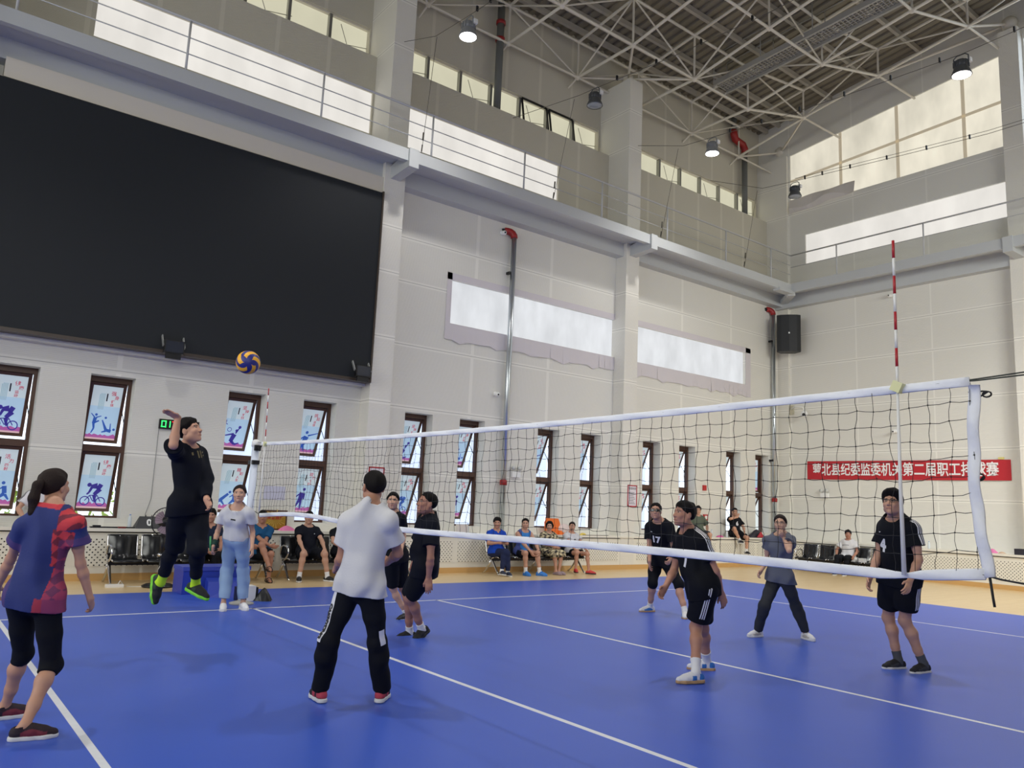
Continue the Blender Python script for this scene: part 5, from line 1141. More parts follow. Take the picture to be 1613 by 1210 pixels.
        if hair == 'tail': tail = [(-0.105, 0.0, 0.05, .026), (-0.150, 0.0, 0.03, .034), (-0.175, 0.0, -0.06, .036), (-0.165, 0.0, -0.16, .030), (-0.150, 0.0, -0.25, .014)]
        if hair == 'back': tail = [(-0.10, 0.0, -0.02, .026), (-0.125, 0.0, -0.06, .026), (-0.115, 0.01, -0.13, .016)]
        if hair == 'bun': tail = [(-0.105, 0.0, -0.01, .034), (-0.125, 0.0, -0.05, .034)]
        if tail:
            pts = [X(a, b, 0) + (np.array([0, 0, 1.0])*c if i > 1 else u*c)*hs for i, (a, b, c, r) in enumerate(tail)]
            tp = [(cone(pts[i], pts[i+1], tail[i][3]*hs, tail[i+1][3]*hs), 0.015) for i in range(len(pts)-1)]
            Ts = solid(tp, min(h, 0.007)*0.9); V3, F3 = Ts.mesh(); link_mesh('ponytail' if hair != 'bun' else 'hair_bun', V3, F3, hm, ho)
    # ---- spectacles
    if glasses:
        gm = M('spectacle_frame', (24, 22, 24), 0.3); g = MB(); gz = 0.010; gr = 0.020; lens = MB()
        for S in (1, -1):
            c = [X(0.107 - 0.010*abs(math.cos(a))*(0.5 + 0.5*math.cos(a)*1), S*(0.034 + 0.023*math.cos(a)), gz + 0.017*math.sin(a)) for a in [2*math.pi*i/18 for i in range(18)]]
            g.tube([Vector(p) for p in c], 0.0019*hs if glasses != 'wrap' else 0.003*hs, 6, closed=True)
            g.tube([Vector(X(0.095, 0.057*S, gz + 0.004)), Vector(X(0.06, 0.074*S, gz + 0.006)), Vector(X(-0.008, 0.083*S, gz + 0.004)), Vector(X(-0.02, 0.082*S, gz - 0.012))], 0.0019*hs, 6)
            if glasses == 'wrap': lens.add([Vector(p) for p in c], [tuple(range(18))], True)
        g.tube([Vector(X(0.109, 0.011, gz + 0.004)), Vector(X(0.111, -0.011, gz + 0.004))], 0.0019*hs, 6)
        if glasses == 'wrap':
            for S in (1, -1):
                ps = [(0.108, 0.004*S), (0.106, 0.03*S), (0.098, 0.056*S), (0.06, 0.078*S), (0.0, 0.086*S)]
                for (a0, b0), (a1, b1) in zip(ps[:-1], ps[1:]): lens.add([Vector(X(a0 + .004, b0, -0.008)), Vector(X(a1 + .004, b1, -0.004)), Vector(X(a1 + .004, b1, 0.028)), Vector(X(a0 + .004, b0, 0.028))], [(0,1,2,3)], True)
        go = g.build('glasses', gm, root)
        if glasses == 'wrap': lens.build('lens', M('dark_lens', (16, 16, 20), 0.15), go)
    BV = {}
    def garment(name, S, mat, colfn=None):
        V, F = S.mesh(); c = colfn(V) if colfn is not None else None
        o = link_mesh(name, V, F, mat, root, c); BV[name] = BVHTree.FromPolygons([tuple(v) for v in V], [tuple(x) for x in F]); return o
    objs = {}
    # ---- shirt
    if shirt:
        e = shirt.get('ease', 0.016); sl = shirt.get('sl', 0.55); hem = shirt.get('hem', 0.06); tp = []
        def grow(p, k, e): fn, lo, hi = p; return ((lambda P: fn(P) - e), lo - e, hi + e), k
        for p, k in torso: tp.append(grow(p, k, e))
        lo_c = pel - up*(hem + 0.03); tp.append((cone(lerp(pel, nk, 0.25), lo_c, (0.108)*s_ + e, (0.112)*s_ + e, None), 0.05) if not shirt.get('slim') else grow(torso[0][0], 0.05, e*0.6))
        tp.append((ell(pel - up*hem*0.4, (lath, fwdh, up), ((0.168*s_ + e*0.6), (0.116*s_ + e*0.9), 0.17*s)), 0.05))
        if bottom and hem > -0.02:
            for S in 'LR': tp.append((cone(J['h'+S] + up*0.03, lerp(J['h'+S], J['k'+S], 0.25), 0.090*s_ + bottom.get('ease', 0.018) + 0.016, 0.084*s_ + bottom.get('ease', 0.018) + 0.018), 0.04))
        for S in 'LR':
            a, b, c = J['s'+S], J['e'+S], J['w'+S]; ad = nrm(b - a); slS = shirt.get('sl'+S, sl); t = min(slS, 1.0); se = shirt.get('sease', e*1.25)
            tp.append((ball(a - UP*0.006, 0.050*s_ + e*0.55), 0.035))
            if slS > 0.02:
                cn = cone(a - UP*0.006, lerp(a, b, t) + ad*(0.03 if slS < 1 else 0), 0.049*s_ + se*0.5, 0.048*s_ + se*(1.5 if slS < 1 else 0.6)); tp.append((clip(cn, lerp(a, b, slS), ad) if slS < 1 else cn, 0.03))
            if slS > 1: tp.append((clip(cone(b, lerp(b, c, slS - 1) + nrm(c - b)*0.03, 0.046*s_ + se*0.5, 0.034*s_ + se*0.5), lerp(b, c, slS - 1), c - b), 0.03))
        G = solid(tp, h, 0.03); am = shirt.get('fold', 0.004); sl_, P = G.win(G.lo, G.lo + G.n*G.h, 0); dd = G.d[sl_]; band = np.abs(dd) < 0.04; dd[band] += folds(P[band], len(label)*7, am, 40.0); G.d[sl_] = dd
        G.cut(plane(pel - up*hem, -up + fwdh*0.02))
        nc = nk + up*shirt.get('neck', 0.008)*s + fwd*0.01; nd = nrm(up*0.94 + fwd*0.34)
        G.cut((lambda P: np.minimum(0.105 - np.linalg.norm((P - nc) - ((P - nc) @ nd)[..., None]*nd, axis=-1), (P - nc) @ nd).astype(np.float32)), nc - 0.17, nc + 0.2)
        G.carve(*cone(nk + fwd*0.012 + up*0.0, hd, 0.066*s_, 0.066*s_), 0.012)
        if shirt.get('vneck'): G.carve(*cone(nk + fwd*0.10 - up*shirt['vneck'], nk + fwd*0.05 + up*0.04, 0.012, 0.06*s_), 0.012)
        if shirt.get('tank'):
            for S in 'LR': a = J['s'+S]; sd = nrm(a - nk); G.cut((lambda P, a=a, sd=sd: np.minimum(0.17 - np.linalg.norm(P - a, axis=-1), (P - a) @ sd + 0.035).astype(np.float32)), a - 0.18, a + 0.18)
        objs['shirt'] = garment('shirt', G, shirt['mat'], shirt.get('color') and (lambda V: shirt['color'](V, dict(pel=pel, nk=nk, up=up, lat=lat, fwd=fwd, J=J, s=s))))
    # ---- shorts, trousers or skirt
    if bottom:
        e = bottom.get('ease', 0.018); ln = bottom.get('len', 0.7); e1 = bottom.get('ease1', e); tp = [(ell(pel + up*0.03*s, (lath, fwdh, up), (0.172*s_*(1.06 if female else 1) + e, 0.117*s_ + e, 0.14*s + e*0.5)), 0.05)]
        for S in 'LR':
            a, b, c = J['h'+S], J['k'+S], J['a'+S]; t = min(ln, 1.0); hemr = bottom.get('hem', 1.6)
            p_, n_ = (lerp(a, b, ln), b - a) if ln <= 1 else (lerp(b, c, ln - 1), c - b)
            tp += [(clip(p, p_, n_), k) for p, k in leg(S, e/s_, e1/s_, 2.0 if ln > 0.97 else 1.0)]
            if ln <= 1: tp.append((clip(cone(a, lerp(a, b, t) + nrm(b - a)*0.03, 0.090*s_ + e, (0.080 - 0.026*t)*s_ + e*hemr), p_, n_), 0.03))
            elif bottom.get('cuff', 0) > 1.05: tp.append((clip(cone(b, lerp(b, c, ln - 1) + nrm(c - b)*0.03, 0.050*s_ + e1, 0.036*s_ + e1*bottom['cuff']), p_, n_), 0.03))
        if bottom.get('skirt'):
            k1, k2 = lerp(J['hL'], J['kL'], 0.9), lerp(J['hR'], J['kR'], 0.9); tp += [(cone(lerp(J['hL'], J['hR'], .5), lerp(k1, k2, .5), 0.13*s_, 0.12*s_), 0.06)]
        G = solid(tp, h, 0.03); G.cut(plane(pel + up*(0.10*s), up))
        am = bottom.get('fold', 0.004); sl_, P = G.win(G.lo, G.lo + G.n*G.h, 0); dd = G.d[sl_]; band = np.abs(dd) < 0.04; dd[band] += folds(P[band], len(label)*3 + 1, am, 30); G.d[sl_] = dd
        objs['bottom'] = garment(bottom.get('name', 'shorts'), G, bottom['mat'], bottom.get('color') and (lambda V: bottom['color'](V, dict(pel=pel, nk=nk, up=up, lat=lat, fwd=fwd, J=J, s=s))))
        BV['bottom'] = BV[bottom.get('name', 'shorts')]
    # ---- socks and shoes
    for S in 'LR':
        a, fd, side, fu = FT[S]; k = J['k'+S]; sd = nrm(k - a)
        if socks:
            t = socks.get('h', 0.10); G = solid([(clip(p, a + sd*t, sd), kk) for p, kk in leg(S, 0.005, 0.006)[2:]] + [(cone(a, a - fu*0.035*s - fd*0.02, 0.041*s, 0.04*s), 0.02)], h*0.9); G.cut(plane(a + sd*t, sd)); V, F = G.mesh(); link_mesh('sock', V, F, socks['mat'], root)
        if shoes:
            z = lambda x, y, zz: a + (fd*x + side*y + fu*(zz - 0.088))*s; sole = []; q = h*0.85
            up_ = [(cone(z(-0.045, 0, 0.045), z(0.04, 0, 0.05), 0.036*s, 0.042*s), 0.02), (cone(z(0.04, 0, 0.052), z(0.105, 0, 0.040), 0.044*s, 0.040*s), 0.02), (cone(z(0.105, 0, 0.036), z(0.165, 0, 0.030), 0.042*s, 0.030*s), 0.02), (cone(z(-0.035, 0, 0.055), z(-0.02, 0, 0.10), 0.036*s, 0.043*s), 0.02), (cone(z(0.02, 0, 0.07), z(0.075, 0, 0.062), 0.028*s, 0.022*s), 0.02)]
            G = solid(up_, q); tpz = shoes.get('top', 0.095); G.cut(plane(z(0, 0, 0.024), -fu)); G.cut(plane(z(0, 0, tpz), fu - fd*0.25)); G.carve(*cone(z(-0.018, 0, 0.082), z(-0.012, 0, 0.14), 0.034*s, 0.04*s), 0.006); V, F = G.mesh()
            cf = None
            if shoes.get('accent'):
                rel = (V - a)/s; fx, fy, fz = rel @ fd, rel @ side, rel @ fu + 0.088; cf = np.tile(A3(srgb(shoes['rgb'])), (len(V), 1)); ac = A3(srgb(shoes['accent']))
                m = ((fz < 0.062 + 0.01*np.sin(fx*40)) & (fx > -0.02) & (fx < 0.13) & (np.abs(fy) > 0.018)) if shoes.get('style', 'side') == 'side' else ((fx < -0.02) & (fz > 0.035)) | ((np.abs(fx - 0.03) < 0.022) & (fz < 0.07)); cf[m] = ac
                lace = (np.abs(fy) < 0.020) & (fx > 0.03) & (fx < 0.11) & (np.sin(fx*230) > 0.1) & (fz > 0.06); cf[lace] = A3(srgb(shoes.get('lace', (220, 220, 220))))
            so = link_mesh('shoe', V, F, m_cloth_attr if cf is not None else shoes['mat'], root, cf)
            G = solid([(cone(z(-0.048, 0, 0.014), z(0.03, 0, 0.014), 0.040*s, 0.041*s), 0.02), (cone(z(0.03, 0, 0.014), z(0.115, 0, 0.014), 0.041*s, 0.046*s), 0.02), (cone(z(0.115, 0, 0.014), z(0.168, 0, 0.016), 0.046*s, 0.030*s), 0.02)], q); G.cut(plane(z(0, 0, 0.0), -fu)); G.cut(plane(z(0, 0, 0.030), fu)); V, F = G.mesh(); link_mesh('sole', V, F, shoes['sole'], so)
            for x in ((0.045, 0.065, 0.085) if h < 0.0075 and shoes.get('lacemat') else ()):
                g = MB(); g.tube([Vector(z(x, 0.022, 0.083 - 0.16*(x - 0.045) )), Vector(z(x + 0.004, 0, 0.093 - 0.16*(x - 0.045))), Vector(z(x, -0.022, 0.083 - 0.16*(x - 0.045)))], 0.0035*s, 6); g.build('lace', shoes['lacemat'], so)
    info = dict(root=root, J=J, s=s, up=up, lat=lat, fwd=fwd, lath=lath, fwdh=fwdh, pel=pel, nk=nk, X=X, BV=BV, objs=objs, hs=hs, f=f, l=l, u=u, leg=leg, s_=s_)
    return info
def decal(I, which, name, polys, O, uax, vax, mats, off=0.0035):
    """flat print pressed on to a garment: polys = (material index, [(u, v)...]); rays run from the plane towards the body"""
    O, uax, vax = A3(O), nrm(uax), nrm(vax); n = np.cross(uax, vax); bv = I['BV'][which]; mb = MB()
    tris = []
    def split(t, mi):
        e = [math.dist(t[i], t[(i+1) % 3]) for i in range(3)]; i = e.index(max(e))
        if e[i] < 0.022: tris.append((mi, t)); return
        a, b, c = t[i], t[(i+1) % 3], t[(i+2) % 3]; m = ((a[0]+b[0])/2, (a[1]+b[1])/2); split([a, m, c], mi); split([m, b, c], mi)
    for mi, pts in polys:
        for i in range(1, len(pts) - 1): split([pts[0], pts[i], pts[i+1]], mi)
    for mi, pts in tris:
        vs = []
        for a, b in pts:
            p = O + uax*a + vax*b; hit = bv.ray_cast(Vector(p + n*0.25), Vector(-n), 0.6)
            vs.append(tuple(A3(hit[0]) + n*off) if hit[0] is not None else tuple(p))
        mb.mat(mi).add(vs, [tuple(range(len(vs)))], False)
    return mb.build(name, mats, I['objs']['shirt' if which == 'shirt' else 'bottom'])
def text_polys(body, size, mi=0, bold=0.004):
    vs, fs = text_mesh(body, size, 'CENTER', bold); return [(mi, [vs[i] for i in f_]) for f_ in fs]
def stripes(I, which, path, mat, n=3, w=0.012, gap=0.022, name='stripes'):
    """parallel stripes run over a garment; path = [(axis point, outward direction)...]"""
    bv = I['BV'][which]; mb = MB(); par = I['objs']['shirt' if which == 'shirt' else 'bottom']; ES = np.linspace(-0.5, 0.5, 2 if w < 0.02 else 6)
    for k in range(n):
        rows = []
        for i, (p, o) in enumerate(path):
            d = nrm(path[min(i+1, len(path)-1)][0] - path[max(i-1, 0)][0]); o = nrm(o); sd = np.cross(d, o); row = []
            for e in ES:
                q = A3(p) + sd*((k - (n-1)/2)*gap + e*w); hit = bv.ray_cast(Vector(q + o*0.3), Vector(-o), 0.5); row.append(A3(hit[0]) + o*0.003 if hit[0] is not None else None)
            rows.append(row)
        for a, b in zip(rows[:-1], rows[1:]):
            for i in range(len(ES) - 1):
                qd = [a[i], a[i+1], b[i+1], b[i]]
                if any(x is None for x in qd) or np.linalg.norm(a[i] - b[i]) > 0.12: continue
                mb.add(qd, [(0,1,2,3)], True)
    if mb.v: mb.build(name, mat, par)
# ------------------------------------------------------------------ the players (joint positions in metres)
JOINTS = {
 'p1': (1.74, {'pel': (-3.331, -4.916, 0.848), 'nk': (-3.297, -4.981, 1.427), 'hd': (-3.291, -4.881, 1.560), 'sR': (-3.173, -5.108, 1.344), 'eR': (-3.104, -5.038, 1.067), 'wR': (-3.014, -4.999, 0.834), 'fR': (-2.960, -4.895, 0.722), 'sL': (-3.441, -4.902, 1.309), 'eL': (-3.470, -4.722, 1.078), 'wL': (-3.508, -4.573, 0.877), 'fL': (-3.507, -4.461, 0.759), 'hR': (-3.260, -4.980, 0.824), 'hL': (-3.400, -4.856, 0.823), 'kR': (-3.175, -4.920, 0.412), 'aR': (-3.318, -5.114, 0.090), 'kL': (-3.317, -4.703, 0.450), 'aL': (-3.368, -4.548, 0.090)}),
 'p2': (1.83, {'pel': (-1.884, -3.097, 1.434), 'nk': (-1.962, -3.107, 1.994), 'hd': (-1.986, -3.202, 2.134), 'sR': (-2.100, -3.231, 1.931), 'eR': (-2.204, -3.518, 1.979), 'wR': (-2.173, -3.448, 2.235), 'fR': (-2.318, -3.518, 2.290), 'sL': (-1.802, -3.000, 1.960), 'eL': (-1.761, -3.154, 1.695), 'wL': (-1.808, -3.332, 1.502), 'fL': (-1.789, -3.472, 1.407), 'hR': (-1.968, -3.152, 1.415), 'hL': (-1.797, -3.046, 1.417), 'kR': (-1.936, -2.920, 1.040), 'aR': (-1.970, -2.697, 0.677), 'kL': (-1.823, -3.265, 1.034), 'aL': (-1.735, -3.024, 0.693)}),
 'p3': (1.77, {'pel': (-0.379, -0.106, 0.947), 'nk': (-0.433, -0.217, 1.377), 'hd': (-0.440, -0.264, 1.556), 'sR': (-0.581, -0.116, 1.309), 'eR': (-0.586, 0.028, 1.048), 'wR': (-0.671, -0.117, 0.854), 'fR': (-0.657, -0.002, 0.737), 'sL': (-0.297, -0.338, 1.325), 'eL': (-0.202, -0.241, 1.059), 'wL': (-0.247, -0.393, 0.857), 'fL': (-0.259, -0.486, 0.723), 'hR': (-0.418, -0.021, 0.925), 'hL': (-0.327, -0.185, 0.936), 'kR': (-0.397, 0.080, 0.526), 'aR': (-0.428, -0.012, 0.090), 'kL': (-0.208, -0.052, 0.534), 'aL': (-0.166, -0.029, 0.090)}),
 'p4': (1.82, {'pel': (-1.204, -5.367, 0.911), 'nk': (-1.186, -5.432, 1.507), 'hd': (-1.157, -5.386, 1.666), 'sL': (-1.328, -5.318, 1.402), 'eL': (-1.319, -5.241, 1.104), 'wL': (-1.232, -5.006, 1.020), 'fL': (-1.192, -4.845, 0.985), 'sR': (-1.089, -5.581, 1.418), 'eR': (-0.953, -5.485, 1.160), 'wR': (-0.900, -5.240, 1.076), 'fR': (-0.901, -5.071, 1.062), 'hL': (-1.252, -5.285, 0.880), 'hR': (-1.157, -5.458, 0.886), 'kL': (-1.372, -5.237, 0.485), 'aL': (-1.331, -5.081, 0.100), 'kR': (-1.040, -5.403, 0.479), 'aR': (-0.913, -5.294, 0.100)}),
 'p5': (1.72, {'pel': (1.303, -1.549, 0.821), 'nk': (1.220, -1.567, 1.401), 'hd': (1.154, -1.629, 1.553), 'sL': (1.239, -1.744, 1.349), 'eL': (1.343, -1.648, 1.096), 'wL': (1.239, -1.783, 0.913), 'fL': (1.151, -1.882, 0.823), 'sR': (1.215, -1.394, 1.335), 'eR': (1.261, -1.277, 1.074), 'wR': (1.240, -1.445, 0.889), 'fR': (1.213, -1.574, 0.798), 'hR': (1.216, -1.585, 0.799), 'hL': (1.391, -1.520, 0.793), 'kR': (1.318, -1.493, 0.407), 'aR': (1.520, -1.542, 0.065), 'kL': (1.493, -1.446, 0.397), 'aL': (1.713, -1.470, 0.063)}),
 'p6': (1.88, {'pel': (0.743, -3.181, 0.822), 'nk': (0.717, -3.239, 1.409), 'hd': (0.644, -3.300, 1.545), 'sL': (0.655, -3.415, 1.316), 'eL': (0.647, -3.442, 0.949), 'wL': (0.725, -3.302, 0.728), 'fL': (0.725, -3.332, 0.563), 'sR': (0.774, -3.060, 1.324), 'eR': (0.719, -3.002, 1.015), 'wR': (0.583, -3.202, 0.889), 'fR': (0.637, -3.115, 0.747), 'hL': (0.695, -3.273, 0.817), 'hR': (0.791, -3.091, 0.806), 'kL': (0.690, -2.990, 0.464), 'aL': (0.924, -2.900, 0.106), 'kR': (0.770, -2.815, 0.448), 'aR': (0.885, -2.699, 0.043)}),
 'p7': (1.87, {'pel': (5.548, -2.470, 0.850), 'nk': (5.355, -2.591, 1.424), 'hd': (5.244, -2.621, 1.569), 'sR': (5.325, -2.409, 1.347), 'eR': (5.314, -2.439, 1.034), 'wR': (5.204, -2.544, 0.810), 'fR': (5.286, -2.485, 0.669), 'sL': (5.407, -2.778, 1.365), 'eL': (5.437, -2.834, 1.003), 'wL': (5.223, -2.945, 0.879), 'fL': (5.089, -3.013, 0.793), 'hR': (5.552, -2.362, 0.812), 'hL': (5.557, -2.567, 0.828), 'kR': (5.344, -2.490, 0.466), 'aR': (5.510, -2.295, 0.090), 'kL': (5.556, -2.828, 0.476), 'aL': (5.530, -2.979, 0.090)}),
 'p8': (1.82, {'pel': (2.171, -5.989, 0.868), 'nk': (2.067, -5.881, 1.401), 'hd': (1.977, -5.899, 1.554), 'sL': (2.067, -6.068, 1.315), 'eL': (2.164, -6.137, 1.032), 'wL': (2.316, -6.089, 0.821), 'fL': (2.379, -6.101, 0.664), 'sR': (2.146, -5.720, 1.306), 'eR': (2.118, -5.667, 1.003), 'wR': (1.913, -5.732, 0.848), 'fR': (1.784, -5.752, 0.741), 'hL': (2.105, -6.072, 0.861), 'hR': (2.229, -5.912, 0.840), 'kL': (2.164, -5.906, 0.481), 'aL': (1.982, -6.057, 0.100), 'kR': (2.387, -5.813, 0.443), 'aR': (2.592, -5.701, 0.090)}),
 'p9': (1.69, {'pel': (5.126, -4.876, 0.805), 'nk': (5.097, -4.938, 1.347), 'hd': (4.993, -4.980, 1.478), 'sR': (5.009, -4.768, 1.270), 'eR': (5.090, -4.711, 1.003), 'wR': (4.899, -4.745, 0.853), 'fR': (4.760, -4.775, 0.786), 'sL': (5.020, -5.099, 1.298), 'eL': (4.808, -5.225, 1.156), 'wL': (4.914, -5.076, 1.320), 'fL': (4.775, -5.113, 1.384), 'hR': (5.140, -4.791, 0.747), 'hL': (5.122, -4.972, 0.766), 'kR': (4.911, -4.791, 0.433), 'aR': (5.031, -4.611, 0.090), 'kL': (5.332, -4.981, 0.431), 'aL': (5.489, -5.016, 0.090)}),
 'p10': (1.95, {'pel': (4.506, -6.761, 1.004), 'nk': (4.365, -6.794, 1.609), 'hd': (4.244, -6.824, 1.761), 'sR': (4.451, -6.616, 1.528), 'eR': (4.417, -6.568, 1.198), 'wR': (4.258, -6.553, 0.963), 'fR': (4.145, -6.574, 0.822), 'sL': (4.362, -6.994, 1.525), 'eL': (4.379, -7.021, 1.193), 'wL': (4.196, -7.009, 0.977), 'fL': (4.061, -7.031, 0.857), 'hR': (4.528, -6.659, 0.967), 'hL': (4.479, -6.861, 0.981), 'kR': (4.654, -6.541, 0.531), 'aR': (4.702, -6.615, 0.090), 'kL': (4.604, -6.745, 0.528), 'aL': (4.751, -6.862, 0.090)}),
}

def yaw(d, z=0.0): return (math.cos(math.radians(d)), math.sin(math.radians(d)), z)
F_BLK = fabric('black_jersey', (17, 19, 26)); F_NAVYBLK = fabric('blue_black_cloth', (16, 19, 30)); F_WHT = fabric('white_cotton', (204, 204, 208)); F_GREYT = fabric('grey_melange', (98, 102, 116)); F_DGREY = fabric('charcoal_track_cloth', (52, 54, 60))
F_JEAN = fabric('pale_denim', (146, 172, 204)); F_OLIVE = fabric('olive_cotton', (92, 100, 88)); F_TEAL = fabric('teal_polo_cloth', (28, 78, 118)); F_BLUE = fabric('royal_blue_polo_cloth', (28, 70, 176)); F_DENIM = fabric('dark_blue_trouser', (36, 44, 76)); F_TANK = fabric('sky_blue_vest', (48, 122, 196))
F_STRIPE = fabric('white_stripe', (226, 226, 230)); F_SOCKW = fabric('white_sock', (228, 228, 230)); F_NEON = M('neon_sock', (196, 240, 40), 0.8, emit=0.0); F_SOCKG = fabric('grey_sock', (84, 86, 92))
S_WHT = M('white_shoe', (226, 226, 228), 0.5); S_BLK = M('black_shoe', (28, 28, 32), 0.5); S_SOLEW = M('white_sole', (220, 220, 220), 0.5); S_SOLEB = M('black_sole', (26, 26, 28), 0.6); S_SOLEG = M('lime_sole', (120, 210, 50), 0.5); S_BLUE = M('blue_shoe', (46, 120, 204), 0.5); S_TAN = M('tan_sole', (186, 150, 110), 0.6); S_MAUVE = M('mauve_shoe', (150, 132, 140), 0.6)
def J_(k): return JOINTS[k][1], JOINTS[k][0]
def frame(d): return d['pel'], d['nk'], d['up'], d['lat'], d['fwd']
# woman at the left edge, seen from behind
def p1_col(V, d):
    pel, nk, up, lat, fwd = frame(d); r = V - pel; a, b, c = r @ lat, r @ fwd, r @ up; col = np.tile(A3(srgb((40, 52, 112))), (len(V), 1)); red = A3(srgb((206, 62, 70))); dk = A3(srgb((120, 40, 58)))
    side = -a
    pan = (side > 0.095 - 0.10*np.maximum(0, c - 0.28)) & (side < 0.21) & (c < 0.46) & (c > 0.0) & ((c > 0.22 - 0.2*0) | (side > 0.115)); facet = (np.sin(a*52 + c*34 + 1) > 0) ^ (np.sin(c*44 - a*30) > 0.2)
    col[pan & facet] = red; col[pan & ~facet] = dk
    arm = d['J']['eR'] - d['J']['sR']; t = ((V - d['J']['sR']) @ arm)/(arm @ arm); yoke = (t > -0.32) & (t < 0.10) & (c > 0.36) & (a < -0.10); col[yoke] = np.where(((np.sin(c*40 + a*50 + b*50) > -0.3) ^ (np.sin(b*60 - c*30) > 0.5))[yoke][:, None], red, dk)
    hemz = c < 0.02; col[hemz & (side > 0.07)] = A3(srgb((170, 56, 74)))
    pur = (t > 0.32) & (a < -0.12); col[pur] = col[pur]*0.55 + A3(srgb((104, 66, 120)))*0.45
    arl = d['J']['eL'] - d['J']['sL']; t2 = ((V - d['J']['sL']) @ arl)/(arl @ arl); pl = (t2 > 0.32) & (a > 0.12); col[pl] = col[pl]*0.55 + A3(srgb((104, 66, 120)))*0.45
    col[(c > np.linalg.norm(nk - pel) + 0.005) & (np.abs(a) < 0.09)] = red
    return col
J, H = J_('p1')
I = make_person('woman in navy and red sports shirt and black cropped leggings, seen from behind', J, H, yaw(38, 0.12), 0.006, True, (196, 148, 122), dict(mat=m_cloth_attr, sl=0.50, hem=0.07, ease=0.020, color=p1_col, fold=0.005), dict(mat=F_BLK, len=1.16, ease=0.012, ease1=0.010, name='leggings'),
    dict(mat=S_BLK, rgb=(44, 30, 38), accent=(120, 44, 58), lace=(30, 26, 30), sole=S_SOLEW, lacemat=S_BLK), None, 'tail', HAIRB, None, dict(L=dict(curl=0.5), R=dict(curl=0.55)), dict(R=yaw(-8), L=yaw(6)))
hb = A3(I['pel']) - A3(I['fwdh'])*0.2 - A3(I['lath'])*0.06
decal(I, 'bottom', 'lettering', [(0, [(x0, z), (x1, z + 0.004), (x1, z + 0.010), (x0, z + 0.006)]) for z, x0, x1 in ((0.060, -0.045, 0.0), (0.042, -0.04, 0.03), (0.022, -0.05, 0.01), (0.004, -0.055, -0.005), (-0.014, -0.055, 0.0))], hb - I['up']*0.02, -A3(I['lath']), I['up'], [F_STRIPE])
# jumping hitter
J, H = J_('p2')
I = make_person('man in black jumping with one arm raised to hit the ball, neon yellow socks', J, H, (0.62, -0.62, 0.34), 0.006, False, (198, 150, 126), dict(mat=F_NAVYBLK, sl=1.9, slR=0.93, hem=0.08, ease=0.018, fold=0.004), dict(mat=F_NAVYBLK, len=1.02, ease=0.030, hem=1.3),
    dict(mat=S_BLK, rgb=(26, 28, 32), accent=(40, 60, 44), lace=(20, 22, 24), style='heel', sole=S_SOLEG, lacemat=S_BLK), dict(mat=F_NEON, h=0.135), 'short', HAIRM, None, dict(R=dict(curl=0.12, palm=(-0.6, -0.5, -0.6)), L=dict(curl=0.45)), dict(R=(0.05, -0.16, -1.0), L=(0.50, -0.80, -0.30)))
decal(I, 'shirt', 'lettering', [(0, [(-0.09, 0.02), (-0.07, 0.02), (-0.07, 0.05), (-0.09, 0.045)]), (0, [(-0.02, -0.01), (0.0, -0.01), (0.0, 0.06), (-0.02, 0.06)]), (0, [(0.02, -0.01), (0.035, -0.01), (0.035, 0.06), (0.02, 0.06)]), (0, [(0.055, 0.0), (0.085, 0.01), (0.085, 0.02), (0.055, 0.012)]), (0, [(0.055, 0.03), (0.085, 0.04), (0.085, 0.05), (0.055, 0.045)])], lerp(I['pel'], I['nk'], 0.82) + A3(I['fwd'])*0.15, I['lat'], I['up'], [M('dull_gold_print', (112, 100, 62), 0.6)])
leg_m = F_NAVYBLK
for S in 'LR':
    k, a = I['J']['k'+S], I['J']['a'+S]; pp, pn = lerp(k, a, 0.76), a - k; G = solid([(clip(p, pp, pn), kk) for p, kk in I['leg'](S, 0.010, 0.010)[2:]], 0.006, 0.02); V, F = G.mesh(); link_mesh('legging', V, F, leg_m, I['root'])
# woman in white tee and jeans
J, H = J_('p3')
I = make_person('woman in a white t-shirt and pale blue jeans standing by the far net post', J, H, (-0.42, -0.90, 0.10), 0.007, True, (200, 156, 132), dict(mat=F_WHT, sl=0.48, hem=-0.02, ease=0.024, fold=0.006), dict(mat=F_JEAN, len=1.84, ease=0.026, ease1=0.030, cuff=1.1, name='jeans', fold=0.005),
    dict(mat=S_WHT, rgb=(228, 228, 230), accent=(214, 214, 218), lace=(236, 236, 236), sole=S_SOLEW, lacemat=S_WHT), None, 'back', HAIRB, None, dict(L=dict(curl=0.45), R=dict(curl=0.9)), dict(R=yaw(-108), L=yaw(-92)))
decal(I, 'shirt', 'tag', [(0, [(-0.035, -0.008), (0.035, -0.008), (0.035, 0.010), (-0.035, 0.010)])], lerp(I['pel'], I['nk'], 0.72) + A3(I['fwd'])*0.15, I['lat'], I['up'], [S_BLK])
w_ = I['J']['wR']; e_ = I['J']['eR']; g = MB(); g.tube([Vector(lerp(w_, e_, t)) for t in (0.06, 0.12, 0.3, 0.36)], [0.036, 0.04, 0.043, 0.04], 12); g.build('wristband', M('dark_green_band', (30, 62, 52), 0.8), I['root'])
g = MB(); q = nrm(I['lat']); g.tube([Vector(w_ - q*0.05 + UP*0.13), Vector(w_ - q*0.035 - UP*0.06)], 0.014, 8); tag(g.build('green_stick', M('green_plastic', (66, 150, 92), 0.4)), 'short green tube in the hand of the woman in jeans', 'tube')
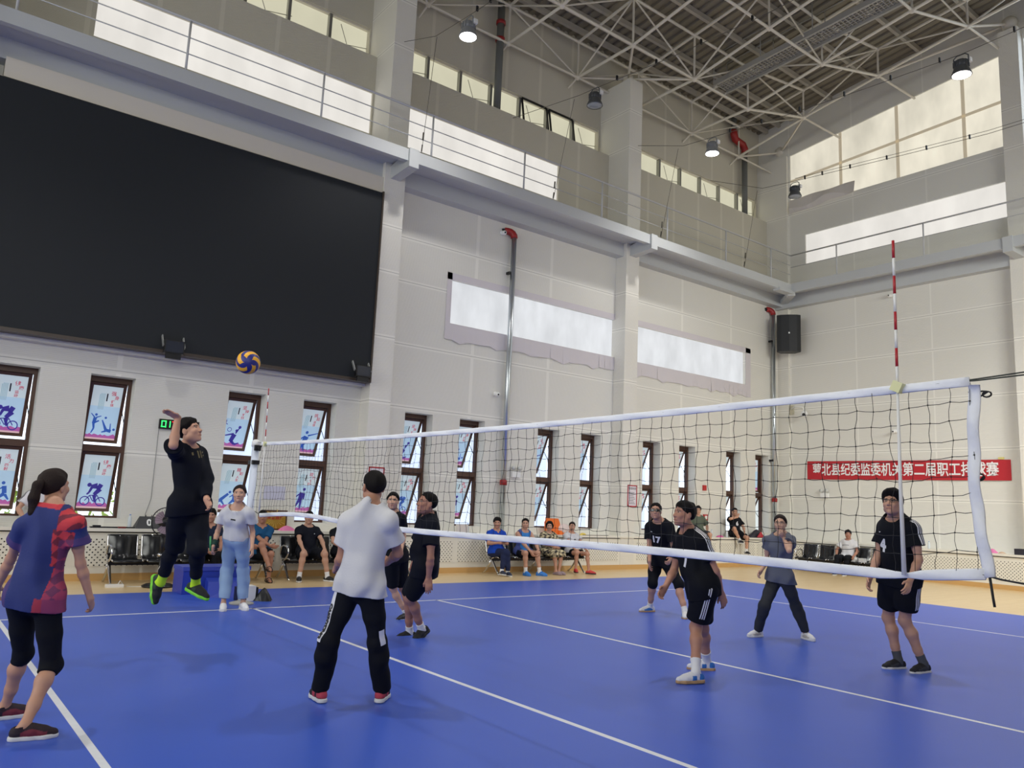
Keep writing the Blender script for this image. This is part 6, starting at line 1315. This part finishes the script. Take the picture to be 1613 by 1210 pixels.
# man with white shirt, back turned
J, H = J_('p4')
I = make_person('man in plain white t-shirt and black trousers, seen from behind before the net', J, H, (0.10, 0.92, 0.10), 0.006, False, (176, 128, 104), dict(mat=F_WHT, sl=0.62, hem=0.06, ease=0.026, fold=0.008, sease=0.026), dict(mat=F_BLK, len=1.97, ease=0.012, ease1=0.020, cuff=1.5, name='trousers', fold=0.006),
    dict(mat=S_BLK, rgb=(30, 30, 36), accent=(186, 66, 84), lace=(90, 180, 120), style='heel', sole=S_SOLEW, lacemat=S_BLK), None, 'crew', HAIRM, 'thin', dict(L=dict(curl=0.95, palm=(0.7, -0.6, -0.2)), R=dict(curl=0.8)), dict(L=yaw(84), R=yaw(48)))
hL, kL = I['J']['hL'], I['J']['kL']; ol = nrm(A3(I['lath'])*0.50 - A3(I['fwdh'])*0.82)
stripes(I, 'bottom', [(lerp(hL, kL, t), ol) for t in np.linspace(0.02, 1.0, 16)], F_STRIPE, 1, 0.062, 0.02, 'side_panel')
for t, ch in ((0.30, 'C'), (0.38, 'A'), (0.46, 'K'), (0.54, 'M'), (0.62, 'Y'), (0.70, 'O'), (0.78, 'N'), (0.86, 'G')):
    c = lerp(hL, kL, t) + ol*0.15; decal(I, 'bottom', 'letter', text_polys(ch, 0.05), c, nrm(hL - kL)*-1, np.cross(ol, nrm(kL - hL)), [S_BLK], 0.007)
hR, kR = I['J']['hR'], I['J']['kR']; orr = nrm(-A3(I['lath'])*0.9 - A3(I['fwdh'])*0.3)
stripes(I, 'bottom', [(lerp(hR, kR, t), orr) for t in np.linspace(0.72, 1.0, 6)], F_STRIPE, 1, 0.05, 0.02, 'side_panel')
# woman half hidden behind the net
J, H = J_('p5')
I = make_person('woman in black with tied dark hair, half hidden behind the white shirted player', J, H, (-0.55, -0.78, 0.06), 0.007, True, (204, 160, 136), dict(mat=F_BLK, sl=0.5, hem=0.08, ease=0.018), dict(mat=F_BLK, len=0.92, ease=0.022, hem=1.2), dict(mat=S_BLK, sole=S_SOLEW), dict(mat=F_SOCKW, h=0.07), 'bun', HAIRM, None, dict(L=dict(curl=0.7), R=dict(curl=0.7)), dict(L=yaw(-150), R=yaw(-160)))
# man in profile near the net
J, H = J_('p6'); vw = nrm(A3(cam.location) - A3(J['pel'])); J = dict(J); J['eL'] = A3(J['eL']) + vw*0.05; J['wL'] = A3(J['wL']) + vw*0.13; J['fL'] = A3(J['fL']) + vw*0.13
I = make_person('man in plain black shirt and shorts in profile just behind the net, knees bent', J, H, yaw(172, 0.20), 0.006, False, (172, 122, 102), dict(mat=F_NAVYBLK, sl=0.62, hem=0.09, ease=0.026, sease=0.03), dict(mat=F_BLK, len=0.86, ease=0.030, hem=1.4), dict(mat=S_BLK, sole=S_SOLEB, rgb=(26, 26, 28), accent=(40, 40, 44), lace=(30, 30, 30), lacemat=S_BLK), dict(mat=F_SOCKW, h=0.075), 'crew', HAIRM, None, dict(L=dict(curl=0.4), R=dict(curl=0.6)), dict(L=(-0.82, -0.15, -0.5), R=yaw(180, -0.04)), belly=0.03)
decal(I, 'shirt', 'badge', [(0, q) for q in ring((0.0, 0.0), 0.022, 0.004, 14)], lerp(I['pel'], I['nk'], 0.74) + A3(I['fwd'])*0.14 + A3(I['lat'])*0.05, I['lat'], I['up'], [M('grey_print', (120, 124, 130), 0.6)])
# number seventeen
J, H = J_('p7')
I = make_person('man in black shirt numbered 17 and dark goggles across the net', J, H, (-0.80, -0.58, 0.10), 0.007, False, (196, 148, 124), dict(mat=F_BLK, sl=0.66, hem=0.08, ease=0.020), dict(mat=F_BLK, len=1.12, ease=0.020, ease1=0.012, name='leggings'), dict(mat=S_WHT, rgb=(226, 226, 230), accent=(60, 124, 196), lace=(240, 240, 240), style='side', sole=S_TAN, lacemat=S_WHT), dict(mat=F_SOCKW, h=0.08), 'crew', HAIRM, 'wrap', dict(L=dict(curl=0.8), R=dict(curl=0.4)), dict(R=yaw(168), L=yaw(-140)))
decal(I, 'shirt', 'number', text_polys('17', 0.15, 0, 0.006), lerp(I['pel'], I['nk'], 0.58) + A3(I['fwd'])*0.15 - A3(I['lat'])*0.0, I['lat'], I['up'], [F_STRIPE])
decal(I, 'shirt', 'logo', [(0, [(-0.02, 0), (0.015, 0.004), (0.025, 0.014), (-0.005, 0.010)])], lerp(I['pel'], I['nk'], 0.76) + A3(I['fwd'])*0.15 - A3(I['lat'])*0.08, I['lat'], I['up'], [F_STRIPE])
# foreground player, number seven
def sleeve_path(I, S, sl, start=0.35):
    J = I['J']; nk, s_, e = I['nk'], J['s'+S], J['e'+S]; out = A3(I['lat'])*(1 if S == 'L' else -1); ad = nrm(e - s_); o2 = nrm(out - ad*(out @ ad)); p = []
    for t in np.linspace(start, 0.9, 6): p.append((lerp(nk, s_, t) - I['up']*0.02, nrm(A3(I['up'])*(1 - 0.45*t) + out*0.45*t)))
    for t in np.linspace(0.02, sl - 0.02, 9): q = min(1, 0.55 + t*1.6); p.append((lerp(s_, e, t), nrm(A3(I['up'])*(1 - q) + o2*q)))
    return p
def short_path(I, S, ln):
    J = I['J']; out = A3(I['lath'])*(1 if S == 'L' else -1); h_, k = J['h'+S], J['k'+S]; return [(h_ + A3(I['up'])*0.08, out)] + [(lerp(h_, k, t), out) for t in np.linspace(0.0, ln - 0.02, 14)]
J, H = J_('p8')
I = make_person('man crouching in black striped shirt and shorts with blue and white shoes', J, H, yaw(165, 0.16), 0.006, False, (182, 132, 110), dict(mat=F_BLK, sl=0.60, hem=0.10, ease=0.026, sease=0.028, fold=0.006), dict(mat=F_BLK, len=0.78, ease=0.032, hem=1.5), dict(mat=S_WHT, rgb=(226, 226, 230), accent=(52, 118, 196), lace=(236, 236, 240), style='heel', sole=S_TAN, lacemat=S_WHT), dict(mat=F_SOCKW, h=0.13), 'short', HAIRM, None, dict(L=dict(curl=0.45, palm=(0.2, 0.9, 0.2)), R=dict(curl=0.35)), dict(L=yaw(156, -0.02), R=yaw(140)), belly=0.02)
stripes(I, 'shirt', sleeve_path(I, 'L', 0.60), F_STRIPE); stripes(I, 'bottom', short_path(I, 'L', 0.78), F_STRIPE)
decal(I, 'shirt', 'number', text_polys('7', 0.17, 0, 0.008), lerp(I['pel'], I['nk'], 0.52) + A3(I['fwd'])*0.17 + A3(I['lat'])*0.02, I['lat'], I['up'], [F_STRIPE])
# woman in grey
J, H = J_('p9')
I = make_person('woman in grey t-shirt and dark track trousers, hand at her cheek, beyond the net', J, H, (-0.86, -0.40, 0.10), 0.006, True, (204, 162, 138), dict(mat=F_GREYT, sl=0.42, hem=0.07, ease=0.026, fold=0.006), dict(mat=F_DGREY, len=1.93, ease=0.020, ease1=0.018, cuff=1.2, name='trousers', fold=0.005), dict(mat=S_WHT, rgb=(226, 226, 228), accent=(196, 190, 178), lace=(236, 236, 236), sole=S_SOLEW, lacemat=S_WHT), None, 'tail', HAIRB, 'thin', dict(R=dict(curl=0.6), L=dict(curl=0.8, palm=(0.2, 0.3, 0.6))), dict(R=yaw(170), L=yaw(-112)))
# number four
J, H = J_('p10')
I = make_person('tall man in glasses and black shirt numbered 4, by the near antenna', J, H, (-0.93, -0.16, 0.20), 0.006, False, (196, 150, 126), dict(mat=F_BLK, sl=0.56, hem=0.09, ease=0.024, sease=0.028, fold=0.006), dict(mat=F_BLK, len=0.70, ease=0.034, hem=1.5), dict(mat=S_BLK, rgb=(34, 34, 38), accent=(56, 58, 62), lace=(24, 24, 26), sole=S_SOLEW, lacemat=S_BLK), dict(mat=F_SOCKG, h=0.10), 'bushy', HAIRM, 'thin', dict(R=dict(curl=0.5), L=dict(curl=0.4)), dict(R=yaw(160), L=yaw(170)), belly=0.02)
stripes(I, 'shirt', sleeve_path(I, 'L', 0.56, 0.75), F_STRIPE); stripes(I, 'bottom', short_path(I, 'L', 0.70), F_STRIPE)
decal(I, 'shirt', 'number', text_polys('4', 0.18, 0, 0.008), lerp(I['pel'], I['nk'], 0.56) + A3(I['fwd'])*0.17 - A3(I['lat'])*0.06, I['lat'], I['up'], [F_STRIPE])
decal(I, 'shirt', 'logo', [(0, [(-0.02, 0.004), (-0.005, -0.006), (0.022, 0.012), (-0.004, 0.002)])], lerp(I['pel'], I['nk'], 0.78) + A3(I['fwd'])*0.15 - A3(I['lat'])*0.10, I['lat'], I['up'], [F_STRIPE])
# ------------------------------------------------------------------ spectators sitting on the benches and the ledge
def seated(x, y, zs, yw, H, lean=0.06, feet=((0.42, 0.13), (0.42, -0.13)), fz=(0.09, 0.09), hands=None, turn=0.0, poles=None):
    s = H/1.78; fw = A3(yaw(yw)); lf = np.cross(UP, fw); pel = A3((x, y, zs + 0.095*s)); L = lambda a, b, c: pel + fw*a*s + lf*b*s + UP*c*s
    J = dict(pel=pel, nk=L(-lean, 0, 0.50)); J['hd'] = J['nk'] + fw*0.035*s + UP*0.168*s
    for S, sg, k in (('L', 1, 0), ('R', -1, 1)):
        J['s'+S] = J['nk'] + lf*0.185*sg*s - UP*0.055*s; J['h'+S] = L(0, 0.088*sg, 0)
        a = pel + fw*feet[k][0]*s + lf*feet[k][1]*s; a[2] = fz[k]; pole = fw*0.9 + UP*0.9 + lf*0.15*sg if not poles else fw*poles[k][0] + lf*poles[k][1] + UP*poles[k][2]
        J['k'+S], J['a'+S] = ik(J['h'+S], a, 0.42*s, 0.415*s, pole)
        h3 = (hands or {}).get(S, (0.30, 0.10*sg, 0.09, 0.42, 0.04*sg, 0.05)); w = L(*h3[:3]); J['e'+S], J['w'+S] = ik(J['s'+S], w, 0.285*s, 0.25*s, lf*sg*0.7 - fw*0.5 - UP*0.25); J['f'+S] = J['w'+S] + nrm(L(*h3[3:]) - w)*0.165*s
    return J
HH = 0.010; DOWN = -92
def toward(p, z=0.0): d = nrm(A3(cam.location) - A3((*p, 1.2))); return (d[0], d[1], z)
FN = fabric('navy_polo_cloth', (30, 38, 58))
I = make_person('man in a navy shirt sitting on the bench behind the jumping player', seated(0.42, 3.57, 0.385, DOWN, 1.78, feet=((0.36, -0.02), (0.46, -0.42)), hands=dict(L=(0.33, 0.12, 0.10, 0.45, 0.02, 0.02), R=(0.33, -0.12, 0.10, 0.45, -0.02, 0.02))), 1.78, toward((0.4, 3.5)), HH, False, (176, 128, 106), dict(mat=FN, sl=0.7, hem=0.02, vneck=0.07), dict(mat=F_BLK, len=1.9, ease=0.016, name='trousers'), dict(mat=S_BLK, sole=S_SOLEW), dict(mat=FN, h=0.1), 'short', sit=True)
# teal polo, legs crossed, sandals
I = make_person('man in teal polo and glasses sitting with legs crossed on the bench', seated(1.36, 3.55, 0.385, -96, 1.78, feet=((0.50, 0.05), (0.36, 0.10)), fz=(0.30, 0.09), hands=dict(L=(0.26, -0.10, 0.14, 0.30, -0.30, 0.12), R=(0.30, 0.10, 0.16, 0.33, 0.28, 0.13)), poles=((1, -0.75, 1.2), (1, 0.5, 0.7))), 1.78, toward((1.4, 3.5), 0.02), 0.009, False, (172, 122, 98), dict(mat=F_TEAL, sl=0.75, hem=0.02, vneck=0.09), dict(mat=F_BLK, len=0.92, ease=0.022, hem=1.2), None, None, 'crew', HAIRM, 'thin', sit=True)
m_sandal = M('dark_brown_sandal', (44, 32, 30), 0.5)
def sandal(I, S, fd):
    a = I['J']['a'+S]; fd = nrm(fd); sd = nrm(np.cross(UP, fd)); fu = np.cross(fd, sd); z = lambda x, y, q: Vector(a + fd*x + sd*y + fu*(q - 0.088)); g = MB()
    g.add([z(-0.08, -0.038, 0), z(0.06, -0.046, 0), z(0.16, -0.035, 0), z(0.17, 0.03, 0), z(0.06, 0.046, 0), z(-0.08, 0.038, 0), z(-0.08, -0.038, 0.022), z(0.06, -0.046, 0.02), z(0.16, -0.035, 0.02), z(0.17, 0.03, 0.02), z(0.06, 0.046, 0.02), z(-0.08, 0.038, 0.022)], [(5,4,3,2,1,0),(6,7,8,9,10,11)] + [(i, (i+1) % 6, 6+(i+1) % 6, 6+i) for i in range(6)], False)
    for x, hgt, wd in ((0.10, 0.058, 0.044), (0.04, 0.085, 0.046), (-0.06, 0.075, 0.042)): g.tube([z(x, -wd, 0.012), z(x, -wd*0.85, hgt*0.8), z(x, 0, hgt), z(x, wd*0.85, hgt*0.8), z(x, wd, 0.012)], 0.010, 6)
    g.build('sandal', m_sandal, I['root'])
for S in 'LR': sandal(I, S, I['fwdh']*A3((1, 1, 0)))
S_BW = dict(mat=S_BLK, sole=S_SOLEW)
I = make_person('man in a plain black t-shirt sitting with both hands on his knees', seated(2.28, 3.55, 0.385, -95, 1.80, feet=((0.44, 0.28), (0.42, -0.25)), hands=dict(L=(0.40, 0.22, 0.07, 0.52, 0.20, -0.04), R=(0.40, -0.20, 0.07, 0.52, -0.16, -0.03))), 1.80, toward((2.3, 3.5), 0.05), 0.009, False, (190, 146, 122), dict(mat=F_NAVYBLK, sl=0.62, hem=0.02, ease=0.022), dict(mat=F_BLK, len=0.84, ease=0.026), S_BW, dict(mat=F_SOCKW, h=0.09), 'crew', dict() and None, None, dict(L=dict(curl=0.35, palm=(0, 0, -1)), R=dict(curl=0.35, palm=(0, 0, -1))), dict(L=yaw(-70), R=yaw(-112)), belly=0.03, sit=True)
decal(I, 'shirt', 'logo', [(0, [(-0.008, -0.008), (0.012, -0.008), (0.012, 0.010), (-0.008, 0.010)])], lerp(I['pel'], I['nk'], 0.72) + A3(I['fwd'])*0.16 + A3(I['lat'])*0.09, I['lat'], I['up'], [F_STRIPE])
I = make_person('person in dark clothes on the bench, mostly hidden behind the white shirted player', seated(2.98, 3.55, 0.385, -92, 1.70, feet=((0.42, 0.1), (0.42, -0.1)), hands=dict(R=(0.36, -0.16, 0.16, 0.46, -0.14, 0.06))), 1.66, toward((3, 3.5)), HH, False, (198, 152, 128), dict(mat=F_BLK, sl=0.6, hem=0.02), dict(mat=F_BLK, len=1.9, ease=0.018, name='trousers'), S_BW, None, 'short', sit=True)
# the row of four
I = make_person('man in royal blue polo holding a phone, seated beside the blue vest', seated(6.86, 3.58, 0.385, -100, 1.78, feet=((0.40, 0.10), (0.42, -0.06)), fz=(0.09, 0.12), hands=dict(L=(0.28, 0.02, 0.24, 0.40, -0.06, 0.26), R=(0.27, -0.08, 0.24, 0.38, 0.02, 0.26)), poles=((1, -0.2, 1), (1, 0.45, 1.1))), 1.78, toward((6.9, 3.5), -0.05), 0.009, False, (184, 136, 112), dict(mat=F_BLUE, sl=0.72, hem=0.02, vneck=0.10), dict(mat=F_DENIM, len=1.92, ease=0.018, name='trousers'), dict(mat=M('navy_loafer', (44, 52, 76), 0.5), sole=S_SOLEW), dict(mat=F_SOCKW, h=0.10), 'short', sit=True)
c = lerp(I['J']['fL'], I['J']['fR'], 0.5) + A3((0, -0.02, 0.03)); g = MB(); g.obox(tuple(c), (0.07, 0, 0), (0, 0.025, 0.025), (0, -0.004, 0.004)); tag(g.build('mobile_phone', m_dark), 'black mobile phone in the hands of the man in royal blue', 'phone')
def tank_col(V, d): col = np.tile(A3(srgb((48, 124, 198))), (len(V), 1)); r = V - d['pel']; a, c = r @ d['lat'], r @ d['up']; m = np.abs(a) > 0.115; col[m] = A3(srgb((70, 84, 150))); return col
I = make_person('man in a sky blue sleeveless vest leaning forward between two spectators', seated(7.60, 3.58, 0.385, -100, 1.78, lean=-0.08, feet=((0.44, 0.24), (0.40, -0.10)), hands=dict(L=(0.46, 0.22, 0.02, 0.52, 0.12, -0.12), R=(0.42, 0.02, 0.04, 0.50, 0.08, -0.10))), 1.80, toward((7.6, 3.5), 0.02), 0.009, False, (192, 146, 122), dict(mat=m_cloth_attr, sl=0.0, hem=0.02, tank=True, ease=0.02, color=tank_col), dict(mat=F_NAVYBLK, len=0.72, ease=0.026), dict(mat=S_BLUE, sole=S_BLUE), dict(mat=F_SOCKW, h=0.10), 'crew', HAIRM, None, dict(L=dict(curl=0.6), R=dict(curl=0.5)), dict(L=yaw(-62), R=yaw(-95)), sit=True)
g = MB(); w_, e_ = I['J']['wL'], I['J']['eL']; g.tube([Vector(lerp(w_, e_, t)) for t in (0.02, 0.10)], 0.034, 12); g.build('wristband', m_dark, I['root'])
def floral(V, d=None):
    col = np.tile(A3(srgb((150, 138, 112))), (len(V), 1)); q = np.sin(V[:, 0]*58 + 2*np.sin(V[:, 2]*41)) + np.sin(V[:, 2]*63 + 2*np.sin(V[:, 1]*47 + V[:, 0]*20)); col[q > 0.55] = A3(srgb((40, 38, 40))); col[q < -0.95] = A3(srgb((220, 208, 168))); return col
I = make_person('seated woman in black and cream patterned dress before the orange bag', seated(8.44, 3.58, 0.385, -98, 1.68, feet=((0.40, 0.05), (0.40, -0.04)), hands=dict(L=(0.30, 0.03, 0.18, 0.36, -0.10, 0.14), R=(0.30, -0.03, 0.18, 0.38, 0.08, 0.13))), 1.68, toward((8.4, 3.5)), 0.009, True, (196, 148, 124), dict(mat=m_cloth_attr, sl=0.8, hem=0.02, ease=0.03, vneck=0.10, color=floral), dict(mat=m_cloth_attr, len=1.12, ease=0.045, ease1=0.05, name='skirt', skirt=True, color=floral), dict(mat=S_MAUVE, sole=S_MAUVE, top=0.06), None, 'bob', HAIRM, None, dict(L=dict(curl=0.4), R=dict(curl=0.4)), dict(L=yaw(-70), R=yaw(-75)), belly=0.03, sit=True)
I = make_person('seated woman in white t-shirt and black shorts with red shoes', seated(9.16, 3.56, 0.385, -96, 1.68, feet=((0.42, 0.24), (0.34, -0.12)), fz=(0.09, 0.12), hands=dict(L=(0.36, 0.20, 0.08, 0.50, 0.22, -0.02), R=(0.38, -0.14, 0.07, 0.50, -0.08, 0.0))), 1.68, toward((9.2, 3.5), 0.04), 0.009, True, (192, 144, 120), dict(mat=F_WHT, sl=0.55, hem=0.0, ease=0.026), dict(mat=F_BLK, len=0.55, ease=0.026), dict(mat=M('red_black_shoe', (196, 52, 56), 0.5), sole=S_SOLEB), None, 'back', HAIRB, None, None, dict(L=yaw(-60), R=yaw(-120)), sit=True)
decal(I, 'shirt', 'tag', [(0, [(-0.03, -0.01), (0.03, -0.01), (0.03, 0.012), (-0.03, 0.012)])], lerp(I['pel'], I['nk'], 0.66) + A3(I['fwd'])*0.16, I['lat'], I['up'], [S_BLK])
# on the ledge
def stripe_sl(V, d): col = np.tile(A3(srgb((222, 220, 224))), (len(V), 1)); a = d['J']['eR'] - d['J']['sR']; return col
I = make_person('person in white striped-sleeve shirt on the ledge behind the woman in navy', seated(-2.16, 4.25, 0.88, -80, 1.74, hands=dict(R=(0.10, -0.24, 0.02, 0.2, -0.24, -0.08), L=(0.10, 0.16, 0.1, 0.2, 0.1, 0.05)), feet=((0.40, 0.12), (0.40, -0.12)), fz=(0.55, 0.55)), 1.74, (0.3, -0.95, 0.0), HH, False, (196, 150, 126), dict(mat=fabric('white_jersey', (222, 220, 226)), sl=0.62, hem=0.0, ease=0.022), dict(mat=F_BLK, len=0.8, ease=0.022), S_BW, None, 'short', sit=True)
for S in 'LR': stripes(I, 'shirt', sleeve_path(I, S, 0.62, 0.75), S_BLK, 3, 0.012, 0.024)
I = make_person('man in an olive t-shirt sitting on the ledge behind the crouching player', seated(14.78, 4.22, 0.88, -112, 1.80, feet=((0.36, 0.12), (0.36, -0.12)), fz=(0.55, 0.55), hands=dict(L=(0.04, 0.26, 0.03, 0.14, 0.27, -0.05), R=(0.1, -0.2, 0.06, 0.2, -0.18, 0.0))), 1.80, (-0.7, -0.7, 0.0), HH, False, (198, 154, 130), dict(mat=F_OLIVE, sl=0.72, hem=0.0, ease=0.024), dict(mat=F_DGREY, len=0.8, ease=0.022), S_BW, None, 'short', HAIRM, 'thin', sit=True)
I = make_person('man in black shirt numbered 6 sitting on the ledge', seated(16.52, 4.20, 0.88, -110, 1.80, feet=((0.34, 0.16), (0.30, -0.04)), fz=(0.48, 0.80), hands=dict(R=(0.20, -0.05, 0.52, 0.18, 0.0, 0.64), L=(0.26, 0.14, 0.10, 0.36, 0.10, 0.06)), poles=((1, 0.1, 0.9), (1, -0.5, 0.5))), 1.80, (-0.55, -0.8, 0.0), 0.009, False, (196, 150, 126), dict(mat=F_BLK, sl=0.66, hem=0.0, ease=0.024), dict(mat=F_BLK, len=0.72, ease=0.026), S_BW, dict(mat=F_SOCKW, h=0.09), 'crew', HAIRM, 'thin', dict(R=dict(curl=0.9)), sit=True)
decal(I, 'shirt', 'number', text_polys('6', 0.17, 0, 0.008), lerp(I['pel'], I['nk'], 0.60) + A3(I['fwd'])*0.17, I['lat'], I['up'], [F_STRIPE])
I = make_person('man in a white t-shirt and black trousers sitting alone on the end wall bench', seated(17.72, 1.22, 0.385, 192, 1.78, feet=((0.46, 0.05), (0.50, -0.20)), hands=dict(L=(0.22, 0.22, 0.06, 0.36, 0.24, 0.0), R=(0.22, -0.24, 0.08, 0.34, -0.2, 0.03)), lean=0.10), 1.78, toward((17.7, 1.2)), HH, False, (170, 122, 102), dict(mat=F_WHT, sl=0.66, hem=0.0, ease=0.028), dict(mat=F_BLK, len=1.9, ease=0.02, name='trousers'), S_BW, None, 'short', sit=True)
decal(I, 'shirt', 'lettering', [(0, [(-0.10, -0.008), (0.06, -0.008), (0.06, 0.006), (-0.10, 0.006)]), (0, [(-0.13, -0.018), (-0.105, -0.018), (-0.105, 0.014), (-0.13, 0.014)])], lerp(I['pel'], I['nk'], 0.68) + A3(I['fwd'])*0.16, I['lat'], I['up'], [M('blue_grey_print', (70, 74, 100), 0.6)])
